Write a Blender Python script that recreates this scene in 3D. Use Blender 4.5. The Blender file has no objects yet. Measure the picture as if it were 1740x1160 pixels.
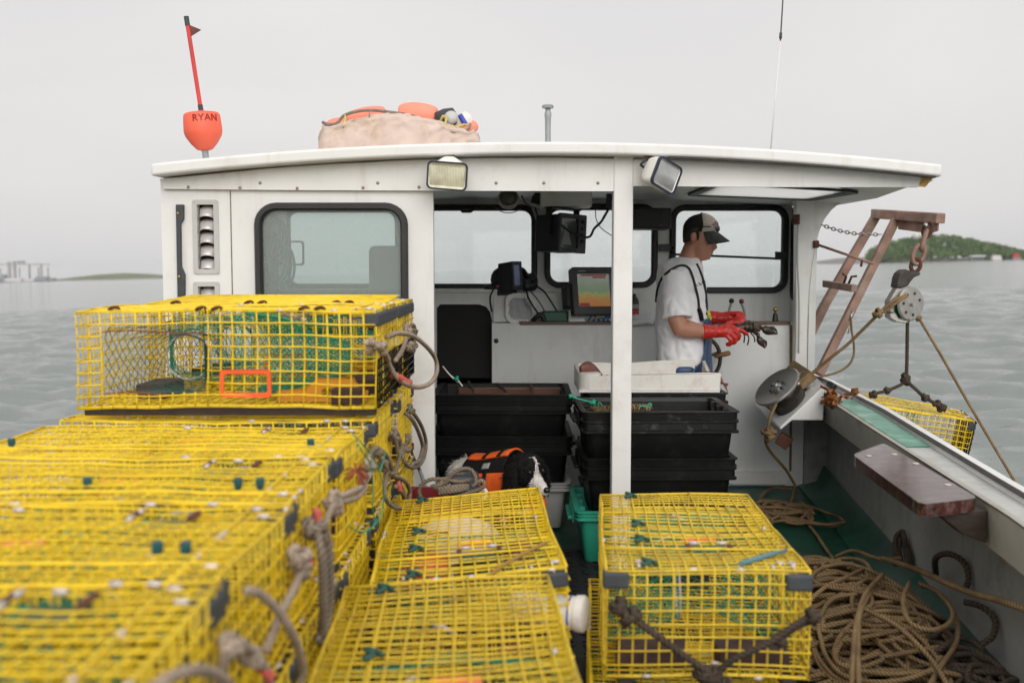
import bpy, bmesh, math, random
import numpy as np
from mathutils import Vector, Matrix, Euler, noise
R = math.radians
sc = bpy.context.scene
col = sc.collection
random.seed(7)

# ------------------------------------------------------------------ camera
CAMZ = 1.45
FPX = 1692.0                       # 35 mm lens on a 1740 px wide frame
PITCH = math.atan(122.0 / FPX)
cd = bpy.data.cameras.new("camera")
cam = bpy.data.objects.new("camera", cd)
col.objects.link(cam)
cam.location = (0, 0, CAMZ)
cam.rotation_euler = (R(90) - PITCH, 0, 0)
cd.sensor_width = 36.0
cd.lens = 36.0 * FPX / 1740.0
cd.clip_start = 0.05
cd.clip_end = 40000
cd.dof.use_dof = True
cd.dof.focus_distance = 5.3
cd.dof.aperture_fstop = 2.2
sc.camera = cam
_rt = Vector((1, 0, 0))
_fw = Vector((0, math.cos(PITCH), -math.sin(PITCH)))
_up = Vector((0, math.sin(PITCH), math.cos(PITCH)))
CP = Vector((0, 0, CAMZ))

def _ray(u, v):
    return _rt * (u - 870.0) + _up * (580.0 - v) + _fw * FPX

def P(u, v, Y):
    "place in the boat that the photograph shows at (u, v), Y metres ahead"
    d = _ray(u, v)
    return CP + d * (Y / d.y)

def PZ(u, v, z=0.0):
    d = _ray(u, v)
    return CP + d * ((z - CAMZ) / d.z)

def PX(u, v, x):
    d = _ray(u, v)
    return CP + d * (x / d.x)

# ------------------------------------------------------------------ sky, sun, exposure
SUN_EL, SUN_AZ = R(28), R(168)      # soft light from astern, a little to starboard
w = bpy.data.worlds.new("World")
sc.world = w
w.use_nodes = True
nt = w.node_tree
nt.nodes.clear()
out = nt.nodes.new("ShaderNodeOutputWorld")
bg = nt.nodes.new("ShaderNodeBackground")
sky = nt.nodes.new("ShaderNodeTexSky")
sky.sky_type = 'NISHITA'
sky.sun_disc = False
sky.sun_elevation = SUN_EL
sky.sun_rotation = SUN_AZ
sky.air_density = 1.0
sky.dust_density = 4.0
hs = nt.nodes.new("ShaderNodeHueSaturation")
hs.inputs['Saturation'].default_value = 0.25
tc = nt.nodes.new("ShaderNodeTexCoord")
mp = nt.nodes.new("ShaderNodeMapping")
mp.inputs['Scale'].default_value = (1.0, 1.0, 3.2)
cl = nt.nodes.new("ShaderNodeTexNoise")
cl.inputs['Scale'].default_value = 1.7
cl.inputs['Detail'].default_value = 4.0
cl.inputs['Roughness'].default_value = 0.5
cl.inputs['Distortion'].default_value = 0.4
rm = nt.nodes.new("ShaderNodeValToRGB")        # cloud deck: slightly darker and lighter bands
rm.color_ramp.elements[0].position = 0.30
rm.color_ramp.elements[0].color = (0.875, 0.865, 0.875, 1)
rm.color_ramp.elements[1].position = 0.70
rm.color_ramp.elements[1].color = (1.0, 0.978, 0.962, 1)
sx = nt.nodes.new("ShaderNodeSeparateXYZ")
hr = nt.nodes.new("ShaderNodeMapRange")        # an overcast sky is brighter overhead
hr.inputs['From Min'].default_value = 0.0
hr.inputs['From Max'].default_value = 0.9
hr.inputs['To Min'].default_value = 8.9
hr.inputs['To Max'].default_value = 9.4
mul = nt.nodes.new("ShaderNodeVectorMath")
mul.operation = 'SCALE'
mx = nt.nodes.new("ShaderNodeMixRGB")
mx.inputs['Fac'].default_value = 0.9
L = nt.links.new
L(tc.outputs['Generated'], mp.inputs['Vector'])
L(mp.outputs['Vector'], cl.inputs['Vector'])
L(cl.outputs['Fac'], rm.inputs['Fac'])
L(tc.outputs['Generated'], sx.inputs[0])
L(sx.outputs['Z'], hr.inputs['Value'])
L(rm.outputs['Color'], mul.inputs[0])
L(hr.outputs['Result'], mul.inputs['Scale'])
L(sky.outputs['Color'], hs.inputs['Color'])
L(hs.outputs['Color'], mx.inputs['Color1'])
dt = nt.nodes.new("ShaderNodeVectorMath")        # the cloud is brighter round the hidden sun
dt.operation = 'DOT_PRODUCT'
dt.inputs[1].default_value = (math.sin(SUN_AZ) * math.cos(SUN_EL), math.cos(SUN_AZ) * math.cos(SUN_EL), math.sin(SUN_EL))
gl = nt.nodes.new("ShaderNodeMapRange")
gl.inputs['From Min'].default_value = -0.3
gl.inputs['From Max'].default_value = 1.0
gl.inputs['To Min'].default_value = 1.0
gl.inputs['To Max'].default_value = 1.7
mul2 = nt.nodes.new("ShaderNodeVectorMath")
mul2.operation = 'SCALE'
L(tc.outputs['Generated'], dt.inputs[0])
L(dt.outputs['Value'], gl.inputs['Value'])
L(mul.outputs['Vector'], mul2.inputs[0])
L(gl.outputs['Result'], mul2.inputs['Scale'])
L(mul2.outputs['Vector'], mx.inputs['Color2'])
L(mx.outputs['Color'], bg.inputs['Color'])
L(bg.outputs['Background'], out.inputs['Surface'])
bg.inputs['Strength'].default_value = 0.085

sd = bpy.data.lights.new("sun", 'SUN')
sd.energy = 1.25
sd.angle = R(45)
sd.color = (1.0, 0.965, 0.92)
sun = bpy.data.objects.new("sun", sd)
col.objects.link(sun)
_sv = Vector((math.sin(SUN_AZ) * math.cos(SUN_EL), math.cos(SUN_AZ) * math.cos(SUN_EL), math.sin(SUN_EL)))
sun.rotation_euler = _sv.to_track_quat('Z', 'Y').to_euler()
sun.location = (-3, -6, 9)

sc.view_settings.view_transform = 'Standard'
sc.view_settings.look = 'None'
sc.view_settings.exposure = 0.18
sc.view_settings.gamma = 1.0
try:
    sc.cycles.max_bounces = 8
    sc.cycles.transparent_max_bounces = 24
    sc.cycles.use_adaptive_sampling = True
    sc.cycles.use_denoising = True
    sc.cycles.volume_step_rate = 4
    sc.cycles.sample_clamp_indirect = 6
except Exception:
    pass

# ------------------------------------------------------------------ materials
def mat(name, c, rough=0.5, metal=0.0, var=0.0, vscale=6.0, bump=0.0, bscale=60.0, dirt=None, damt=0.0, dscale=3.0,
        spec=0.5, coat=0.0, stretch=None, rvar=0.0, emit=None, estr=1.0, sheen=0.0, bdist=0.002, dpos=0.52, streak=0.0, scol=(0.34, 0.27, 0.19)):
    m = bpy.data.materials.new(name)
    m.use_nodes = True
    n = m.node_tree.nodes
    l = m.node_tree.links.new
    b = n['Principled BSDF']
    b.inputs['Roughness'].default_value = rough
    b.inputs['Metallic'].default_value = metal
    b.inputs['Specular IOR Level'].default_value = spec
    b.inputs['Coat Weight'].default_value = coat
    b.inputs['Sheen Weight'].default_value = sheen
    c = tuple(c) + (1,)
    b.inputs['Base Color'].default_value = c
    if emit:
        b.inputs['Emission Color'].default_value = tuple(emit) + (1,)
        b.inputs['Emission Strength'].default_value = estr
    t = n.new("ShaderNodeTexCoord")
    vec = t.outputs['Object']
    if stretch:
        mpn = n.new("ShaderNodeMapping")
        mpn.inputs['Scale'].default_value = stretch
        l(vec, mpn.inputs['Vector'])
        vec = mpn.outputs['Vector']
    last = None
    if var > 0:
        nz = n.new("ShaderNodeTexNoise")
        nz.inputs['Scale'].default_value = vscale
        nz.inputs['Detail'].default_value = 5
        nz.inputs['Roughness'].default_value = 0.6
        l(vec, nz.inputs['Vector'])
        rp = n.new("ShaderNodeValToRGB")
        rp.color_ramp.elements[0].position = 0.3
        rp.color_ramp.elements[1].position = 0.7
        rp.color_ramp.elements[0].color = tuple(max(0, x * (1 - var)) for x in c[:3]) + (1,)
        rp.color_ramp.elements[1].color = tuple(min(1, x * (1 + var * 0.6)) for x in c[:3]) + (1,)
        l(nz.outputs['Fac'], rp.inputs['Fac'])
        last = rp.outputs['Color']
    if dirt:
        nz = n.new("ShaderNodeTexNoise")
        nz.inputs['Scale'].default_value = dscale
        nz.inputs['Detail'].default_value = 9
        nz.inputs['Roughness'].default_value = 0.72
        l(vec, nz.inputs['Vector'])
        rp = n.new("ShaderNodeValToRGB")
        rp.color_ramp.elements[0].position = dpos
        rp.color_ramp.elements[1].position = 0.78
        rp.color_ramp.elements[0].color = (0, 0, 0, 1)
        rp.color_ramp.elements[1].color = (damt, damt, damt, 1)
        l(nz.outputs['Fac'], rp.inputs['Fac'])
        mxn = n.new("ShaderNodeMixRGB")
        mxn.inputs['Color1'].default_value = c
        mxn.inputs['Color2'].default_value = tuple(dirt) + (1,)
        l(rp.outputs['Color'], mxn.inputs['Fac'])
        if last is not None:
            l(last, mxn.inputs['Color1'])
        last = mxn.outputs['Color']
    if streak > 0:                                 # weather streaks that run down the surface
        mps = n.new("ShaderNodeMapping"); mps.inputs['Scale'].default_value = (4.5, 4.5, 0.5)
        l(t.outputs['Object'], mps.inputs['Vector'])
        nz = n.new("ShaderNodeTexNoise"); nz.inputs['Scale'].default_value = 2.2; nz.inputs['Detail'].default_value = 7; nz.inputs['Roughness'].default_value = 0.65
        l(mps.outputs['Vector'], nz.inputs['Vector'])
        rp = n.new("ShaderNodeValToRGB")
        rp.color_ramp.elements[0].position = 0.56; rp.color_ramp.elements[1].position = 0.82
        rp.color_ramp.elements[0].color = (0, 0, 0, 1); rp.color_ramp.elements[1].color = (streak, streak, streak, 1)
        l(nz.outputs['Fac'], rp.inputs['Fac'])
        mxn = n.new("ShaderNodeMixRGB"); mxn.inputs['Color1'].default_value = c; mxn.inputs['Color2'].default_value = tuple(scol) + (1,)
        l(rp.outputs['Color'], mxn.inputs['Fac'])
        if last is not None:
            l(last, mxn.inputs['Color1'])
        last = mxn.outputs['Color']
    if last is not None:
        l(last, b.inputs['Base Color'])
    if rvar > 0:
        nz = n.new("ShaderNodeTexNoise")
        nz.inputs['Scale'].default_value = vscale * 1.7
        nz.inputs['Detail'].default_value = 4
        l(vec, nz.inputs['Vector'])
        mr = n.new("ShaderNodeMapRange")
        mr.inputs['To Min'].default_value = max(0.03, rough - rvar)
        mr.inputs['To Max'].default_value = min(1.0, rough + rvar)
        l(nz.outputs['Fac'], mr.inputs['Value'])
        l(mr.outputs['Result'], b.inputs['Roughness'])
    if bump > 0:
        nz = n.new("ShaderNodeTexNoise")
        nz.inputs['Scale'].default_value = bscale
        nz.inputs['Detail'].default_value = 5
        l(vec, nz.inputs['Vector'])
        bp = n.new("ShaderNodeBump")
        bp.inputs['Strength'].default_value = bump
        bp.inputs['Distance'].default_value = bdist
        l(nz.outputs['Fac'], bp.inputs['Height'])
        l(bp.outputs['Normal'], b.inputs['Normal'])
    return m

M = {}
M['gel'] = mat('white_gelcoat', (0.74, 0.735, 0.715), 0.42, var=0.05, vscale=2.2, dirt=(0.42, 0.36, 0.27), damt=0.5, dscale=2.6, bump=0.12, bscale=25, rvar=0.1, streak=0.38)
M['gel_in'] = mat('cabin_paint', (0.70, 0.715, 0.70), 0.5, var=0.06, vscale=2.5, dirt=(0.38, 0.34, 0.27), damt=0.45, dscale=3.2, bump=0.15, bscale=30, streak=0.4)
M['gel_hull'] = mat('worn_grey_white_paint', (0.50, 0.50, 0.475), 0.6, var=0.14, vscale=3.0, dirt=(0.22, 0.18, 0.12), damt=0.75, dscale=4.5, bump=0.3, bscale=40, streak=0.7, scol=(0.20, 0.15, 0.09))
M['gel_side'] = mat('shade_darkened_grimy_side_paint', (0.27, 0.275, 0.26), 0.65, var=0.2, vscale=3.0, dirt=(0.12, 0.10, 0.07), damt=0.8, dscale=4.5, bump=0.3, bscale=40, streak=0.6, scol=(0.12, 0.10, 0.06))  # grimy paint; its darker base stands in for shade on the inboard side
M['gel_coam'] = mat('yellowed_coaming_paint', (0.40, 0.385, 0.335), 0.6, var=0.16, vscale=3.0, dirt=(0.20, 0.15, 0.08), damt=0.85, dscale=5.0, bump=0.3, bscale=40, streak=0.6, scol=(0.2, 0.14, 0.07))  # yellow stains; base also darkened for the shade inboard
M['deckgreen'] = mat('green_deck_paint', (0.005, 0.068, 0.043), 0.36, var=0.45, vscale=2.4, dirt=(0.05, 0.06, 0.045), damt=0.7, dscale=2.2, bump=0.3, bscale=90, rvar=0.18)
M['palegreen'] = mat('worn_pale_green_paint', (0.10, 0.32, 0.22), 0.38, var=0.3, vscale=5.0, dirt=(0.55, 0.6, 0.54), damt=0.9, dscale=5.0, bump=0.2, bscale=40, rvar=0.15)
M['yellow'] = mat('yellow_coated_wire', (0.87, 0.61, 0.016), 0.42, var=0.14, vscale=5, dirt=(0.27, 0.14, 0.05), damt=0.85, dscale=14, dpos=0.50)
M['black'] = mat('black_rubber', (0.018, 0.018, 0.019), 0.55, var=0.3, vscale=8)
M['blackplastic'] = mat('black_plastic', (0.003, 0.0036, 0.0036), 0.5, spec=0.2, var=0.3, vscale=5, dirt=(0.035, 0.04, 0.037), damt=0.4, dscale=9, bump=0.25, bscale=50, rvar=0.12)
M['totegrey'] = mat('worn_black_plastic_rim', (0.006, 0.007, 0.0066), 0.42, spec=0.3, var=0.5, vscale=14, dirt=(0.16, 0.17, 0.16), damt=0.55, dscale=16, dpos=0.56, bump=0.3, bscale=60)
M['bumper'] = mat('charcoal_rubber_bumper', (0.045, 0.052, 0.058), 0.6, var=0.25, vscale=20)
M['clip'] = mat('pale_metal_clip', (0.62, 0.55, 0.52), 0.4, metal=0.3, var=0.2, vscale=30)
M['teal'] = mat('teal_rubber_knob', (0.012, 0.085, 0.105), 0.45)
M['dgreen'] = mat('dark_green_twine', (0.018, 0.075, 0.055), 0.7)
M['net'] = mat('green_twine_net', (0.010, 0.24, 0.135), 0.7, var=0.35, vscale=20)
M['netdark'] = mat('dark_twine_net', (0.02, 0.07, 0.05), 0.7, var=0.4, vscale=20)
M['orange'] = mat('orange_plastic', (0.85, 0.115, 0.02), 0.4, var=0.1, vscale=15)
M['pinkorange'] = mat('faded_orange_tag', (0.88, 0.24, 0.10), 0.45)
M['brick'] = mat('dark_brick', (0.06, 0.032, 0.028), 0.85, var=0.4, vscale=20, bump=0.5, bscale=60)
M['wood_dark'] = mat('wet_dark_timber', (0.045, 0.028, 0.02), 0.6, var=0.5, vscale=9, stretch=(2, 12, 12), bump=0.4, bscale=40)
M['ochre'] = mat('ochre_plastic', (0.62, 0.25, 0.015), 0.5)
M['whiteplastic'] = mat('white_plastic', (0.72, 0.70, 0.65), 0.45, var=0.06, vscale=5, dirt=(0.36, 0.20, 0.12), damt=0.55, dscale=9)
M['greytote'] = mat('grey_white_plastic', (0.50, 0.50, 0.475), 0.5, var=0.08, vscale=6, dirt=(0.25, 0.2, 0.16), damt=0.4, dscale=6)
M['greentote'] = mat('teal_green_plastic', (0.03, 0.36, 0.24), 0.45, var=0.15, vscale=7, dirt=(0.05, 0.12, 0.09), damt=0.6, dscale=8)
M['rope_pale'] = mat('pale_hemp_rope', (0.44, 0.345, 0.265), 0.85, var=0.3, vscale=25, bump=0.4, bscale=250)
M['rope_tan'] = mat('tan_rope', (0.30, 0.198, 0.092), 0.85, var=0.4, vscale=9, bump=0.5, bscale=250, dirt=(0.05, 0.033, 0.02), damt=0.8, dscale=6)
M['rope_dark'] = mat('dark_weathered_rope', (0.075, 0.052, 0.034), 0.9, var=0.45, vscale=14, bump=0.5, bscale=250)
M['rope_grey'] = mat('grey_tan_rope', (0.27, 0.215, 0.155), 0.85, var=0.3, vscale=20, bump=0.4, bscale=250)
for _k, _c in (('rope_pale', (0.17, 0.125, 0.09)), ('rope_tan', (0.075, 0.043, 0.02)), ('rope_dark', (0.022, 0.015, 0.010)), ('rope_grey', (0.085, 0.063, 0.042))):
    M[_k + '_groove'] = mat(_k.replace('_', '_lay_of_'), _c, 0.95)      # darker colour between the strands
M['rope_red'] = mat('faded_red_whipping', (0.55, 0.11, 0.085), 0.8, var=0.4, vscale=40)
M['rope_rust'] = mat('rusty_frayed_rope_end', (0.30, 0.085, 0.04), 0.9, var=0.5, vscale=50)
M['rope_green'] = mat('bright_green_twine', (0.02, 0.36, 0.22), 0.6)
M['rope_yellow'] = mat('yellow_braided_rope', (0.62, 0.52, 0.18), 0.8, var=0.4, vscale=60)
M['rust'] = mat('rusty_galvanised_steel', (0.31, 0.19, 0.145), 0.65, metal=0.2, var=0.45, vscale=7, dirt=(0.42, 0.37, 0.32), damt=0.9, dscale=5, bump=0.4, bscale=60)
M['rustdark'] = mat('deep_brown_rust', (0.115, 0.042, 0.025), 0.8, metal=0.2, var=0.5, vscale=18, bump=0.6, bscale=90)
M['louvre'] = mat('pale_vent_louvre', (0.62, 0.585, 0.575), 0.35, metal=0.35, var=0.15, vscale=20)
M['galv'] = mat('weathered_aluminium', (0.40, 0.385, 0.36), 0.45, metal=0.75, var=0.25, vscale=9, dirt=(0.16, 0.12, 0.09), damt=0.7, dscale=14, bump=0.3, bscale=70)
M['steel'] = mat('polished_steel', (0.45, 0.44, 0.42), 0.36, metal=0.9, var=0.15, vscale=8, dirt=(0.2, 0.16, 0.13), damt=0.5, dscale=8)
M['darksteel'] = mat('dark_greasy_steel', (0.06, 0.052, 0.045), 0.5, metal=0.6, var=0.5, vscale=18)
M['brass'] = mat('brass', (0.48, 0.30, 0.09), 0.35, metal=0.9)
M['boardwood'] = mat('wet_red_brown_board', (0.060, 0.019, 0.014), 0.16, var=0.75, vscale=9, dirt=(0.30, 0.22, 0.21), damt=0.85, dscale=6.5, bump=0.3, bscale=30, stretch=(1, 3.0, 1), rvar=0.15)
M['trimwood'] = mat('varnished_wood_trim', (0.12, 0.045, 0.022), 0.4, var=0.4, vscale=12, stretch=(1, 8, 8))
M['dirtwood'] = mat('muddy_plywood', (0.17, 0.105, 0.045), 0.7, var=0.5, vscale=16, bump=0.4, bscale=60)
M['buoy'] = mat('salmon_orange_foam', (0.86, 0.135, 0.07), 0.5, var=0.07, vscale=12, bump=0.15, bscale=90)
M['buoyred'] = mat('red_stick_paint', (0.66, 0.045, 0.035), 0.45, var=0.2, vscale=12)
M['floatpink'] = mat('sun_faded_coral_float', (0.92, 0.27, 0.18), 0.6, var=0.1, vscale=7)
M['canvas'] = mat('stained_beige_canvas', (0.62, 0.49, 0.42), 0.9, var=0.18, vscale=5, dirt=(0.36, 0.24, 0.10), damt=0.85, dscale=4.5, bump=0.35, bscale=220)
M['canvasdark'] = mat('canvas_seam_piping', (0.24, 0.19, 0.16), 0.9, var=0.4, vscale=40)
M['lightlens'] = mat('ribbed_lamp_glass', (0.80, 0.78, 0.60), 0.15, var=0.25, vscale=14, spec=0.8)
M['lightlensgrey'] = mat('ribbed_grey_lamp_glass', (0.50, 0.51, 0.51), 0.15, metal=0.15, var=0.3, vscale=12, spec=0.8)
M['navy'] = mat('navy_gasket', (0.018, 0.02, 0.045), 0.5)
M['screw'] = mat('tarnished_screw', (0.30, 0.24, 0.23), 0.45, metal=0.6)
M['darkgap'] = mat('recess_shade_black', (0.012, 0.011, 0.011), 0.8)  # near-black stands in for the shade inside the cuddy and vents
M['matrubber'] = mat('black_deck_mat', (0.014, 0.014, 0.015), 0.5, var=0.4, vscale=12, bump=0.8, bscale=70)
M['skin'] = mat('tanned_skin', (0.45, 0.215, 0.14), 0.5, var=0.12, vscale=14, dirt=(0.26, 0.095, 0.07), damt=0.4, dscale=12, bump=0.2, bscale=300)
M['lip'] = mat('lip_skin', (0.36, 0.12, 0.095), 0.45)
M['hair'] = mat('dark_brown_hair', (0.022, 0.014, 0.010), 0.6, var=0.5, vscale=60, bump=0.6, bscale=200, stretch=(1, 1, 3))
M['shirt'] = mat('white_cotton', (0.80, 0.795, 0.82), 0.9, var=0.05, vscale=9, bump=0.35, bscale=18, bdist=0.012, sheen=0.2)
M['bib'] = mat('blue_oilskin', (0.022, 0.062, 0.155), 0.42, var=0.3, vscale=9, bump=0.35, bscale=16, bdist=0.01)
M['strap'] = mat('dark_elastic_strap', (0.012, 0.022, 0.022), 0.7)
M['lime'] = mat('lime_yellow_tab', (0.45, 0.52, 0.03), 0.5)
M['glove'] = mat('red_rubber_glove', (0.52, 0.024, 0.016), 0.36, var=0.25, vscale=14, bump=0.35, bscale=45, bdist=0.004)
M['capblack'] = mat('black_cap_cloth', (0.014, 0.013, 0.013), 0.85)
M['capwhite'] = mat('cream_cap_cloth', (0.46, 0.41, 0.36), 0.9, var=0.2, vscale=25, dirt=(0.2, 0.13, 0.1), damt=0.5, dscale=20)
M['capbrim'] = mat('olive_black_brim', (0.035, 0.038, 0.032), 0.8, var=0.4, vscale=30)
M['lensblack'] = mat('dark_sunglass_lens', (0.008, 0.008, 0.009), 0.12, spec=0.8)
M['furblack'] = mat('black_fur', (0.006, 0.0055, 0.0055), 0.75, spec=0.25, var=0.5, vscale=30, bump=0.9, bscale=90, stretch=(1, 1, 0.4), bdist=0.01)
M['furwhite'] = mat('white_fur', (0.62, 0.58, 0.54), 0.85, var=0.15, vscale=40, bump=0.9, bscale=90, stretch=(1, 1, 0.4), bdist=0.01)
M['nose'] = mat('dog_nose', (0.012, 0.011, 0.012), 0.3)
M['tongue'] = mat('dog_tongue', (0.42, 0.12, 0.13), 0.4)
M['vest'] = mat('orange_vest_cloth', (0.80, 0.115, 0.012), 0.75, var=0.15, vscale=25, bump=0.4, bscale=120)
M['vestblack'] = mat('black_webbing', (0.007, 0.0065, 0.007), 0.8, spec=0.25)
M['labelgrey'] = mat('grey_woven_label', (0.30, 0.29, 0.28), 0.8)
M['lobshell'] = mat('lobster_shell', (0.030, 0.019, 0.010), 0.33, var=0.6, vscale=28, dirt=(0.16, 0.05, 0.02), damt=0.8, dscale=22)
M['fish'] = mat('red_brown_fish', (0.16, 0.055, 0.04), 0.4, var=0.4, vscale=20)
M['display'] = mat('charcoal_display_housing', (0.035, 0.038, 0.04), 0.45, var=0.2, vscale=12)
M['displaydark'] = mat('black_display_housing', (0.013, 0.015, 0.016), 0.5)
M['crt'] = mat('dark_grey_screen_glass', (0.06, 0.07, 0.068), 0.12, spec=0.8)
M['cable'] = mat('black_cable', (0.010, 0.011, 0.012), 0.5)
M['cablegreen'] = mat('thin_teal_wire', (0.015, 0.14, 0.13), 0.5)
M['cablewhite'] = mat('pale_cable', (0.42, 0.42, 0.38), 0.55)
M['greenbox'] = mat('dark_green_plastic', (0.006, 0.085, 0.045), 0.45, var=0.2, vscale=14, bump=0.5, bscale=60)
M['bottlered'] = mat('red_bottle_label', (0.42, 0.012, 0.03), 0.35)
M['towel'] = mat('white_towel', (0.66, 0.68, 0.68), 0.95, bump=0.6, bscale=90)
M['blueline'] = mat('blue_printed_band', (0.05, 0.07, 0.42), 0.5)
M['ballred'] = mat('dark_red_knob', (0.13, 0.012, 0.015), 0.35)
M['seatgrey'] = mat('grey_seat_vinyl', (0.20, 0.22, 0.215), 0.6, var=0.1, vscale=8)
M['redplastic'] = mat('red_plastic', (0.24, 0.016, 0.018), 0.45, var=0.2, vscale=8)
M['bloat'] = mat('pale_bait_bag', (0.78, 0.68, 0.58), 0.8, var=0.12, vscale=12)
M['weed'] = mat('brown_seaweed', (0.22, 0.075, 0.012), 0.5, var=0.5, vscale=30)
M['antenna'] = mat('dark_antenna_rod', (0.045, 0.04, 0.045), 0.5)
M['antennawhite'] = mat('white_fibreglass', (0.72, 0.68, 0.66), 0.5)
M['pipegrey'] = mat('grey_green_pipe', (0.30, 0.33, 0.33), 0.5, metal=0.3, var=0.15, vscale=20)
M['printblue'] = mat('blue_shirt_print', (0.03, 0.035, 0.10), 0.85)
M['letter'] = mat('stamped_dark_lettering', (0.30, 0.012, 0.008), 0.6)

def glass_mat(name, tint, refl=0.06):
    m = bpy.data.materials.new(name)
    m.use_nodes = True
    n = m.node_tree.nodes
    n.clear()
    l = m.node_tree.links.new
    o = n.new("ShaderNodeOutputMaterial")
    t = n.new("ShaderNodeBsdfTransparent")
    t.inputs['Color'].default_value = tuple(tint) + (1,)
    g = n.new("ShaderNodeBsdfGlossy")
    g.inputs['Roughness'].default_value = 0.03
    fr = n.new("ShaderNodeFresnel")
    fr.inputs['IOR'].default_value = 1.45
    tcn = n.new("ShaderNodeTexCoord")
    nz = n.new("ShaderNodeTexNoise")              # salt spray dried on the pane
    nz.inputs['Scale'].default_value = 160
    nz.inputs['Detail'].default_value = 3
    l(tcn.outputs['Object'], nz.inputs['Vector'])
    rp = n.new("ShaderNodeValToRGB")
    rp.color_ramp.elements[0].position = 0.60
    rp.color_ramp.elements[1].position = 0.78
    rp.color_ramp.elements[0].color = (refl,) * 3 + (1,)
    rp.color_ramp.elements[1].color = (refl + 0.3,) * 3 + (1,)
    l(nz.outputs['Fac'], rp.inputs['Fac'])
    d = n.new("ShaderNodeBsdfDiffuse")
    d.inputs['Color'].default_value = (0.62, 0.68, 0.66, 1)
    m1 = n.new("ShaderNodeMixShader")
    m2 = n.new("ShaderNodeMixShader")
    l(rp.outputs['Color'], m1.inputs['Fac'])
    l(t.outputs[0], m1.inputs[1])
    l(d.outputs[0], m1.inputs[2])
    l(fr.outputs[0], m2.inputs['Fac'])
    l(m1.outputs[0], m2.inputs[1])
    l(g.outputs[0], m2.inputs[2])
    l(m2.outputs[0], o.inputs['Surface'])
    return m
M['glass'] = glass_mat('salty_window_glass', (0.80, 0.87, 0.85), 0.22)
M['glassclear'] = glass_mat('clear_window_glass', (0.95, 0.98, 0.975), 0.03)
M['glassgreen'] = glass_mat('green_side_glass', (0.50, 0.74, 0.68), 0.10)

def milky_mat():
    m = bpy.data.materials.new('milky_acrylic')
    m.use_nodes = True
    n = m.node_tree.nodes; n.clear(); l = m.node_tree.links.new
    o = n.new("ShaderNodeOutputMaterial"); t = n.new("ShaderNodeBsdfTranslucent"); d = n.new("ShaderNodeBsdfDiffuse"); tr = n.new("ShaderNodeBsdfTransparent")
    t.inputs['Color'].default_value = (0.9, 0.9, 0.88, 1); d.inputs['Color'].default_value = (0.8, 0.8, 0.78, 1)
    a = n.new("ShaderNodeMixShader"); a.inputs['Fac'].default_value = 0.25
    b = n.new("ShaderNodeMixShader"); b.inputs['Fac'].default_value = 0.45
    l(t.outputs[0], a.inputs[1]); l(d.outputs[0], a.inputs[2]); l(a.outputs[0], b.inputs[1]); l(tr.outputs[0], b.inputs[2])
    l(b.outputs[0], o.inputs['Surface'])
    return m
M['milky'] = milky_mat()

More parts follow.
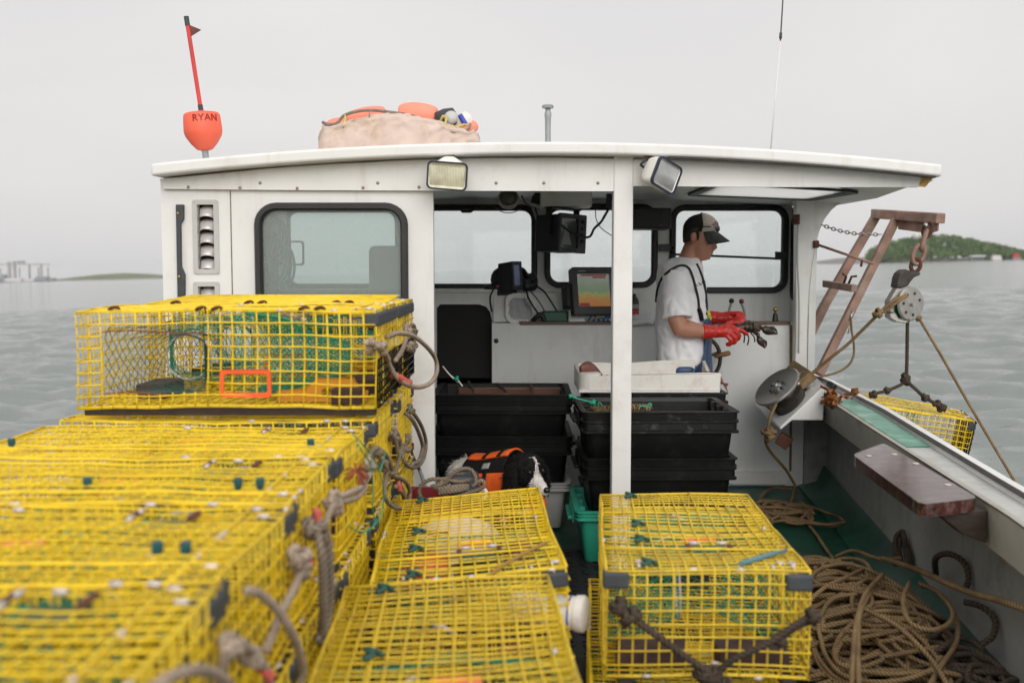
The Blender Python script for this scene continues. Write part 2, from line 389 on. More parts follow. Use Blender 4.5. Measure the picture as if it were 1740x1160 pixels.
# ------------------------------------------------------------------ mesh building
class MB:
    def __init__(s):
        s.v = []; s.f = []; s.m = []
    def add(s, vs, fs, mi=0):
        o = len(s.v)
        s.v.extend(tuple(x) for x in vs)
        s.f.extend(tuple(i + o for i in f) for f in fs)
        s.m.extend([mi] * len(fs))
        return s
    def box(s, c, size, rot=None, mi=0, taper=(1, 1)):
        "box centred at c; taper scales the bottom face"
        c = Vector(c); hx, hy, hz = size[0] / 2, size[1] / 2, size[2] / 2
        vs = []
        for z in (-1, 1):
            tx, ty = (taper if z < 0 else (1, 1))
            for (a, b) in ((-1, -1), (1, -1), (1, 1), (-1, 1)):
                p = Vector((a * hx * tx, b * hy * ty, z * hz))
                if rot is not None:
                    p = rot @ p
                vs.append(p + c)
        return s.add(vs, [(3, 2, 1, 0), (4, 5, 6, 7), (0, 1, 5, 4), (1, 2, 6, 5), (2, 3, 7, 6), (3, 0, 4, 7)], mi)
    def bb(s, a, b, mi=0):
        a = Vector(a); b = Vector(b)
        return s.box((a + b) / 2, [abs(x) for x in (b - a)], None, mi)
    def hexa(s, p, mi=0):
        "eight corners: bottom ring then top ring, counter-clockwise from above"
        return s.add(p, [(3, 2, 1, 0), (4, 5, 6, 7), (0, 1, 5, 4), (1, 2, 6, 5), (2, 3, 7, 6), (3, 0, 4, 7)], mi)
    def tube(s, pts, r, n=6, closed=False, mi=0, flat=1.0, lobes=0, pitch=0.03, up=None):
        pts = [Vector(p) for p in pts]
        k = len(pts)
        if k < 2:
            return s
        rr = r if isinstance(r, (list, tuple)) else [r] * k
        o = len(s.v)
        T = []
        for i in range(k):
            a = pts[i - 1] if (closed or i > 0) else pts[i]
            b = pts[(i + 1) % k] if (closed or i < k - 1) else pts[i]
            d = b - a
            T.append(d.normalized() if d.length > 1e-9 else Vector((0, 0, 1)))
        ref = Vector(up) if up else (Vector((0, 0, 1)) if abs(T[0].z) < 0.9 else Vector((1, 0, 0)))
        N = (ref - T[0] * ref.dot(T[0])).normalized()
        dist = 0.0
        for i in range(k):
            if i:
                N = N - T[i] * N.dot(T[i])
                N = N.normalized() if N.length > 1e-6 else T[i].orthogonal().normalized()
                dist += (pts[i] - pts[i - 1]).length
            B = T[i].cross(N)
            ph = dist / pitch * 2 * math.pi / max(1, lobes) if lobes else 0
            for j in range(n):
                a = 2 * math.pi * j / n
                q = rr[i]
                if lobes:
                    q *= 0.70 + 0.36 * abs(math.cos(lobes * a / 2))
                s.v.append(tuple(pts[i] + N * (math.cos(a + ph) * q) + B * (math.sin(a + ph) * q * flat)))
        rng = k if closed else k - 1
        for i in range(rng):
            i2 = (i + 1) % k
            for j in range(n):
                j2 = (j + 1) % n
                s.f.append((o + i * n + j, o + i * n + j2, o + i2 * n + j2, o + i2 * n + j)); s.m.append(1 if (lobes and j % 3 == 1) else mi)
        if not closed:
            s.f.append(tuple(o + j for j in reversed(range(n)))); s.m.append(mi)
            s.f.append(tuple(o + (k - 1) * n + j for j in range(n))); s.m.append(mi)
        return s
    def rope(s, pts, r, mi=0, step=None, closed=False, pitch=None, smooth=True):
        "three-strand rope along a smooth curve through pts"
        q = catmull(pts, closed) if smooth else [Vector(p) for p in pts]
        q = resample(q, (step or r * 0.75) * 0.55)
        return s.tube(q, r, 9, closed, mi, lobes=3, pitch=(pitch or r * 1.55))
    def lathe(s, prof, c=(0, 0, 0), n=20, rot=None, mi=0, sy=1.0):
        "profile of (radius, height) turned about z"
        o = len(s.v); c = Vector(c)
        for (r, z) in prof:
            for j in range(n):
                a = 2 * math.pi * j / n
                p = Vector((r * math.cos(a), r * sy * math.sin(a), z))
                if rot is not None:
                    p = rot @ p
                s.v.append(tuple(p + c))
        k = len(prof)
        for i in range(k - 1):
            for j in range(n):
                j2 = (j + 1) % n
                s.f.append((o + i * n + j, o + i * n + j2, o + (i + 1) * n + j2, o + (i + 1) * n + j)); s.m.append(mi)
        s.f.append(tuple(o + j for j in reversed(range(n)))); s.m.append(mi)
        s.f.append(tuple(o + (k - 1) * n + j for j in range(n))); s.m.append(mi)
        return s
    def cyl(s, a, b, r, n=16, mi=0, r2=None):
        return s.tube([a, b], [r, r if r2 is None else r2], n, mi=mi)
    def ball(s, c, r, n=12, mi=0, rot=None):
        rx, ry, rz = (r, r, r) if isinstance(r, (int, float)) else r
        c = Vector(c)
        o = len(s.v)
        m_ = max(6, n // 2 + 1)
        s.v.append(tuple(c + (rot @ Vector((0, 0, -rz)) if rot is not None else Vector((0, 0, -rz)))))
        for i in range(1, m_):
            t = -math.pi / 2 + math.pi * i / m_
            for j in range(n):
                a = 2 * math.pi * j / n
                p = Vector((rx * math.cos(t) * math.cos(a), ry * math.cos(t) * math.sin(a), rz * math.sin(t)))
                if rot is not None:
                    p = rot @ p
                s.v.append(tuple(c + p))
        s.v.append(tuple(c + (rot @ Vector((0, 0, rz)) if rot is not None else Vector((0, 0, rz)))))
        e = len(s.v) - 1
        for j in range(n):
            j2 = (j + 1) % n
            s.f.append((o, o + 1 + j2, o + 1 + j)); s.m.append(mi)
            b = o + 1 + (m_ - 2) * n
            s.f.append((e, b + j, b + j2)); s.m.append(mi)
            for i in range(m_ - 2):
                q = o + 1 + i * n
                s.f.append((q + j, q + j2, q + n + j2, q + n + j)); s.m.append(mi)
        return s
    def plate(s, outer, holes, fn, d, mi=0):
        "flat plate with holes: outer and holes are 2-D loops, fn maps (a, b) to 3-D, d is the thickness vector"
        bm = bmesh.new()
        loops = []
        es = []
        for lp in [outer] + list(holes):
            vs = [bm.verts.new((p[0], p[1], 0)) for p in lp]
            loops.append(vs)
            for i in range(len(vs)):
                es.append(bm.edges.new((vs[i], vs[(i + 1) % len(vs)])))
        bm.verts.index_update()
        bmesh.ops.triangle_fill(bm, use_beauty=True, use_dissolve=False, edges=es)
        bm.verts.index_update()
        d = Vector(d)
        vs = [Vector(fn(v.co.x, v.co.y)) for v in bm.verts]
        n = len(vs)
        fs = [tuple(v.index for v in f.verts) for f in bm.faces]
        allv = vs + [p + d for p in vs]
        nrm = None
        ff = []
        for f in fs:
            a, b, c = (vs[i] for i in f[:3])
            if (b - a).cross(c - a).dot(d) > 0:
                f = tuple(reversed(f))
            ff.append(f)
            ff.append(tuple(i + n for i in reversed(f)))
        for lp in loops:
            ix = [v.index for v in lp]
            for i in range(len(ix)):
                a, b = ix[i], ix[(i + 1) % len(ix)]
                ff.append((a, b, b + n, a + n))
        bm.free()
        return s.add(allv, ff, mi)
    def build(s, name, m, parent=None, smooth=False, bevel=0.0, bseg=2, angle=35, fixn=False):
        me = bpy.data.meshes.new(name)
        me.from_pydata(s.v, [], s.f)
        ms = m if isinstance(m, (list, tuple)) else [m]
        if isinstance(m, str) and m + '_groove' in M and 1 in s.m:
            ms = [m, m + '_groove']
        for q in ms:
            me.materials.append(M[q] if isinstance(q, str) else q)
        if len(ms) > 1:
            me.polygons.foreach_set('material_index', s.m)
        if fixn:
            bm = bmesh.new(); bm.from_mesh(me)
            bmesh.ops.recalc_face_normals(bm, faces=bm.faces)
            bm.to_mesh(me); bm.free()
        if smooth:
            me.polygons.foreach_set('use_smooth', [True] * len(me.polygons))
            if smooth != 'all':
                try:
                    me.set_sharp_from_angle(angle=R(angle))
                except Exception:
                    pass
        me.update()
        o = bpy.data.objects.new(name, me)
        col.objects.link(o)
        if bevel > 0:
            b = o.modifiers.new('bevel', 'BEVEL')
            b.width = bevel; b.segments = bseg; b.limit_method = 'ANGLE'; b.angle_limit = R(30)
            b.harden_normals = False
        if parent is not None:
            attach(o, parent)
        return o

def attach(o, parent):
    o.parent = parent
    if parent.parent is None:
        o.matrix_parent_inverse = parent.matrix_basis.inverted()

def catmull(pts, closed=False, k=8):
    pts = [Vector(p) for p in pts]
    n = len(pts)
    if n < 3:
        return pts
    outp = []
    for i in range(n if closed else n - 1):
        p1, p2 = pts[i], pts[(i + 1) % n]
        p0 = pts[i - 1] if (closed or i > 0) else p1 * 2 - p2
        p3 = pts[(i + 2) % n] if (closed or i + 2 < n) else p2 * 2 - p1
        for j in range(k):
            t = j / k
            outp.append(0.5 * ((2 * p1) + (p2 - p0) * t + (2 * p0 - 5 * p1 + 4 * p2 - p3) * t * t + (3 * p1 - p0 - 3 * p2 + p3) * t ** 3))
    if not closed:
        outp.append(pts[-1])
    return outp

def resample(pts, step):
    outp = [pts[0]]
    acc = 0.0
    for i in range(1, len(pts)):
        a, b = pts[i - 1], pts[i]
        d = (b - a).length
        if d < 1e-9:
            continue
        t = step - acc
        while t <= d:
            outp.append(a + (b - a) * (t / d))
            t += step
        acc = (acc + d) % step
    outp.append(pts[-1])
    return outp

def rrect(x0, y0, x1, y1, r, n=6):
    outp = []
    for (cx, cy, a0) in ((x1 - r, y1 - r, 0), (x0 + r, y1 - r, 90), (x0 + r, y0 + r, 180), (x1 - r, y0 + r, 270)):
        for i in range(n + 1):
            a = R(a0 + 90 * i / n)
            outp.append((cx + r * math.cos(a), cy + r * math.sin(a)))
    return outp

def thing(name, label, cat, loc=(0, 0, 0), rot=(0, 0, 0), group=None, kind=None):
    o = bpy.data.objects.new(name, None)
    o.empty_display_size = 0.1
    o.location = loc
    o.rotation_euler = rot
    col.objects.link(o)
    return tag(o, label, cat, group, kind)

def tag(o, label=None, cat=None, group=None, kind=None):
    if label: o['label'] = label
    if cat: o['category'] = cat
    if group: o['group'] = group
    if kind: o['kind'] = kind
    return o

def copy_tree(o, parent=None):
    c = o.copy()
    col.objects.link(c)
    if parent is not None:
        c.parent = parent
        c.matrix_parent_inverse = o.matrix_parent_inverse.copy()
    for ch in list(o.children):
        copy_tree(ch, c)
    return c

def bake(o, *mods):
    "apply modifiers by evaluating them; keeps one continuous mesh"
    dg = bpy.context.evaluated_depsgraph_get()
    dg.update()
    ev = o.evaluated_get(dg)
    me = bpy.data.meshes.new_from_object(ev)
    old = o.data
    o.modifiers.clear()
    o.data = me
    bpy.data.meshes.remove(old)
    return o

def merge_body(mb, name, m, voxel=0.008, smooth_it=6, parent=None, disp=None):
    "fuse overlapping lofts into one continuous skin"
    o = mb.build(name, m, fixn=True)
    rmod = o.modifiers.new('remesh', 'REMESH')
    rmod.mode = 'VOXEL'; rmod.voxel_size = voxel; rmod.use_smooth_shade = True
    s_ = o.modifiers.new('smooth', 'SMOOTH')
    s_.iterations = smooth_it; s_.factor = 0.5
    bake(o)
    me = o.data
    if disp:
        nr_ = [v.normal.copy() for v in me.vertices]
        cs_ = [disp(v.co.copy(), q_) for v, q_ in zip(me.vertices, nr_)]
        me.vertices.foreach_set('co', [x for c_ in cs_ for x in c_])
        me.update()
    me.polygons.foreach_set('use_smooth', [True] * len(me.polygons))
    if len(me.materials) == 0:
        me.materials.append(M[m])
    if parent is not None:
        attach(o, parent)
    return o
def loft(mb, secs, n=16, mi=0):
    "closed loft through sections: (centre, radius a along A, radius b along B, A, B)"
    o = len(mb.v)
    for (c, ra, rb, A, B) in secs:
        c = Vector(c); A = Vector(A); B = Vector(B)
        for j in range(n):
            t = 2 * math.pi * j / n
            mb.v.append(tuple(c + A * (ra * math.cos(t)) + B * (rb * math.sin(t))))
    k = len(secs)
    for i in range(k - 1):
        for j in range(n):
            j2 = (j + 1) % n
            mb.f.append((o + i * n + j, o + i * n + j2, o + (i + 1) * n + j2, o + (i + 1) * n + j)); mb.m.append(mi)
    mb.f.append(tuple(o + j for j in reversed(range(n)))); mb.m.append(mi)
    mb.f.append(tuple(o + (k - 1) * n + j for j in range(n))); mb.m.append(mi)
# ------------------------------------------------------------------ water, shores and air (the sea lies level; the boat heels 1.3 degrees to it)
HEEL = R(-1.34)
ZW = -0.55
RT = Matrix.Rotation(HEEL, 3, 'Y')
def T(x, y, z=0.0):
    return RT @ Vector((x, y, z)) + Vector((0, 0, ZW))

def make_water():
    rng = np.random.default_rng(5)
    rad = np.concatenate([[0.6], np.exp(np.linspace(0, math.log(8.0), 60)), np.exp(np.linspace(math.log(8.05), math.log(75.0), 380)), np.exp(np.linspace(math.log(76.0), math.log(5000.0), 240))])
    ang = np.concatenate([np.linspace(-42, 42, 430), np.linspace(45, 315, 70)]) * math.pi / 180
    A, Rr = np.meshgrid(ang, rad)
    X = Rr * np.sin(A); Y = Rr * np.cos(A)
    Z = np.zeros_like(X)
    sp = np.repeat(np.gradient(rad)[:, None], len(ang), 1)
    for i in range(46):
        lam = 0.55 * (2.4 / 0.55) ** rng.random()
        th = R(78) + rng.normal(0, 0.42)
        k = 2 * math.pi / lam
        ph = rng.random() * 6.283
        amp = 0.0100 * lam ** 0.95
        fade = np.clip((lam / np.maximum(sp, 1e-4) - 2.2) / 3.0, 0, 1)
        arg = k * (X * math.cos(th) + Y * math.sin(th)) + ph + 0.6 * np.sin(0.11 * X + 0.05 * Y + i)
        Z += amp * fade * (np.sin(arg) + 0.25 * np.sin(2 * arg + 1.1))
    n, m_ = X.shape
    co = np.stack([X, Y, Z], -1).reshape(-1, 3)
    idx = np.arange(n * m_).reshape(n, m_)
    q = np.stack([idx[:-1, :], np.roll(idx, -1, 1)[:-1, :], np.roll(idx, -1, 1)[1:, :], idx[1:, :]], -1).reshape(-1, 4)
    q = q[:, ::-1]
    me = bpy.data.meshes.new("water")
    me.vertices.add(len(co)); me.vertices.foreach_set('co', co.astype(np.float32).ravel())
    me.loops.add(q.size); me.loops.foreach_set('vertex_index', q.astype(np.int32).ravel())
    me.polygons.add(len(q)); me.polygons.foreach_set('loop_start', np.arange(0, q.size, 4, dtype=np.int32))
    me.update(calc_edges=True)
    me.polygons.foreach_set('use_smooth', [True] * len(q))
    me.validate()
    mt = bpy.data.materials.new('grey_green_sea')
    mt.use_nodes = True
    n_ = mt.node_tree.nodes; l = mt.node_tree.links.new
    b = n_['Principled BSDF']
    b.inputs['Base Color'].default_value = (0.195, 0.217, 0.208, 1)
    b.inputs['Roughness'].default_value = 0.09
    b.inputs['IOR'].default_value = 1.33
    t = n_.new("ShaderNodeTexCoord")
    hts = None
    for (scx, amt) in (((0.9, 2.6, 1), 0.6), ((2.6, 7.5, 1), 0.35), ((0.16, 0.55, 1), 1.3)):
        mpn = n_.new("ShaderNodeMapping"); mpn.inputs['Scale'].default_value = scx
        nz = n_.new("ShaderNodeTexNoise"); nz.inputs['Scale'].default_value = 1.0; nz.inputs['Detail'].default_value = 5
        nz.inputs['Roughness'].default_value = 0.55
        l(t.outputs['Object'], mpn.inputs['Vector']); l(mpn.outputs['Vector'], nz.inputs['Vector'])
        ml = n_.new("ShaderNodeMath"); ml.operation = 'MULTIPLY'; ml.inputs[1].default_value = amt
        l(nz.outputs['Fac'], ml.inputs[0])
        if hts is None:
            hts = ml.outputs[0]
        else:
            ad = n_.new("ShaderNodeMath"); ad.operation = 'ADD'
            l(hts, ad.inputs[0]); l(ml.outputs[0], ad.inputs[1]); hts = ad.outputs[0]
    bp = n_.new("ShaderNodeBump"); bp.inputs['Strength'].default_value = 0.95; bp.inputs['Distance'].default_value = 0.10
    l(hts, bp.inputs['Height']); l(bp.outputs['Normal'], b.inputs['Normal'])
    me.materials.append(mt)
    o = bpy.data.objects.new("water", me)
    col.objects.link(o)
    o.location = (0, 0, ZW); o.rotation_euler = (0, HEEL, 0)
    tag(o, "grey green harbour water with small wind ripples", "water", kind="structure")
make_water()

def sil_interp(pts, x):
    for i in range(len(pts) - 1):
        if pts[i][0] <= x <= pts[i + 1][0]:
            t = (x - pts[i][0]) / (pts[i + 1][0] - pts[i][0])
            return pts[i][1] + t * (pts[i + 1][1] - pts[i][1])
    return pts[0][1] if x < pts[0][0] else pts[-1][1]

def mound(name, prof, y0, depth, m, label):
    "low land: prof is (x, height) along the shore"
    mb = MB()
    n = 90; k = 14
    x0, x1 = prof[0][0], prof[-1][0]
    vs = []
    for j in range(k + 1):
        s_ = j / k
        for i in range(n + 1):
            x = x0 + (x1 - x0) * i / n
            h = sil_interp(prof, x) * (math.sin(math.pi * min(1, s_ * 0.5 + 0.02)) ** 0.7 if s_ <= 1 else 1)
            h *= 1 + 0.10 * noise.noise((x * 0.03, s_ * 4, 1.0))
            edge = math.sin(math.pi * i / n) ** 0.25 if 0 < i < n else 0
            y = y0 + depth * s_ + (1 - edge) * depth * 0.3
            vs.append(T(x, y, max(-0.5, h - 0.6) if j else -0.6))
    fs = []
    for j in range(k):
        for i in range(n):
            a = j * (n + 1) + i
            fs.append((a, a + 1, a + n + 2, a + n + 1))
    mb.add(vs, fs)
    o = mb.build(name, m, smooth='all')
    return tag(o, label, "land", kind="structure")

M['shore'] = mat('grey_shore_stone', (0.20, 0.185, 0.17), 0.9, var=0.3, vscale=0.05)
M['grass'] = mat('dull_green_grass_bank', (0.115, 0.15, 0.055), 0.95, var=0.3, vscale=0.03)
M['leaf'] = mat('broadleaf_foliage', (0.075, 0.135, 0.030), 0.75, var=0.55, vscale=0.06)
M['farsteel'] = mat('haze_paled_port_steel', (0.36, 0.345, 0.335), 0.8, var=0.2, vscale=0.05)  # lightened to stand in for haze over the far terminal
M['farshed'] = mat('pale_port_sheds', (0.60, 0.58, 0.565), 0.8, var=0.2, vscale=0.05)
M['fardark'] = mat('haze_paled_dark_sheds', (0.22, 0.25, 0.26), 0.8)  # dark tone lifted in the colour for distance haze
M['farred'] = mat('red_hull_paint', (0.42, 0.025, 0.03), 0.6)
M['farwhite'] = mat('white_barge_paint', (0.52, 0.50, 0.47), 0.6)

# wooded island off the starboard bow
YI = 900.0
sil = [(1456, 441), (1466, 437), (1471, 427), (1488, 419), (1518, 408), (1550, 404), (1583, 400), (1612, 400), (1638, 404), (1661, 409),
       (1681, 413), (1707, 417), (1723, 422), (1740, 426), (1800, 431), (1880, 436), (1960, 440)]
def hz(u):
    return 458 - (u - 870) * math.tan(-HEEL)
prof_i = []
for (u, v) in sil:
    x = (u - 870) / FPX * YI
    prof_i.append((x, max(1.2, (hz(u) - v) / FPX * YI + 2.0)))
mound("island", [(x, max(1.2, h * 0.30)) for x, h in prof_i], YI, 150, 'shore', "low grey stony island shore under the woods")
rnd = random.Random(11)
mb = MB()
x0, x1 = prof_i[0][0] + 10, prof_i[-1][0]
cnt = 0
for row in range(11):
    s_ = row / 10
    for k in range(64):
        x = x0 + (x1 - x0) * (k + rnd.random()) / 64
        ht = sil_interp(prof_i, x)
        if ht < 4:
            continue
        g = ht * 0.62 * math.sin(math.pi * min(1, s_ * 0.45 + 0.12)) ** 0.8
        top = 2.6 + (ht - 2.6) * (0.30 + 0.70 * min(1, s_ * 1.25)) * (0.9 + 0.16 * rnd.random())
        rr = rnd.uniform(2.4, 4.6)
        y = YI + 8 + s_ * 95 + rnd.uniform(-4, 4)
        x *= y / YI; top *= y / YI
        c = Vector((x, y, max(1.5, top - rr * 0.9)))
        for q in range(58):
            d = Vector((rnd.gauss(0, 1), rnd.gauss(0, 1), rnd.gauss(0, 1) + 0.25)).normalized()
            p = c + Vector((d.x * rr * 1.15, d.y * rr, d.z * rr * 0.9)) * rnd.uniform(0.72, 1.06)
            sz = rnd.uniform(0.5, 1.15)
            a = (d + Vector((rnd.gauss(0, .5), rnd.gauss(0, .5), rnd.gauss(0, .5)))).normalized()
            b = a.orthogonal().normalized(); e = a.cross(b)
            mb.add([T(*(p + b * sz)), T(*(p + e * sz)), T(*(p - b * sz)), T(*(p - e * sz * 0.8))], [(0, 1, 2, 3)])
        mb.tube([T(x, y, c.z - rr * 1.2), T(x, y, c.z)], 0.35, 4)
o = mb.build("island_woods", 'leaf')
tag(o, "dense green broadleaf wood covering the island", "woods", kind="stuff")

# pier, barge and boat moored under the island
def uvx(u, y):
    return (u - 870) / FPX * y
t = thing("pier", "low grey pier under the wooded island", "pier", T(uvx(1665, 880), 880, 0))
mb = MB(); mb.box(T(uvx(1658, 880), 880, 4.3), (12, 6, 1.4)); mb.build('pier_deck', 'farshed', t)
for i in range(4):
    mb = MB(); mb.box(T(uvx(1649 + i * 5.5, 880), 880, 1.6), (1.1, 4.0, 4.2)); mb.build('pile', 'fardark', t)
t = thing("barge", "white flat barge moored beside the grey pier", "barge", T(uvx(1691, 870), 870, 0))
mb = MB(); mb.box(T(uvx(1690, 870), 870, 1.4), (8.5, 5, 2.4), taper=(0.85, 0.9)); mb.build('hull', 'farshed', t)
mb = MB(); mb.box(T(uvx(1690, 870), 870, 3.6), (7.0, 3.6, 2.0)); mb.build('deckhouse', 'farwhite', t)
t = thing("workboat", "small red workboat moored under the island trees", "boat", T(uvx(1724, 870), 870, 0))
mb = MB(); mb.box(T(uvx(1724, 870), 870, 1.0), (9, 4, 2.2), taper=(0.7, 0.8)); mb.build('hull', 'fardark', t)
mb = MB(); mb.box(T(uvx(1724, 870), 870, 3.6), (5.4, 3.2, 3.0)); mb.build('cabin', 'farred', t)
mb = MB(); mb.box(T(uvx(1722, 870), 870, 5.5), (2.6, 2.4, 1.2)); mb.build('wheelhouse', 'farred', t)
tag(MB().ball(T(uvx(1554, 950), 950, 24.5), (3.2, 3.2, 3.4), 14).build("water_tank", 'farwhite', smooth='all'),
    "small white round tank among the island trees", "tank")

# far shore to port: a long low bank and a bulk terminal
YL = 2100.0
pl = []
for (u, v) in [(40, 475), (70, 473), (95, 470), (130, 466), (165, 464), (200, 465), (240, 468), (268, 471), (290, 474)]:
    pl.append((uvx(u, YL), max(1.0, (hz(u) - v) / FPX * YL + 2.0)))
mound("far_bank", pl, YL, 160, 'grass', "low green bank on the far shore")
ps = [(uvx(u, YL - 30), 3.5) for u in (-260, -120, 0, 60, 120, 200, 280)]
mound("far_shore", ps, YL - 30, 60, 'shore', "thin stony shore under the green bank")
t = thing("ship_loader", "tall grey conveyor gantry of the far bulk terminal", "gantry", T(uvx(20, YL), YL - 10, 0))
mb = MB(); mb.bb((0, 0, 0), (1, 1, 1)); mb.v = []; mb.f = []; mb.m = []
mb.box(T(uvx(5, YL), YL - 10, 38), (uvx(90, YL) - uvx(-80, YL), 6, 2.6)); mb.build('gallery', 'farsteel', t)
for u, wd, h in ((-60, 3, 37), (-20, 3, 37), (22, 5, 43), (31, 5, 44), (56, 2.5, 36), (76, 2.5, 36)):
    mb = MB(); mb.box(T(uvx(u, YL), YL - 10, h / 2), (wd, 5, h)); mb.build('tower', 'farsteel', t)
mb = MB(); mb.box(T(uvx(43, YL), YL - 10, 41.5), (15, 6, 5)); mb.build('drive_house', 'fardark', t)
for k_ in range(9):
    mb = MB(); mb.box(T(uvx(-40 + k_ * 16, YL), YL - 12, 15), (1.2, 4, 30)); mb.build('trestle', 'farsteel', t)
for i, (u, wd, h, mm) in enumerate(((-40, 50, 8, 'farshed'), (5, 24, 7, 'fardark'), (17, 9, 13, 'fardark'), (36, 40, 6, 'farshed'), (60, 26, 5, 'farshed'), (83, 26, 8, 'fardark'), (97, 14, 5, 'fardark'))):
    lab = ["long pale shed at the far edge of the terminal", "low dark shed under the gantry", "narrow dark silo beside the gantry tower", "pale quay shed under the conveyor",
           "small pale shed right of the gantry tower", "dark shed under the end of the conveyor", "low dark hut between terminal and green bank"][i]
    o = MB()
    c = T(uvx(u, YL), YL - 22, h / 2 + 1)
    o.box(c, (wd, 14, h)).add([c + Vector((-wd / 2, -7.4, h / 2)), c + Vector((wd / 2, -7.4, h / 2)), c + Vector((wd / 2, 0, h / 2 + h * .25)), c + Vector((-wd / 2, 0, h / 2 + h * .25)),
        c + Vector((wd / 2, 7.4, h / 2)), c + Vector((-wd / 2, 7.4, h / 2))], [(0, 1, 2, 3), (3, 2, 4, 5), (0, 3, 5), (1, 4, 2)])
    tag(o.build("harbour_shed", mm), lab, "shed", "sheds of the far terminal")

# pale air over the water: box round everything, tilted with the sea
hm = bpy.data.materials.new('pale_air')
hm.use_nodes = True
hm.node_tree.nodes.clear()
ho = hm.node_tree.nodes.new("ShaderNodeOutputMaterial")
pv = hm.node_tree.nodes.new("ShaderNodeVolumePrincipled")
pv.inputs['Color'].default_value = (0.97, 0.98, 1.0, 1)
pv.inputs['Density'].default_value = 0.00009
pv.inputs['Anisotropy'].default_value = 0.2
hm.node_tree.links.new(pv.outputs['Volume'], ho.inputs['Volume'])
HAZE = True
if HAZE:
    mb = MB().bb((-5200, -5200, -1.6), (5200, 5200, 62))
    o = mb.build("haze", hm)
    o.location = (0, 0, ZW); o.rotation_euler = (0, HEEL, 0)
    tag(o, "pale haze over the harbour", "haze", kind="stuff")
# ------------------------------------------------------------------ the boat
boat = thing("fishing_boat", "white lobster boat with open-backed wheelhouse, green deck and grey worn rails", "boat", (0.1, 4.0, 0.0))
YB = 4.62            # after face of the wheelhouse
YC = 6.60            # console front
YW = 7.00            # windscreen
XP = P(275, 400, YB).x
def lerp(a, b, t): return a + (b - a) * t
# starboard rail: inner and outer edge of the washboard (x for a distance Y)
def rail_in(Y):
    return sil_interp([(-1.4, 1.02), (1.0, 1.33), (2.43, 1.50), (3.13, 1.61), (4.72, 1.785), (6.12, 1.95), (7.0, 2.02), (8.6, 1.86), (10.0, 1.1), (11.0, 0.30)], Y)
def rail_out(Y):
    return sil_interp([(-1.4, 1.20), (1.0, 1.52), (2.43, 1.675), (3.45, 1.785), (4.50, 1.93), (5.42, 2.06), (7.0, 2.22), (8.6, 2.12), (10.0, 1.34), (11.0, 0.50)], Y)
def rail_port(Y):
    return sil_interp([(-1.4, -1.50), (1.0, -1.62), (4.0, -1.74), (7.0, -1.86), (8.6, -1.75), (10.0, -1.0), (11.0, -0.16)], Y)
ZR = 0.655
ys = [-1.4 + 0.31 * i for i in range(41)]
ys[-1] = 11.0

# hull: outer shell (starboard and port), stem and transom
mb = MB()
n = len(ys)
def shell(fx, sgn, ztop):
    rows = []
    for Y in ys:
        xt = fx(Y)
        f = 1.0 - max(0, (Y - 7.0)) / 4.0 * 0.55
        x2 = 0.17 + (xt - 0.17) * (0.93 * f)
        rows.append([(xt + sgn * 0.0, Y, ztop), (xt - sgn * 0.02, Y, 0.30), (x2, Y, -0.35), (0.17 + (xt - 0.17) * 0.72 * f, Y, -0.95)])
    return rows
for fx, sg in ((rail_out, 1), (rail_port, -1)):
    rows = shell(fx, sg, ZR - 0.008)
    vs = [p for r in rows for p in r]
    fs = []
    for i in range(n - 1):
        for j in range(3):
            a = i * 4 + j
            q = (a, a + 4, a + 5, a + 1)
            fs.append(q if sg > 0 else tuple(reversed(q)))
    mb.add(vs, fs)
a = shell(rail_out, 1, ZR - 0.008)[0]; b = shell(rail_port, -1, ZR - 0.008)[0]
mb.add(a + b, [(0, 1, 5, 4), (1, 2, 6, 5), (2, 3, 7, 6)])
a = shell(rail_out, 1, ZR - 0.008)[-1]; b = shell(rail_port, -1, ZR - 0.008)[-1]
mb.add(a + b, [(0, 4, 5, 1), (1, 5, 6, 2), (2, 6, 7, 3)])
mb.build("hull", 'gel', boat)

# inner sides (ceiling boards of the cockpit)
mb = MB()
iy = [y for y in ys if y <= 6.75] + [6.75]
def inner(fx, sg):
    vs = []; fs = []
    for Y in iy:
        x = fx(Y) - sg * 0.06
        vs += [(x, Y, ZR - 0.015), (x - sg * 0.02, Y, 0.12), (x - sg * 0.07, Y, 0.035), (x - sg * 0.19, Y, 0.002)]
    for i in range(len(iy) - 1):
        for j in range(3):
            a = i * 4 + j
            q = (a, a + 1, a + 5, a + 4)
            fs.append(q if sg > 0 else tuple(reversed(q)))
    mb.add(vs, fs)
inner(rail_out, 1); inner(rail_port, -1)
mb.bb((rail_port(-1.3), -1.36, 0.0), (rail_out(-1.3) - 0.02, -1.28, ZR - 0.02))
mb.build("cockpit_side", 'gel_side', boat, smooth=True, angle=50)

# deck
mb = MB()
vs = []; fs = []
dy = [y for y in ys if y <= 8.9]
for Y in dy:
    vs += [(rail_port(Y) + 0.09, Y, 0.0), (rail_out(Y) - 0.09, Y, 0.0)]
for i in range(len(dy) - 1):
    a = i * 2
    fs.append((a, a + 1, a + 3, a + 2))
mb.add(vs, fs)
mb.build("deck", 'deckgreen', boat)
# green paint carried a little way up the side, starboard
mb = MB()
vs = []; fs = []
for Y in iy:
    x = rail_out(Y) - 0.06
    k = 0.012
    tp = 0.10 + 0.05 * max(0, (Y - 5.6))
    vs += [(x - 0.19 - k, Y, 0.009), (x - 0.07 - k, Y, 0.042), (x - 0.022 - k, Y, tp)]
for i in range(len(iy) - 1):
    for j in range(2):
        a = i * 3 + j
        fs.append((a, a + 3, a + 4, a + 1))
mb.add(vs, fs)
mb.build("side_paint", 'deckgreen', boat, smooth='all')
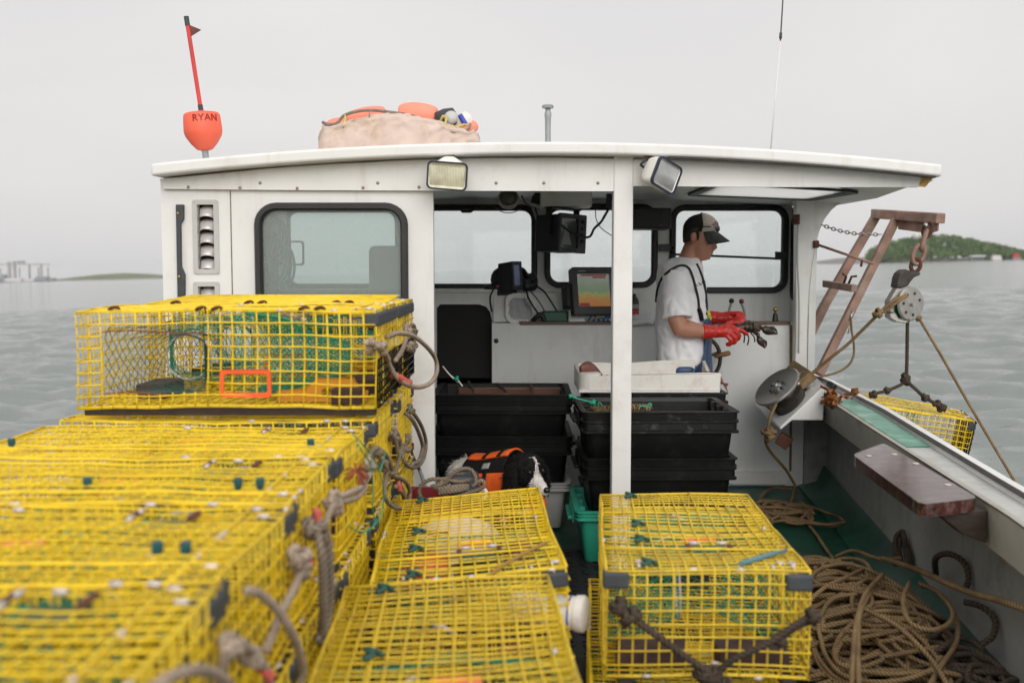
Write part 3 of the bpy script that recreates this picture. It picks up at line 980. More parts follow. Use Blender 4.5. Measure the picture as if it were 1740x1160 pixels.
# black ribbed deck mat amidships
mb = MB().bb((-0.75, 1.0, 0.004), (0.98, 5.05, 0.012))
for i in range(66):
    yy = 1.03 + i * 0.061
    for k in range(27):
        xx = -0.72 + k * 0.063
        s_ = 1 if (i + k) % 2 else -1
        mb.box((xx, yy, 0.0135), (0.036, 0.010, 0.007), Matrix.Rotation(s_ * 0.8, 3, 'Z'))
mb.build("deck_mat", 'matrubber', boat)

# starboard washboard with its lip, port washboard
mb = MB(); mg = MB(); mlip = MB(); mco = MB()
def strip(m_, Y0, Y1, f1, f2, z, step=0.2, th=0.03):
    k = max(1, int((Y1 - Y0) / step))
    for i in range(k):
        a = lerp(Y0, Y1, i / k); b = lerp(Y0, Y1, (i + 1) / k)
        m_.hexa([(f1(a), a, z - th), (f2(a), a, z - th), (f2(b), b, z - th), (f1(b), b, z - th),
                 (f1(a), a, z), (f2(a), a, z), (f2(b), b, z), (f1(b), b, z)])
def loftstrip(m_, Y0, Y1, prof, step=0.25):
    "extrude a closed (x, z) profile (functions of Y) along the rail"
    k = max(1, int((Y1 - Y0) / step))
    o0 = len(m_.v); np_ = None
    for i in range(k + 1):
        Y = lerp(Y0, Y1, i / k)
        pr = prof(Y); np_ = len(pr)
        m_.v.extend((x, Y, z) for x, z in pr)
    for i in range(k):
        for j in range(np_):
            j2 = (j + 1) % np_
            m_.f.append((o0 + i * np_ + j, o0 + (i + 1) * np_ + j, o0 + (i + 1) * np_ + j2, o0 + i * np_ + j2)); m_.m.append(0)
    m_.f.append(tuple(o0 + j for j in range(np_))); m_.m.append(0)
    m_.f.append(tuple(o0 + k * np_ + j for j in reversed(range(np_)))); m_.m.append(0)
YE = 8.9
loftstrip(mb, -1.4, YE, lambda Y: [(rail_in(Y), ZR - 0.03), (rail_out(Y) + 0.01, ZR - 0.03), (rail_out(Y) + 0.01, ZR), (rail_in(Y), ZR)])
mb.build("washboard", 'gel_hull', boat, fixn=True)
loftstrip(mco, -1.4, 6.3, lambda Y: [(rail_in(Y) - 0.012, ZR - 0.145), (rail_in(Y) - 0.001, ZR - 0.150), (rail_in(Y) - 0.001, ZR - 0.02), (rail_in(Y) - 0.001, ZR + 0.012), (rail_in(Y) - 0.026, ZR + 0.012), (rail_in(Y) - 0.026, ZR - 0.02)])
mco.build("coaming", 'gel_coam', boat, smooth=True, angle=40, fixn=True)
loftstrip(mlip, -1.4, YE, lambda Y: [(rail_out(Y) - 0.035, ZR + 0.001), (rail_out(Y) + 0.03, ZR + 0.001), (rail_out(Y) + 0.03, ZR + 0.022), (rail_out(Y) + 0.02, ZR + 0.030), (rail_out(Y) - 0.022, ZR + 0.030)])
mlip.build("rail_cap", 'gel', boat, smooth=True, angle=40, fixn=True)
ml2 = MB()
loftstrip(ml2, -1.4, YE, lambda Y: [(rail_in(Y) - 0.0295, ZR + 0.009), (rail_in(Y) - 0.0265, ZR + 0.009), (rail_in(Y) - 0.0265, ZR + 0.0135), (rail_in(Y) - 0.0295, ZR + 0.0135)] )
loftstrip(ml2, -1.4, YE, lambda Y: [(rail_out(Y) - 0.037, ZR + 0.022), (rail_out(Y) - 0.0225, ZR + 0.0305), (rail_out(Y) - 0.020, ZR + 0.0335), (rail_out(Y) - 0.037, ZR + 0.026)])
ml2.build("dark_seam", 'darksteel', boat, fixn=True)
# worn green paint panel on the washboard by the hauler
loftstrip(mg, 4.42, 6.0, lambda Y: [(rail_in(Y) + 0.012, ZR + 0.003), (rail_out(Y) - 0.045, ZR + 0.003), (rail_out(Y) - 0.045, ZR + 0.008), (rail_in(Y) + 0.012, ZR + 0.008)])
mg.build("rail_paint", 'palegreen', boat, fixn=True)
mb = MB()
loftstrip(mb, -1.4, YE, lambda Y: [(rail_port(Y) - 0.02, ZR - 0.03), (rail_port(Y) + 0.11, ZR - 0.03), (rail_port(Y) + 0.11, ZR), (rail_port(Y) - 0.02, ZR)])
mb.build("washboard", 'gel_hull', boat, fixn=True)
# foredeck
mb = MB(); vs = []; fs = []
fy = [y for y in ys if y >= 6.9]
for Y in fy:
    for k in range(7):
        x = lerp(rail_port(Y), rail_out(Y), k / 6)
        vs.append((x, Y, 0.72 + 0.30 * math.sin(math.pi * k / 6)))
for i in range(len(fy) - 1):
    for k in range(6):
        a = i * 7 + k
        fs.append((a, a + 1, a + 8, a + 7))
mb.add(vs, fs)
mb.build("foredeck", 'gel', boat, smooth='all')

# ---- wheelhouse
def xz(Y): return lambda a, b: (a, Y, b)
def loop_px(pts, Y):
    return [(P(u, v, Y).x, P(u, v, Y).z) for u, v in pts]
def rr_px(u0, v0, u1, v1, r, Y):
    a = P(u0, v1, Y); b = P(u1, v0, Y)
    return rrect(a.x, a.z, b.x, b.z, r)
# after bulkhead on the port side, with a window and two vents cut in it
xj = P(737, 500, YB).x
zb = P(500, 306, YB).z
wl = rr_px(443, 351, 687, 560, 0.085, YB)
vent1 = [P(334, 347, YB), P(366, 458, YB)]
vent2 = [P(336, 486, YB), P(368, 590, YB)]
def rect2(p):
    a, b = p
    return [(a.x, b.z), (b.x, b.z), (b.x, a.z), (a.x, a.z)]
mb = MB().plate([(XP, 0.003), (xj, 0.003), (xj, zb), (XP, zb)], [wl, rect2(vent1), rect2(vent2)], xz(YB), (0, 0.05, 0))
xs_ = P(393, 400, YB).x
mb.build("after_bulkhead", 'gel', boat)
MB().bb((xs_ - 0.0025, YB - 0.0025, 0.9), (xs_ + 0.0025, YB + 0.01, zb - 0.05)).build("panel_seam", 'canvasdark', boat)
# window rubber and pane
def frame_loop(mbx, loop, Y, th, dpt, out_=True):
    "rubber profile round a 2-D loop"
    pts = [Vector((a, Y, b)) for a, b in loop]
    k = len(pts)
    c = sum(pts, Vector()) / k
    o = len(mbx.v)
    for i in range(k):
        t = (pts[(i + 1) % k] - pts[i - 1]).normalized()
        nrm = Vector((t.z, 0, -t.x))
        if nrm.dot(pts[i] - c) < 0: nrm = -nrm
        a = pts[i] - nrm * th * 0.5; b = pts[i] + nrm * th * 0.5
        for q, yy in ((a, dpt * 0.5), (a, -dpt * 0.3), (a + nrm * th * 0.22, -dpt * 0.5), (b - nrm * th * 0.22, -dpt * 0.5), (b, -dpt * 0.3), (b, dpt * 0.5)):
            mbx.v.append((q.x, Y + yy, q.z))
    for i in range(k):
        i2 = (i + 1) % k
        for j in range(6):
            j2 = (j + 1) % 6
            mbx.f.append((o + i * 6 + j, o + i * 6 + j2, o + i2 * 6 + j2, o + i2 * 6 + j)); mbx.m.append(0)
    return mbx
def window(loop, Y, th, glass, dpt=0.04, name="window"):
    fr = frame_loop(MB(), loop, Y, th, dpt).build(name, 'black', boat, smooth=True, angle=50, fixn=True)
    pb = MB().plate(loop, [], xz(Y + 0.004), (0, 0.005, 0)).build("pane", glass, fr)
    return fr
f = window(wl, YB + 0.0, 0.034, 'glass', 0.07)
# vents: frame > slats
def vent(pa, nsl, first):
    a, b = pa
    x0, x1, z1, z0 = a.x, b.x, a.z, b.z
    mb = MB().plate(rrect(x0 - 0.02, z0 - 0.02, x1 + 0.02, z1 + 0.02, 0.01, 3), [[(x0 + .002, z0 + .002), (x1 - .002, z0 + .002), (x1 - .002, z1 - .002), (x0 + .002, z1 - .002)]], xz(YB - 0.006), (0, 0.005, 0))
    for (sx_, sz_) in ((x0 - .01, z1 + .01), (x1 + .01, z1 + .01), (x0 - .01, z0 - .01), (x1 + .01, z0 - .01), (x0 - .01, (z0 + z1) / 2), (x1 + .01, (z0 + z1) / 2)):
        mb.ball((sx_, YB - 0.0065, sz_), (0.004, 0.002, 0.004), 8)
    fr = mb.build("vent", 'greytote', boat)
    MB().bb((x0 + .001, YB + 0.045, z0), (x1 - .001, YB + 0.05, z1)).build("vent_back", 'darkgap', fr)
    hgt = (z1 - z0) / nsl
    for i in range(nsl):
        zt = z1 - i * hgt - 0.004
        mb = MB()
        # scooped hood: curved sheet leaning out at the bottom
        k = 8; rows = []
        for r in range(5):
            s_ = r / 4
            zz = zt - 0.012 - s_ * hgt * 0.80
            for j in range(k + 1):
                t_ = j / k * 2 - 1
                xx = lerp(x0 + .004, x1 - .004, j / k)
                mb.v.append((xx, YB + 0.032 - 0.040 * (s_ ** 0.8) * (1 - t_ * t_ * 0.55), zz + 0.010 * (1 - t_ * t_)))
        for r in range(4):
            for j in range(k):
                q = r * (k + 1) + j
                mb.f.append((q, q + k + 1, q + k + 2, q + 1)); mb.m.append(0)
        o = mb.build("slat", 'louvre', fr, smooth='all')
        sm = o.modifiers.new('solid', 'SOLIDIFY'); sm.thickness = 0.002
M['steel_vent'] = M['steel']
vent(vent1, 5, True); vent(vent2, 5, False)
# black strap bar at the corner
mb = MB()
q = [P(301, 348, YB), P(314, 348, YB), P(314, 372, YB), P(309, 380, YB), P(310, 452, YB), P(316, 466, YB), P(316, 500, YB), P(311, 506, YB), P(311, 560, YB), P(305, 560, YB)]
mb.plate([(p.x, p.z) for p in q], [], xz(YB - 0.022), (0, 0.02, 0)).build("strap_bar", 'bumper', boat, bevel=0.002)
for (u, v) in ((305, 363), (307, 470)):
    p = P(u, v, YB); MB().ball((p.x, YB - 0.024, p.z), (0.006, 0.003, 0.006), 8).build("bolt", 'brass', boat, smooth='all')
# port side wall with a window
ymid = (5.0, 6.6)
mb = MB().plate([(YB+.052, 0.003), (YW, 0.003), (YW, 1.90), (YB+.052, 1.90)], [rrect(5.05, 1.28, 6.65, 1.75, 0.08)], lambda a, b: (XP, a, b), (0.05, 0, 0))
mb.build("side_wall", 'gel_in', boat)
mb = MB().plate(rrect(5.05, 1.28, 6.65, 1.75, 0.08), [rrect(5.10, 1.33, 6.60, 1.70, 0.06)], lambda a, b: (XP - 0.008, a, b), (0.07, 0, 0))
fo = mb.build("window", 'black', boat)
MB().plate(rrect(5.08, 1.31, 6.62, 1.72, 0.06), [], lambda a, b: (XP + 0.02, a, b), (0.005, 0, 0)).build("pane", 'glassclear', fo)

# post in the middle of the open back
p0 = P(1042, 300, YB); p1 = P(1075, 300, YB)
MB().bb((p0.x, YB - 0.03, 0.013), (p1.x, YB + 0.055, P(1058, 262, YB).z - 0.001)).build("post", 'gel', boat, bevel=0.006)

# roof: cambered slab
def roof_z(x, Y=4.5):
    c = 0.14
    return 2.020 - 0.100 * ((x - c) / 1.78) ** 2 + 0.020 * (Y - 4.5)
def roof_r(Y):      # starboard edge
    return sil_interp([(4.4, 1.915), (4.62, 1.94), (5.9, 2.15), (7.5, 2.22)], Y)
def roof_l(Y):
    return sil_interp([(4.4, -1.615), (7.5, -1.72)], Y)
mb = MB(); nx = 40
ry = [4.50, 4.9, 5.45, 5.9, 6.35, 6.8, 7.45]
vs = []; fs = []
for Y in ry:
    for k in range(nx + 1):
        x = lerp(roof_l(Y), roof_r(Y), k / nx)
        vs.append((x, Y, roof_z(x, Y)))
N1 = len(vs)
for Y in ry:
    for k in range(nx + 1):
        x = lerp(roof_l(Y), roof_r(Y), k / nx)
        vs.append((x, Y, roof_z(x, Y) - 0.055))
w1 = nx + 1
for i in range(len(ry) - 1):
    for k in range(nx):
        a = i * w1 + k
        xm = (vs[a][0] + vs[a + 1][0]) / 2
        if 5.4 < ry[i] < 6.3 and 1.17 < xm < 1.83:
            # light well of the ceiling hatch
            if not (1.17 < (vs[a - 1][0] + vs[a][0]) / 2): fs.append((a, a + w1, N1 + a + w1, N1 + a))
            if not ((vs[a + 1][0] + vs[a + 2][0]) / 2 < 1.83): fs.append((a + 1, N1 + a + 1, N1 + a + w1 + 1, a + w1 + 1))
            continue
        fs.append((a, a + 1, a + w1 + 1, a + w1))
        fs.append((N1 + a + w1, N1 + a + w1 + 1, N1 + a + 1, N1 + a))
for k in range(nx):
    fs.append((N1 + k, N1 + k + 1, k + 1, k))
    e = (len(ry) - 1) * w1 + k
    fs.append((e, e + 1, N1 + e + 1, N1 + e))
for i in range(len(ry) - 1):
    a = i * w1
    fs.append((a, a + w1, N1 + a + w1, N1 + a))
    a = i * w1 + nx
    fs.append((N1 + a, N1 + a + w1, a + w1, a))
mb.add(vs, fs)
roof = mb.build("roof", 'gel', boat, smooth=True, bevel=0.012, bseg=3)
# dark edge seam under the roof lip, starboard
mb = MB()
q = [(x / 10, 0) for x in range(7, 20)]
for i in range(len(q) - 1):
    xa, xb = q[i][0], q[i + 1][0]
    mb.hexa([(xa, 4.502, roof_z(xa) - 0.060), (xb, 4.502, roof_z(xb) - 0.060), (xb, 4.56, roof_z(xb) - 0.060), (xa, 4.56, roof_z(xa) - 0.060),
             (xa, 4.502, roof_z(xa) - 0.0565), (xb, 4.502, roof_z(xb) - 0.0565), (xb, 4.56, roof_z(xb) - 0.0565), (xa, 4.56, roof_z(xa) - 0.0565)])
mb.build("roof_seam", 'darksteel', roof)
# fascia
YF = YB - 0.022
top = []
xl = P(285, 300, YF).x - 0.035; xr = P(1586, 300, YF).x
for k in range(31):
    x = lerp(xr, xl, k / 30)
    top.append((x, roof_z(x) - 0.062))
bot = loop_px([(278, 321), (500, 323), (735, 324), (1040, 325), (1080, 316), (1300, 318), (1560, 318)], YF)
bot += loop_px([(1573, 312)], YF)
fa = MB().plate(bot + top, [], xz(YF), (0, 0.022 - 0.003, 0)).build("fascia", 'gel', boat, bevel=0.002)
for (u, v) in ((320, 319), (408, 320), (505, 321), (617, 320), (712, 319), (442, 312), (642, 312), (843, 312), (924, 312), (1016, 312)):
    p = P(u, v - 1, YF)
    MB().ball((p.x, YF - 0.001, p.z), (0.0075, 0.004, 0.0075), 10).build("screw", 'screw', fa, smooth='all')
q = loop_px([(1562, 296), (1571, 294), (1583, 292), (1583, 305), (1572, 318), (1561, 317), (1565, 306)], YF)
MB().plate(q, [], xz(YF - 0.0025), (0, 0.002, 0)).build("bare_patch", mat('bare_yellow_fibreglass', (0.50, 0.30, 0.08), 0.7, var=0.5, vscale=40, dirt=(0.12, 0.06, 0.02), damt=0.9, dscale=30), fa)
# ceiling liner, header beam, hatch
mb = MB(); vs = []; fs = []
cy = [4.70, 5.45, 5.9, 6.35, 6.98]
def ceil_z(x, Y): return min(roof_z(x, Y) - 0.062, 1.940 - 0.045 * ((x - 0.14) / 1.8) ** 2)
for Y in cy:
    for k in range(21):
        x = lerp(XP + 0.052, roof_r(Y) - 0.09, k / 20)
        vs.append((x, Y, ceil_z(x, Y)))
for i in range(len(cy) - 1):
    for k in range(20):
        a = i * 21 + k
        if 5.4 < cy[i] < 6.3 and 1.17 < (vs[a][0] + vs[a + 1][0]) / 2 < 1.83: continue
        fs.append((a + 21, a + 22, a + 1, a))
mb.add(vs, fs); mb.build("ceiling", 'gel_in', boat, smooth='all')
mb = MB(); mb2 = MB()
hx0, hx1, hy0, hy1 = 1.10, 1.90, 5.45, 6.35
zc = ceil_z(1.5, 5.7) - 0.012
mb.plate(rrect(hx0, hy0, hx1, hy1, 0.07), [rrect(hx0 + 0.05, hy0 + 0.05, hx1 - 0.05, hy1 - 0.05, 0.05)], lambda a, b: (a, b, ceil_z(a, b) - 0.016), (0, 0, 0.014))
ho_ = mb.build("hatch", 'black', boat)
MB().plate(rrect(hx0 + 0.05, hy0 + 0.05, hx1 - 0.05, hy1 - 0.05, 0.05), [], lambda a, b: (a, b, ceil_z(a, b) - 0.008), (0, 0, 0.005)).build("hatch_cover", 'milky', ho_)

# windscreen wall with four windows
def ws(u0, v0, u1, v1): return rr_px(u0, v0, u1, v1, 0.085, YW)
wins = [ws(487, 356, 676, 487), ws(706, 353, 908, 487), ws(930, 352, 1113, 484), ws(1142, 353, 1335, 493)]
zs = P(900, 549, YW).z
tp_ = [(lerp(1.955, XP + 0.052, k / 24), roof_z(lerp(1.955, XP + 0.052, k / 24), YW) - 0.057) for k in range(25)]
mb = MB().plate([(XP + 0.052, 0.72), (1.955, 0.72)] + tp_, wins, xz(YW), (0, 0.05, 0))
mb.build("windscreen_wall", 'gel_in', boat)
for i, lp in enumerate(wins):
    fr = window(lp, YW, 0.042, 'glassclear', 0.06)
    if i == 3:
        a = P(1142, 432, YW); b = P(1335, 440, YW)
        MB().tube([(a.x, YW - 0.006, a.z), (b.x, YW - 0.006, b.z)], 0.008, 8).build("glazing_bar", 'black', fr)
# window latches
for (u, v, u2, v2) in ((1130, 421, 1146, 425), (1328, 434, 1319, 436)):
    p = P(u, v, YW - 0.03); p2 = P(u2, v2, YW - 0.05)
    mb = MB().box(p, (0.075, 0.03, 0.05)).box(p2, (0.015, 0.02, 0.045)).ball(p2 + Vector((0, 0, 0.025)), 0.012, 8)
    mb.tube([p, p2], 0.006, 6).build("window_latch", 'display', boat, bevel=0.003)
# forward side light and side wall, starboard
mb = MB().plate([(6.56, 0.74), (YW + 0.045, 0.74), (YW + 0.045, 1.88), (6.56, 1.88)], [rrect(6.66, 1.27, YW - 0.04, 1.79, 0.06)], lambda a, b: (1.957, a, b), (0.045, 0, 0))
mb.build("side_wall", 'gel_in', boat)
mb = MB().plate(rrect(6.63, 1.24, YW - 0.015, 1.82, 0.07), [rrect(6.67, 1.28, YW - 0.055, 1.78, 0.05)], lambda a, b: (1.945, a, b), (0.06, 0, 0))
fo = mb.build("window", 'black', boat)
MB().plate(rrect(6.66, 1.27, YW - 0.045, 1.79, 0.05), [], lambda a, b: (1.975, a, b), (0.005, 0, 0)).build("pane", 'glassgreen', fo)
# corner pillar with its curved knee under the roof
q = loop_px([(1350, 624), (1368, 624), (1371, 540), (1374, 490), (1379, 445), (1384, 412), (1390, 390), (1398, 372), (1410, 356), (1424, 346), (1442, 341), (1442, 335), (1352, 335)], 6.52)
MB().plate(q, [], xz(6.50), (0, 0.055, 0)).build("pillar", 'gel', boat, bevel=0.006)
mb = MB()
p = P(1353, 373, 6.46); mb.box(p, (0.035, 0.05, 0.065)); mb.ball(p + Vector((0, -0.02, 0)), 0.02, 8)
mb.build("pillar_hinge", 'rustdark', boat, bevel=0.006)
MB().tube(catmull([P(1356, 372, 6.46), P(1355, 440, 6.47), P(1358, 520, 6.47), P(1357, 600, 6.47)]), 0.006, 6).build("pillar_cable", 'cablewhite', boat, smooth='all')

# console: front panel, counter, trim, base strip
xc0 = P(836, 600, YC).x; xc1 = 1.92
ztp = P(1000, 549, YC).z
q = [(xc0, 0.003), (xc1 + 0.03, 0.003), (xc1 + 0.03, ztp), (xc0, ztp)]
MB().plate(q, [], xz(YC), (0, 0.03, 0)).build("console", 'gel_in', boat)
MB().bb((xc0 + 0.002, YC + 0.031, ztp - 0.03), (xc1 + 0.02, YW - 0.002, ztp - 0.004)).build("counter", 'gel_in', boat)
a = P(883, 550, YC).x; b = P(1343, 550, YC).x
MB().bb((a, YC - 0.014, ztp - 0.010), (b, YC + 0.05, ztp + 0.010)).build("counter_trim", 'trimwood', boat, bevel=0.003)
a = P(1236, 812, YC); b = P(1337, 812, YC)
mb = MB().plate(rrect(a.x, 0.02, b.x, 0.105, 0.03), [], xz(YC - 0.03), (0, 0.028, 0))
for u in (1268, 1314):
    p = P(u, 814, YC - 0.03); mb.ball((p.x, YC - 0.03, 0.07), (0.007, 0.004, 0.007), 8)
mb.build("base_strip", 'gel', boat, bevel=0.006)
MB().tube([P(1344, 552, YC - 0.01), P(1344, 700, YC - 0.01), P(1343, 800, YC - 0.01)], 0.008, 6).build("corner_seam", 'dirtwood', boat)
# port forward bulkhead with companionway to the cuddy
YP = 6.70
hole = loop_px([(742, 650), (742, 524), (748, 517), (815, 517), (828, 522), (835, 534), (836, 560), (836, 650)], YP)
hole = loop_px([(742, 800), (836, 800), (836, 545), (833, 530), (826, 521), (814, 517), (748, 517), (742, 523)], YP)
mb = MB().plate([(XP + 0.052, 0.003), (xc0 + 0.035, 0.003), (xc0 + 0.035, P(700, 497, YP).z), (XP + 0.052, P(700, 497, YP).z)], [hole], xz(YP), (0, 0.03, 0))
mb.build("forward_bulkhead", 'gel_in', boat)
MB().bb((XP + 0.053, YP - 0.02, P(700, 497, YP).z), (xc0 + 0.035, YW - 0.002, P(700, 497, YP).z + 0.022)).build("ledge", 'gel_in', boat, bevel=0.004)
c0 = P(742, 520, YP); c1 = P(836, 520, YP)
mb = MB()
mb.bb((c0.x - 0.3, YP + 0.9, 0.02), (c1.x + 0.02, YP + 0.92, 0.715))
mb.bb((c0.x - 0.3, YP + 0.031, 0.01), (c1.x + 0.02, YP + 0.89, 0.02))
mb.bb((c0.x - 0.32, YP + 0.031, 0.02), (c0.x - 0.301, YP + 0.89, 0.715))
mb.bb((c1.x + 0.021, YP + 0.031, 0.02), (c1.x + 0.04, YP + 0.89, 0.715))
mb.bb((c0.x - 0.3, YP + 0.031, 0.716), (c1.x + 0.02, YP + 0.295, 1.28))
mb.build("cuddy", 'darkgap', boat)  # walls near-black for unlit depth; a block blackens the upper opening
MB().ball(P(843, 579, YC - 0.004), (0.016, 0.008, 0.016), 12).build("latch_button", 'darksteel', boat, smooth='all')
# instrument pod, port end of the counter
yp_ = 6.64
q = loop_px([(838, 549), (838, 501), (842, 498), (960, 498), (966, 503), (966, 549)], yp_)
MB().plate(q, [], xz(6.78), (0, YW - 6.78 - 0.004, 0)).build("dash_back", 'gel_in', boat)
mb = MB()
A = [P(838, 547, yp_), P(892, 547, yp_), P(868, 500, yp_ + 0.06), P(839, 499, yp_ + 0.06)]
Bk = [Vector((p.x, 6.779, p.z)) for p in A]
mb.add(A + Bk, [(0, 1, 2, 3), (1, 0, 4, 5), (2, 1, 5, 6), (3, 2, 6, 7), (0, 3, 7, 4)])
mb.build("instrument_pod", 'gel_in', boat, fixn=True, bevel=0.004)
# slanted gauge face with its scale ring
mb = MB(); mr = MB(); mk = MB()
gc = P(885, 524, yp_ + 0.01)
gr = Matrix.Rotation(R(-8), 3, 'X') @ Matrix.Rotation(R(14), 3, 'Z')
def gp(a, b, d=0.0): return gc + gr @ Vector((a, -d, b))
ring = [gp(x, z) for x, z in rrect(-0.098, -0.092, 0.098, 0.095, 0.055)]
n_ = len(ring)
mb.plate(rrect(-0.105, -0.10, 0.105, 0.10, 0.055), [], lambda a, b: gp(a, b, 0.0), gr @ Vector((0, 0.03, 0)))
g0 = mb.build("gauge", 'gel_in', boat)
mr.plate(rrect(-0.078, -0.072, 0.078, 0.070, 0.045), [], lambda a, b: gp(a, b, 0.006), gr @ Vector((0, 0.004, 0)))
mr.build("gauge_face", mat('grey_gauge_face', (0.13, 0.15, 0.15), 0.25, var=0.5, vscale=26), g0)
for i in range(26):
    t_ = R(200 + i * 13)
    x = 0.090 * math.cos(t_); z = 0.085 * math.sin(t_)
    mk.box(gp(x, z, 0.0035), (0.004, 0.003, 0.009), gr @ Matrix.Rotation(-t_ + R(90), 3, 'Y'))
mk.build("gauge_mark", 'darksteel', g0)

# bait board on the rail
bb_ = [PZ(1448, 772, 0.685), PZ(1566, 858, 0.685), PZ(1665, 846, 0.685), PZ(1502, 752, 0.685)]
lp = []
k = len(bb_)
for i in range(k):
    a, b, c = bb_[i - 1], bb_[i], bb_[(i + 1) % k]
    d1 = (a - b).normalized(); d2 = (c - b).normalized()
    rr_ = 0.06
    for j in range(6):
        t_ = j / 5
        lp.append((b + d1 * rr_ * (1 - t_) ** 2 + d2 * rr_ * t_ ** 2))
mb = MB().plate([(p.x, p.y) for p in lp], [], lambda a, b: (a, b, 0.685), (0, 0, -0.042))
tb = thing("bait_board", "wet dark red-brown board fixed on the starboard rail", "board", (sum((p for p in bb_), Vector()) / 4).to_tuple())
mb.build("board_top", 'boardwood', tb, bevel=0.008)
for (u, v) in ((1476, 774), (1519, 771), (1556, 787), (1610, 823)):
    p = PZ(u, v, 0.686); MB().ball(p, (0.014, 0.014, 0.003), 10).build("screw_plug", 'clip', tb, smooth='all')
mb = MB()
p = PZ(1620, 868, 0.62)
mb.hexa([(1.52, 3.30, 0.56), (1.60, 3.30, 0.53), (1.60, 3.37, 0.53), (1.52, 3.37, 0.56), (1.42, 3.30, 0.642), (1.60, 3.30, 0.642), (1.60, 3.37, 0.642), (1.42, 3.37, 0.642)])
mb.build("bracket", 'wood_dark', tb, bevel=0.004)
mb = MB()
mb.hexa([(1.62, 4.10, 0.56), (1.69, 4.10, 0.53), (1.69, 4.17, 0.53), (1.62, 4.17, 0.56), (1.52, 4.10, 0.642), (1.70, 4.10, 0.642), (1.70, 4.17, 0.642), (1.52, 4.17, 0.642)])
mb.build("bracket", 'wood_dark', tb, bevel=0.004)
# corner fillet: cockpit side meets the console
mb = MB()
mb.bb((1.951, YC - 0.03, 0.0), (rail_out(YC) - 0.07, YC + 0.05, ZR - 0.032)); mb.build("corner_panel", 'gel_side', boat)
# ------------------------------------------------------------------ wire lobster traps
M['yellow_old'] = mat('older_yellow_coated_wire', (0.76, 0.53, 0.03), 0.5, var=0.18, vscale=7, dirt=(0.20, 0.11, 0.05), damt=0.9, dscale=10)
M['ywhite'] = mat('worn_pale_wire_coating', (0.60, 0.52, 0.36), 0.6)
def cage_mesh(Lx, Wy, H, nx, ny, nz, seed, z0=0.03, r=0.0027, holes_top=(), holes_front=(), holes_end=()):
    rn = random.Random(seed)
    mb = MB()
    ph = [rn.uniform(0, 6.28) for _ in range(6)]
    def wob(p):
        x, y, z = p
        return (x + 0.0034 * math.sin(9 * y + 13 * z + ph[0]), y + 0.0034 * math.sin(8 * x + 11 * z + ph[1]) , z + 0.0042 * math.sin(6 * x + 9 * y + ph[2]) + 0.0024 * math.sin(21 * x + ph[3]))
    def wire(a, b, cuts=(), k=6, rr=r):
        "straight wire a-b, left out between the parameter ranges in cuts"
        segs = [(0.0, 1.0)]
        for (c0, c1) in cuts:
            ns = []
            for (s0, s1) in segs:
                if c1 <= s0 or c0 >= s1: ns.append((s0, s1)); continue
                if c0 > s0: ns.append((s0, c0))
                if c1 < s1: ns.append((c1, s1))
            segs = ns
        a = Vector(a); b = Vector(b)
        j = Vector((rn.gauss(0, .0013), rn.gauss(0, .0013), rn.gauss(0, .0013)))
        for (s0, s1) in segs:
            kk = max(1, int(k * (s1 - s0) + 0.5))
            mb.tube([wob(a.lerp(b, lerp(s0, s1, i / kk)) + j) for i in range(kk + 1)], rr, 5)
    hx, hy = Lx / 2, Wy / 2
    zt = z0 + H
    def cutx(holes, c):   # holes: (a0, a1, b0, b1): wires running along a at position b=c
        return [((a0 + hx) / Lx, (a1 + hx) / Lx) for (a0, a1, b0, b1) in holes if b0 < c < b1]
    # top and bottom
    for j in range(ny + 1):
        y = -hy + Wy * j / ny
        wire((-hx, y, zt), (hx, y, zt), cutx(holes_top, y), 10)
        wire((-hx, y, z0), (hx, y, z0), (), 8)
    for i in range(nx + 1):
        x = -hx + Lx * i / nx
        cu = [((b0 + hy) / Wy, (b1 + hy) / Wy) for (a0, a1, b0, b1) in holes_top if a0 < x < a1]
        wire((x, -hy, zt - 0.004), (x, hy, zt - 0.004), cu, 6)
        wire((x, -hy, z0 + 0.004), (x, hy, z0 + 0.004), (), 5)
        cf = [((b0) / H, (b1) / H) for (a0, a1, b0, b1) in holes_front if a0 < x < a1]
        wire((x, -hy, z0), (x, -hy, zt), cf, 4)
        wire((x, hy, z0), (x, hy, zt), (), 4)
    for k in range(1, nz):
        z = z0 + H * k / nz
        cf = [((a0 + hx) / Lx, (a1 + hx) / Lx) for (a0, a1, b0, b1) in holes_front if b0 < z - z0 < b1]
        wire((-hx, -hy - 0.004, z), (hx, -hy - 0.004, z), cf, 8)
        wire((-hx, hy + 0.004, z), (hx, hy + 0.004, z), (), 8)
        for x in (-hx - 0.004, hx + 0.004):
            wire((x, -hy, z), (x, hy, z), (), 5)
    for j in range(1, ny):
        y = -hy + Wy * j / ny
        for x in (-hx, hx):
            wire((x, y, z0), (x, y, zt), (), 4)
    # heavier corner edges: doubled wire
    for y in (-hy, hy):
        for z in (z0, zt):
            wire((-hx, y, z + 0.003), (hx, y, z + 0.003), (), 8, r * 1.25)
    for x in (-hx, hx):
        for z in (z0, zt):
            wire((x, -hy, z + 0.003), (x, hy, z + 0.003), (), 5, r * 1.25)
    return mb, wob

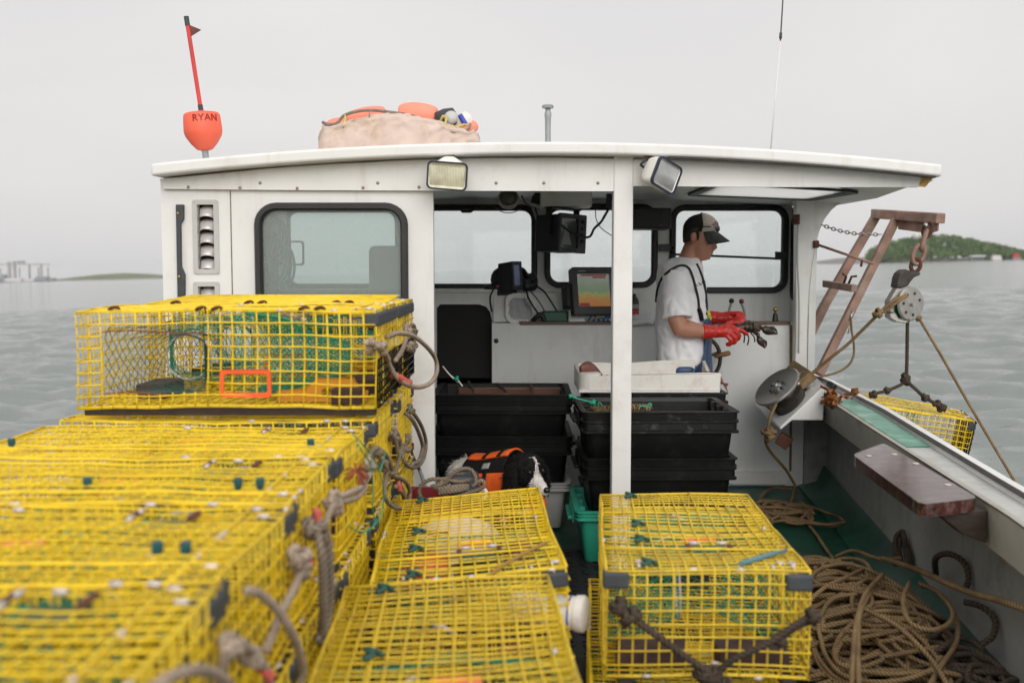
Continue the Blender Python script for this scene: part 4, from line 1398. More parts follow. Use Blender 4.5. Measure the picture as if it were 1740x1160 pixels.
def net_sheet(mb, f, nu, nv, r=0.0011, sag=0.0, seed=0, kseg=5):
    "diamond twine lattice on the patch f(s, t), 0..1 each"
    rn = random.Random(seed)
    n = nu + nv
    jit = {}
    def node(i, j):
        if (i, j) not in jit:
            jit[(i, j)] = (rn.gauss(0, 0.12), rn.gauss(0, 0.12))
        a, b = jit[(i, j)]
        s_ = min(1, max(0, (i + a) / nu)); t_ = min(1, max(0, (j + b) / nv))
        return Vector(f(s_, t_))
    for i in range(nu + 1):
        for j in range(nv + 1):
            if (i + j) % 2: continue
            for (di, dj) in ((1, 1), (1, -1)):
                a, b = i + di, j + dj
                if 0 <= a <= nu and 0 <= b <= nv:
                    mb.tube([node(i, j), node(a, b)], r, 3)

def funnel(c_wall, half_w, half_h, axis_n, c_ring, rr, up=(0, 0, 1)):
    "net from a rectangle on the wall to a ring inside"
    c_wall = Vector(c_wall); c_ring = Vector(c_ring); n_ = Vector(axis_n); up = Vector(up)
    rt = n_.cross(up).normalized()
    def f(s, t):
        a = t * 2 * math.pi
        ca, sa = math.cos(a), math.sin(a)
        m_ = max(abs(ca), abs(sa))
        w_ = c_wall + rt * (half_w * ca / m_) + up * (half_h * sa / m_)
        q = c_ring + rt * (rr * ca) + up * (rr * sa)
        p = w_.lerp(q, s)
        return p - up * 0.02 * math.sin(s * math.pi) * (0.5 + 0.5 * abs(ca))
    return f

def make_trap(Lx, Wy, H, nx, ny, nz, seed, label, group, style, wire='yellow'):
    rn = random.Random(seed * 13 + 1)
    hx, hy, z0 = Lx / 2, Wy / 2, 0.03
    zt = z0 + H
    t = thing("lobster_trap", label, "lobster trap", (0, 0, 0), group=group)
    ht = []; hf = []
    cx, cy = Lx / nx, Wy / ny
    def snapx(v): return -hx + round((v + hx) / cx) * cx
    def snapy(v): return -hy + round((v + hy) / cy) * cy
    if style == 'side':       # long side to the viewer
        hp = (snapx(0.20), snapy(0.14)); hw = (3 * cx, 2 * cy)
        knobs = [(0.355, -0.078), (0.405, -0.078), (0.007, -0.065), (-0.44, -0.075)]
        tagp = (0.05, 0.02)
    elif style == 'end':
        hp = (snapx(0.23), snapy(-0.035)); hw = (2 * cx, 3 * cy)
        knobs = [(0.46, -0.16), (0.20, -0.165), (0.0, -0.165), (-0.44, -0.17)]
        tagp = (0.12, 0.02)
    else:
        hp = None; knobs = []; tagp = None
    if hp:
        ht = [(hp[0] + .004, hp[0] + hw[0] - .004, hp[1] + .004, hp[1] + hw[1] - .004)]
    if style == 'open':
        hf = [(snapx(-hx + 0.085) + .004, snapx(-hx + 0.41) - .004, H / nz * 1.2, H - H / nz * 1.6)]
    mb, wob = cage_mesh(Lx, Wy, H, nx, ny, nz, seed, z0, holes_top=ht, holes_front=hf)
    mb.build("wire_cage", wire, t, smooth='all')
    # lid hem: a second wire line along the lid seam
    mb = MB()
    if style == 'end':
        y = snapy(-0.165)
        mb.tube([(lerp(-hx, hx, i / 8), y + 0.003, zt + 0.004) for i in range(9)], 0.0036, 5)
        x = snapx(0.30)
        mb.tube([(x, lerp(-hy, hy, i / 5), zt + 0.006) for i in range(6)], 0.0034, 5)
    else:
        y = snapy(-0.155)
        mb.tube([(lerp(-hx, hx, i / 8), y + 0.003, zt + 0.004) for i in range(9)], 0.0036, 5)
        x = snapx(hx - 0.09)
        mb.tube([(x, lerp(-hy, hy, i / 5), zt + 0.006) for i in range(6)], 0.0034, 5)
    mb.build("lid_hem", wire, t, smooth='all')
    # runners
    for s_ in (-1, 1):
        MB().box((0, s_ * (hy - 0.05), z0 / 2 - 0.002), (Lx * 0.99, 0.04, z0 - 0.004)).build("runner", 'wood_dark', t, bevel=0.003)
    # rubber bumpers on the end corners
    for (sx_, sy_) in ((1, 1), (1, -1)):
        mb = MB()
        mb.bb((sx_ * hx - 0.032 * sx_, sy_ * hy + 0.008 * sy_, zt - 0.050), (sx_ * hx + 0.010 * sx_, sy_ * (hy - 0.062), zt - 0.004))
        mb.build("corner_bumper", 'bumper', t, bevel=0.008, bseg=3)
    # hog-ring clips along the seams
    spots = []
    for k in range(4): spots.append((rn.choice((hx, hx - cx * 2)), rn.uniform(-hy, hy), zt + 0.004, 1))
    for k in range(4): spots.append((rn.uniform(-hx * .2, hx), rn.choice((-hy, hy - cy)), zt + 0.004, 0))
    spots += [(hx - 0.03, hy - 0.09, zt + 0.005, 0), (hx - 0.03, -hy + 0.09, zt + 0.005, 0), (hx - .06, hy - .03, zt + .005, 0), (hx + .004, -hy * .6, z0 + .002, 1), (hx + .004, hy * .5, z0 + .002, 1), (hx + .004, 0.02, z0 + .04, 1)]
    for (x, y, z, d) in spots:
        mb = MB()
        ax = Vector((0, 0.011, 0)) if d else Vector((0.011, 0, 0))
        mb.tube([Vector((x, y, z)) - ax, Vector((x, y, z)), Vector((x, y, z)) + ax], [0.0048, 0.0056, 0.0048], 7)
        mb.build("hog_ring", 'clip', t, smooth='all')
    # lid hooks
    for (x, y) in knobs:
        mb = MB()
        if style == 'side':
            mb.tube([(x, y, zt - 0.004), (x, y, zt + 0.007), (x, y, zt + 0.022)], [0.006, 0.0105, 0.010], 10)
            mb.build("lid_hook", 'teal', t, smooth=True)
        else:
            q = [(x + .02, y - .010, zt + .008), (x + .01, y + .012, zt + .014), (x - .008, y - .004, zt + .018), (x - .018, y + .014, zt + .010), (x + .004, y + .03, zt + .009)]
            mb.tube(resample(catmull(q), .005), 0.0068, 6)
            mb.build("lid_tie", 'dgreen', t, smooth='all')
    # small hatch closed with twine, and an orange tag under the top
    if hp:
        mb = MB()
        net_sheet(mb, lambda s, q: (hp[0] + hw[0] * s, hp[1] + hw[1] * q, zt - 0.014 - 0.012 * math.sin(s * 3.1)), 8, 8, 0.0018, seed=seed)
        mb.build("hatch_net", 'net', t)
        MB().box((hp[0] + hw[0] / 2, hp[1] + hw[1] / 2, zt - 0.020), (hw[0] * 0.97, hw[1] * 0.97, 0.004)).build("hatch_flap", 'dgreen', t)
        for q in (-.06, 1.06):
            MB().box((hp[0] + hw[0] * (q if style == 'side' else .5), hp[1] + hw[1] * (.5 if style == 'side' else q), zt + .003), (.014, hw[1] * .8, .008) if style == 'side' else (hw[0] * .8, .014, .008)).build("hatch_slat", 'rustdark', t, bevel=.002)
        for q in (0.12, 0.88):
            mb = MB()
            c = Vector((hp[0] - 0.002, hp[1] + hw[1] * q, zt + .004)) if style == 'side' else Vector((hp[0] - .004 , hp[1] + hw[1] * q, zt + .005))
            mb.tube([c - Vector((0, .014, 0)), c, c + Vector((0, .014, 0))], [0.005, 0.006, 0.005], 7)
            mb.build("hatch_clip", 'clip', t, smooth='all')
    if tagp:
        MB().box((tagp[0], tagp[1], zt - 0.011), (0.048, 0.105, 0.005) if style == 'end' else (0.11, 0.045, 0.005)).build("trap_tag", 'pinkorange', t, bevel=0.002)
    # net heads inside
    mb = MB()
    zc = z0 + H / 2
    if style == 'open':
        xw = -hx + 0.25
        net_sheet(mb, funnel((xw, -hy, zc + 0.005), 0.160, H * 0.36, (0, 1, 0), (xw + 0.04, -0.06, zc - 0.01), 0.075), 18, 34, 0.0012, seed=seed)
        m2 = MB()
        net_sheet(m2, funnel((0.02, 0, zc + 0.01), hy * 0.9, H * 0.44, (1, 0, 0), (0.36, 0.0, zc - 0.02), 0.055), 30, 66, 0.0017, seed=seed + 3)
        net_sheet(m2, funnel((xw, hy, zc), 0.14, H * 0.4, (0, -1, 0), (xw + 0.02, 0.06, zc), 0.075), 16, 30, 0.0013, seed=seed + 4)
        m2.build("parlor_head", 'net', t)
        for zz in (zc + .09, zc - .11):
            mt_ = MB()
            mt_.rope([(xw - .165, -hy - .004, zz), (xw - .08, -hy - .006, zz + .005), (xw + .08, -hy - .005, zz - .004), (xw + .165, -hy - .004, zz)], 0.0022)
            mt_.build("entrance_lacing", 'rope_rust', t)
    else:
        if style == 'plain':
            net_sheet(mb, lambda s, q: (-hx * .1 + .02 * math.sin(q * 3), lerp(-hy, hy, s), lerp(z0, zt, q)), 10, 8, 0.0015, seed=seed)
            mk_ = MB()
            for k in range(9):
                mk_.tube([(hx + .006, lerp(-hy, hy, k / 8), z0), (hx + .006, lerp(-hy, hy, k / 8), zt)], .0055, 5)
                mk_.tube([(hx + .010, -hy, lerp(z0, zt, k / 8)), (hx + .010, hy, lerp(z0, zt, k / 8))], .0055, 5)
            mk_.build("end_panel", 'blackplastic', t, smooth='all')
    if style in ('side', 'end'):
        net_sheet(mb, funnel((hx * 0.40, -hy, zc), 0.15, H * 0.4, (0, 1, 0), (hx * 0.42, -0.05, zc), 0.07), 11, 26, 0.0015, seed=seed)
        net_sheet(mb, funnel((hx * 0.40, hy, zc), 0.15, H * 0.4, (0, -1, 0), (hx * 0.36, 0.07, zc), 0.07), 11, 26, 0.0015, seed=seed + 1)
        net_sheet(mb, funnel((hx * 0.02, 0, zc), hy * 0.92, H * 0.45, (-1, 0, 0), (-hx * 0.55, 0, zc - 0.02), 0.06), 14, 36, 0.0015, seed=seed + 2)
    mb.build("entrance_head", 'netdark' if style == 'open' else 'net', t)
    mr = MB()
    c = (-hx + 0.29, -0.06, zc - 0.01) if style == 'open' else (hx * 0.42, -0.05, zc)
    q = [(c[0] + 0.078 * math.cos(a * 6.283 / 24), c[1], c[2] + 0.078 * math.sin(a * 6.283 / 24)) for a in range(24)]
    mr.tube(q, 0.0036, 6, closed=True)
    mr.build("entrance_ring", 'greytote', t, smooth='all')
    # scraps of bait bag and twine caught in the wire
    for k in range(7):
        c = Vector((rn.uniform(-hx * .9, hx * .8), rn.uniform(-hy * .85, hy * .85), zt - rn.uniform(.012, .05)))
        q = [c, c + Vector((rn.uniform(-.03, .03), rn.uniform(-.03, .03), .006)), c + Vector((rn.uniform(-.05, .05), rn.uniform(-.05, .05), -.012))]
        MB().tube(catmull(q, k=4), rn.uniform(.003, .007), 5, flat=.6).build("twine_scrap", rn.choice(['rope_green', 'pinkorange', 'clip', 'rope_rust', 'net', 'rope_grey']), t)
    # ballast bricks and an escape vent
    for (x, y) in ((hx - 0.10, 0.13), (hx - 0.10, -0.14), (-hx + 0.17, 0.0)):
        MB().box((x, y, z0 + 0.030), (0.10, 0.19 if abs(y) > .01 else .2, 0.050), Matrix.Rotation(rn.uniform(-.1, .1), 3, 'Z')).build("ballast_brick", 'brick', t, bevel=0.004)
    if style == 'open':
        v = MB().plate(rrect(snapx(-0.025), z0 + 0.035, snapx(-0.025) + 0.165, z0 + 0.125, 0.012, 3), [rrect(snapx(-0.025) + 0.013, z0 + 0.050, snapx(-0.025) + 0.152, z0 + 0.110, 0.008, 3)],
                       lambda a, b: (a, -hy - 0.009, b), (0, 0.006, 0)).build("escape_vent", 'orange', t, bevel=0.002)
        ov = MB().plate([(0.14, z0 + .008), (0.44, z0 + .008), (0.44, z0 + .04), (0.415, z0 + .05), (0.395, z0 + .085), (0.27, z0 + .085), (0.235, z0 + .05), (0.14, z0 + .04)],
                        [rrect(0.29, z0 + .022, 0.37, z0 + .050, .008, 3)], lambda a, b: (a, -hy + 0.10, b), (0, 0.012, 0))
        ov.build("bait_tray", 'ochre', t, bevel=0.003)
        MB().rope([(0.02, -.1, zt - .015), (.12, -.06, zt - .03), (.22, -.1, zt - .05), (.34, -.04, zt - .06)], 0.006).build("bait_cord", 'rope_green', t, smooth='all')
        for (x) in (-hx + .12, -hx + .40, -.03, .25, .30):
            mk_ = MB()
            mk_.tube(resample(catmull([(x - .012, -hy, zt + .006), (x, -hy - .008, zt + .012), (x + .010, -hy + .008, zt + .013), (x + .02, -hy, zt + .006)]), .004), 0.006, 6)
            mk_.build("lid_lashing", 'rustdark', t, smooth='all')
        # black wire panel on the lower half of the end
        mbk = MB()
        for k in range(11):
            y = -hy + Wy * k / 10
            mbk.tube([(hx + .007, y, z0), (hx + .007, y, z0 + H * .5)], .0032, 5)
        for k in range(7):
            z = z0 + H * .5 * k / 6
            mbk.tube([(hx + .010, -hy, z), (hx + .010, hy, z)], .0032, 5)
        mbk.build("end_panel", 'blackplastic', t, smooth='all')
        MB().bb((hx - .030, -hy - .006, zt - .050), (hx + .014, hy - .02, zt - .006)).build("end_guard", 'bumper', t, bevel=.008)
    return t

def place(o, x, y, z, rz=0.0, ry=0.0, rx=0.0):
    o.location = (x, y, z); o.rotation_euler = (rx, ry, rz)
    return o
TL, TW, TH = 1.015, 0.515, 0.285
XS = -0.467
side1 = make_trap(TL, TW, TH, 28, 14, 8, 3, "yellow wire lobster trap nearest the camera, on top of the port stack", "yellow lobster traps stacked to port", 'side')
side2 = make_trap(TL, TW, TH, 28, 14, 8, 8, "x", "yellow lobster traps stacked to port", 'side')
def level(i): return 0.006 + 0.3165 * i
xc = XS - TL / 2
ycol = [1.27, 1.793, 2.318, 2.852]
names_col = ["nearest the camera", "second from the camera", "third from the camera", "just in front of the raised trap"]
tops = ["yellow wire lobster trap nearest the camera, on top of the port stack",
        "second yellow trap from the camera in the top row of the port stack",
        "third yellow trap from the camera in the top row of the port stack",
        "yellow lobster trap on the port stack directly in front of the tall raised trap"]
mids = ["middle-level yellow trap under the trap nearest the camera, port stack",
        "middle-level yellow trap under the second port trap, knotted pale rope on its end",
        "middle-level yellow trap under the third trap of the port stack",
        "middle-level yellow trap of the port stack with green twine hanging on its end"]
lows = ["bottom-level yellow trap under the camera end of the port stack",
        "bottom-level yellow trap second from the camera, below the thick double rope",
        "bottom-level yellow trap third from the camera, beside the flat traps amidships",
        "bottom-level yellow trap of the port stack left of the far amidships trap"]
used = set()
def get(src, label):
    "first use moves the source itself, later uses are copies"
    o = src if src.name not in used else copy_tree(src)
    used.add(src.name)
    o['label'] = label
    return o
jx = [0.010, 0.0, -0.006, 0.004]
for c in range(4):
    for l, labs in ((2, tops), (1, mids), (0, lows)):
        if l == 0 and c == 0: continue
        src = side1 if (c + l) % 2 == 0 else side2
        place(get(src, labs[c]), xc + jx[c] + (0.008 if l == 1 else 0), ycol[c], level(l), R((0.8, -0.6, 0.4, -0.3)[c] * (1 if l == 2 else -1)))
def prune(o, kind, keep):
    ch = sorted([c for c in o.children if c.name.split('.')[0] == kind], key=lambda c: c.name)
    for i, c in enumerate(ch):
        if i not in keep: bpy.data.objects.remove(c)
top_traps = {o['label']: o for o in col.objects if o.get('category') == 'lobster trap'}
for lab_, keep_ in zip(tops, ((), (0, 1), (0, 1, 2), (1, 3))):
    prune(top_traps[lab_], 'lid_hook', keep_)
# under the raised pair
for l, lab in ((2, "top-row yellow trap carrying the tall raised trap"), (1, "middle-level yellow trap two below the tall raised trap"), (0, "bottom-level yellow trap under the raised trap's column")):
    place(get(side2 if l != 1 else side1, lab), xc + 0.012, 3.475, level(l) , R(0.5))
for l, lab in ((2, "top-row yellow trap against the wheelhouse, under the farthest raised trap"), (1, "middle-level yellow trap against the wheelhouse beside the hanging rope loop"), (0, "bottom-level yellow trap against the white wheelhouse")):
    place(get(side1 if l != 1 else side2, lab), xc + 0.030, 4.035, level(l), R(-0.4))
big = make_trap(0.962, 0.56, 0.312, 25, 14, 8, 21, "tall raised yellow trap with orange escape vent and green nets atop the port stack", "yellow lobster traps stacked to port", 'open')
place(big, -0.444 - 0.481, 3.485, level(3) + 0.018, R(0.3))
b2 = copy_tree(big)
b2['label'] = "farthest raised yellow trap against the wheelhouse, its lid propped half open"
place(b2, -0.444 - 0.481 + 0.004, 4.065, level(3) + 0.018, R(-0.3))
# lid standing a little open on the far raised trap
mb = MB()
for i in range(23):
    x = -0.47 + i * 0.041
    mb.tube([(x, -0.27, 0.347), (x, 0.0, 0.354), (x, 0.26, 0.366)], 0.0027, 5)
for j in range(13):
    y = -0.27 + j * 0.044
    mb.tube([(-0.47, y, 0.347 + (y + .27) * 0.036), (0.432, y, 0.347 + (y + .27) * 0.036)], 0.0027, 5)
lid = mb.build("open_lid", 'yellow', None, smooth='all')
lid.parent = b2; lid.matrix_parent_inverse = Matrix.Identity(4)

# amidships: two lines of double stacks lying fore and aft
end1 = make_trap(1.0, 0.533, 0.285, 29, 15, 8, 31, "x", "yellow lobster traps amidships", 'end')
end2 = make_trap(1.0, 0.533, 0.285, 29, 15, 8, 37, "x", "yellow lobster traps amidships", 'end', 'yellow_old')
def endtrap(src, lab, x, y, l, yaw, roll=0.0, dz=0.0, sz=1.0, pitch=0.0):
    o = get(src, lab)
    o.scale = (1, 1, sz)
    return place(o, x, y, level(l) * sz + dz, R(-90 + yaw), R(pitch), R(roll))
endtrap(end1, "yellow trap amidships beside the dog, pale bait bag seen through its top", -0.126, 3.165, 1, 3.0, 4.0, 0.016, 0.935)
endtrap(end1, "lower yellow trap under the one with the pale bait bag", -0.12, 3.16, 0, 2.0, 0, 0, 0.935)
endtrap(end2, "yellow trap nearest the camera amidships, dark green ties along its left side", -0.130, 2.075, 1, 3.4, 2.0, 0.008, 0.975)
endtrap(end2, "lower yellow trap under the nearest amidships trap", -0.13, 2.06, 0, 2.4, 0, 0, 0.975)
endtrap(end2, "starboard yellow trap with brown rope bridle across its end and blue hook on top", 0.555, 3.07, 1, -4.3, 0.6, 0.006, 1.0, -1.5)
endtrap(end1, "lower starboard yellow trap, shifted left under the one with the brown bridle", 0.515, 3.10, 0, -4.3, 0, 0.002, 0.95)
# pale bait bag and red floats inside the trap by the dog
tag(MB().ball((-0.19, 3.40, 0.520), (0.150, 0.13, 0.072), 18).build("bait_bag", 'bloat', smooth='all'), "pale rounded bait bag inside the amidships trap beside the dog", "bait bag")
tb2 = thing("buoy", "small red buoy lying inside the amidships trap beside the pale bait bag", "buoy", (0.03, 3.42, 0.46))
MB().lathe([(0.02, -0.11), (0.05, -0.09), (0.06, 0.0), (0.05, 0.09), (0.02, 0.11)], (0.03, 3.42, 0.455), 16, Matrix.Rotation(R(80), 3, 'X')).build("float_body", 'redplastic', tb2, smooth='all')
MB().tube([(0.03, 3.26, 0.44), (0.03, 3.58, 0.47)], 0.010, 8).build("spindle", 'whiteplastic', tb2, smooth='all')
tb2 = thing("buoy", "faded orange buoy lying inside the amidships trap at its far right corner", "buoy", (0.05, 3.62, 0.46))
MB().lathe([(0.02, -0.09), (0.05, -0.07), (0.06, 0.0), (0.05, 0.07), (0.02, 0.09)], (-0.30, 3.30, 0.43), 16, Matrix.Rotation(R(70), 3, 'Y')).build("float_body", 'buoy', tb2, smooth='all')
MB().tube([(-0.42, 3.30, 0.40), (-0.18, 3.30, 0.47)], 0.009, 8).build("spindle", 'whiteplastic', tb2, smooth='all')
tb2['label'] = "orange buoy lying inside the amidships trap left of the pale bait bag"

# blue-green stick lying on the starboard trap, a straw of rope on the one by the dog
zt1 = 0.655
tag(MB().tube([P(1242, 972, 2.66), PZ(1262, 956, 0.672), PZ(1300, 944, 0.674), PZ(1337, 934, 0.672)], [0.007, 0.0075, 0.007, 0.005], 7).build("trap_hook", mat('blue_grey_rubber', (0.09, 0.20, 0.23), 0.5), smooth='all'),
    "blue grey rubber hook cord lying across the starboard trap", "hook")
tag(MB().rope([PZ(828, 980, 0.64), PZ(860, 957, 0.642), PZ(900, 935, 0.642), PZ(928, 921, 0.64)], 0.006).build("rope_end", mat('straw_rope', (0.34, 0.20, 0.05), 0.9), smooth='all'),
    "short straw coloured rope end lying on the trap beside the dog", "rope")

# ------------------------------------------------------------------ rope bridles and knots on the trap ends
def knot(mb, c, r, rr, seed, mi=0, turns=3.2, squash=(1, 1, 1)):
    rn = random.Random(seed)
    c = Vector(c)
    ax = Vector((rn.gauss(0, 1), rn.gauss(0, 1), rn.gauss(0, 1))).normalized()
    q = []
    k = int(turns * 8)
    for i in range(k + 1):
        a = i / 8 * 2 * math.pi
        b = i / k * math.pi * 2.3 + seed
        d = Vector((math.cos(a) * math.cos(b), math.sin(a), math.cos(a) * math.sin(b)))
        d = Vector((d.x * squash[0], d.y * squash[1], d.z * squash[2]))
        q.append(c + d * r)
    mb.rope(q, rr, mi)
def px_path(pts):
    return [PX(u, v, x) if x < 0 else P(u, v, x) for (u, v, x) in pts]
X1 = XS + 0.02
def ropes(name, label, r, paths, knots, m, group="rope bridles on the trap ends"):
    mb = MB()
    for p in paths:
        mb.rope([PX(u, v, x) for (u, v, x) in p], r)
    for (u, v, x, kr, sd) in knots:
        knot(mb, PX(u, v, x), kr, r * 1.05, sd)
    o = mb.build(name, m, smooth='all')
    return tag(o, label, "rope", group)
def whip(u, v, x, rx, m='rope_red', parent=None, d=(0.5, 0.2, -0.6)):
    c = PX(u, v, x); d = Vector(d).normalized()
    mb = MB().rope([c - d * rx, c + Vector((.002, 0, .002)), c + d * rx], rx * 0.55)
    return mb.build("whipping", m, parent, smooth='all')
a = X1
o = ropes("rope_bridle", "thick pale blurred rope loop on the end of the nearest port trap", 0.0085,
      [[(250, 1175, a), (290, 1150, a + .02), (335, 1138, a + .035), (375, 1150, a + .03), (400, 1180, a + .01)],
       [(372, 1175, a), (378, 1130, a + .012), (386, 1100, a + .02), (405, 1092, a + .025), (432, 1110, a + .02), (452, 1140, a + .01), (462, 1180, a)]],
      [(392, 1098, a + .02, .016, 4), (430, 1118, a + .02, .013, 5)], 'rope_pale')
whip(449, 1142, a + .012, .018, parent=o)
o = ropes("rope_bridle", "pale rope arching across the end of the second port trap down to the bottom edge", 0.0085,
      [[(418, 1003, a), (440, 1008, a + .015), (470, 1035, a + .03), (492, 1068, a + .04), (508, 1105, a + .035), (514, 1140, a + .02), (505, 1190, a + .01)],
       [(517, 935, a + .01), (514, 965, a + .018), (500, 1000, a + .02), (478, 1040, a + .018), (464, 1075, a + .012), (452, 1105, a + .01)]],
      [(508, 945, a + .016, .020, 2), (516, 968, a + .012, .014, 9)], 'rope_pale')
whip(524, 950, a + .02, .016, parent=o, d=(.2, .2, -.9))
o = ropes("rope_bridle", "thick doubled brown rope hanging straight down the third port trap's end", 0.0095,
      [[(540, 890, a + .01), (548, 930, a + .02), (551, 985, a + .022), (550, 1040, a + .02), (540, 1090, a + .01)],
       [(553, 900, a + .02), (560, 940, a + .028), (562, 1000, a + .03), (556, 1055, a + .02), (544, 1095, a + .012)],
       [(541, 905, a + .03), (546, 950, a + .04), (548, 1010, a + .035), (548, 1075, a + .02)]],
      [(532, 896, a + .014, .020, 6), (544, 905, a + .02, .016, 7)], 'rope_grey')
whip(538, 878, a + .02, .018, 'rope_red', o, d=(.1, .1, -1))
o = ropes("rope_bridle", "pale knotted rope climbing across the third port trap's end to the green twine", 0.0080,
      [[(548, 905, a + .012), (560, 872, a + .022), (573, 848, a + .028), (592, 838, a + .03), (612, 828, a + .03), (626, 810, a + .026), (634, 790, a + .02), (628, 772, a + .012)],
       [(562, 850, a + .02), (580, 852, a + .03), (605, 845, a + .03), (622, 828, a + .028)]],
      [(566, 850, a + .02, .020, 1), (570, 862, a + .024, .016, 3), (628, 790, a + .02, .017, 8)], 'rope_pale')
mb = MB()
rn = random.Random(4)
c = PX(607, 800, a + .02)
for i in range(26):
    d = Vector((rn.gauss(0, 1), rn.gauss(0, 1), rn.gauss(0, 1) - .3)).normalized()
    mb.tube([c, c + d * .02, c + d * .034 + Vector((0, 0, -.01))], 0.0028, 4)
w_ = mb.build("frayed_end", 'rope_rust', o, smooth='all')
o = ropes("rope_bridle", "grey tan rope looped with red whipping beside the bottom of the green twine", 0.0078,
      [[(640, 772, a + .015), (650, 785, a + .03), (657, 800, a + .03), (654, 825, a + .03), (656, 848, a + .035), (672, 862, a + .04), (690, 860, a + .04), (697, 842, a + .04), (692, 822, a + .035), (680, 812, a + .03), (662, 806, a + .02)],
       [(628, 772, a + .012), (640, 762, a + .02), (655, 772, a + .028), (664, 790, a + .03), (668, 806, a + .03)],
       [(672, 826, a + .03), (684, 838, a + .034), (688, 850, a + .035)]],
      [(640, 768, a + .018, .016, 12), (650, 790, a + .02, .016, 13), (662, 800, a + .02, .013, 14)], 'rope_grey')
whip(678, 826, a + .04, .017, parent=o, d=(.2, .1, -.8))
o = ropes("rope_bridle", "tan rope loop hanging from the wheelhouse end of the top row beside the white wall", 0.0085,
      [[(690, 692, a + .01), (704, 704, a + .03), (718, 728, a + .045), (724, 756, a + .05), (718, 782, a + .05), (706, 793, a + .045), (692, 790, a + .035), (684, 772, a + .02), (688, 750, a + .012)],
       [(686, 700, a + .01), (700, 712, a + .04), (712, 736, a + .055), (718, 760, a + .06), (712, 782, a + .055), (700, 788, a + .045)]],
      [(696, 696, a + .02, .018, 16), (690, 745, a + .018, .018, 17), (688, 762, a + .02, .016, 18)], 'rope_grey')
o = ropes("rope_bridle", "pale rope running down the end of the top-row trap under the raised trap", 0.0080,
      [[(668, 728, a + .008), (676, 738, a + .02), (681, 760, a + .024), (677, 785, a + .02), (672, 806, a + .02), (684, 832, a + .02), (692, 856, a + .02)],
       [(664, 735, a + .008), (672, 748, a + .02), (676, 768, a + .024)]],
      [(670, 742, a + .014, .018, 22), (690, 850, a + .02, .016, 23), (694, 862, a + .02, .014, 24)], 'rope_grey')
o = ropes("rope_bridle", "big pale rope loop with pink whipping sticking out from the tall raised trap", 0.0090,
      [[(658, 572, a + .012), (676, 566, a + .04), (700, 570, a + .07), (722, 586, a + .10), (738, 606, a + .12), (743, 628, a + .13), (734, 648, a + .12), (716, 657, a + .10), (695, 655, a + .07), (676, 643, a + .04), (664, 625, a + .02), (656, 606, a + .012)],
       [(622, 582, a + .006), (640, 588, a + .018), (652, 596, a + .02), (660, 612, a + .022)],
       [(690, 576, a + .03), (684, 594, a + .03), (672, 612, a + .02)]],
      [(634, 588, a + .010, .022, 31), (648, 592, a + .014, .019, 32), (690, 560, a + .02, .018, 33), (694, 588, a + .024, .017, 34)], 'rope_pale')
whip(674, 640, a + .036, .024, parent=o, d=(.8, .2, -.35))
whip(688, 648, a + .056, .024, parent=o, d=(.9, .1, -.3))
o = ropes("rope_bridle", "dark tan knotted coil on the farthest raised trap beside the white wall", 0.0080,
      [[(694, 556, a + .02), (702, 552, a + .03), (706, 566, a + .035), (703, 584, a + .03), (697, 596, a + .025), (692, 586, a + .02)]],
      [(700, 560, a + .024, .020, 41), (700, 590, a + .024, .021, 42)], 'rope_grey')
mb = MB()
for p in ([(600, 738, a + .01), (618, 756, a + .03), (636, 780, a + .04), (648, 812, a + .045), (652, 842, a + .04), (648, 872, a + .03), (636, 892, a + .02), (615, 905, a + .012)],
          [(606, 752, a + .012), (618, 770, a + .025), (630, 790, a + .03), (634, 825, a + .03), (633, 860, a + .024), (638, 888, a + .018)],
          [(592, 893, a + .008), (612, 903, a + .014), (630, 898, a + .016), (640, 880, a + .02)], [(646, 800, a + .04), (652, 780, a + .04), (654, 768, a + .03)]):
    mb.tube(resample(catmull([PX(*q) for q in p]), .01), 0.0022, 5)
tag(mb.build("twine", 'rope_green', smooth='all'), "thin green twine hanging in loops on the port trap ends", "twine")
# bridle on the near end of the starboard trap
YE_ = 2.53
mb = MB()
mb.rope([P(1050, 1026, YE_), P(1078, 1050, YE_ - .02), P(1120, 1082, YE_ - .03), P(1160, 1112, YE_ - .03), P(1200, 1140, YE_ - .03), P(1240, 1185, YE_ - .03)], 0.0105)
mb.rope([P(1058, 1040, YE_), P(1090, 1062, YE_ - .03), P(1115, 1080, YE_ - .035)], 0.0085)
mb.rope([P(1386, 1042, YE_), P(1350, 1062, YE_ - .03), P(1310, 1090, YE_ - .035), P(1262, 1112, YE_ - .035), P(1232, 1130, YE_ - .03), P(1205, 1170, YE_ - .03)], 0.0095)
mb.rope([P(1384, 1054, YE_), P(1360, 1062, YE_ - .02), P(1330, 1080, YE_ - .03)], 0.008)
for (u, v, r_, sd) in ((1052, 1030, .020, 51), (1066, 1046, .020, 52), (1078, 1042, .014, 58), (1325, 1086, .014, 53), (1380, 1046, .016, 54), (1210, 1150, .024, 55), (1225, 1160, .022, 56), (1195, 1145, .02, 57)):
    knot(mb, P(u, v, YE_ - .015), r_, .0095, sd)
tag(mb.build("rope_bridle", 'rope_dark', smooth='all'), "dark brown rope bridle hanging in a V across the starboard trap's near end", "rope", "rope bridles on the trap ends")
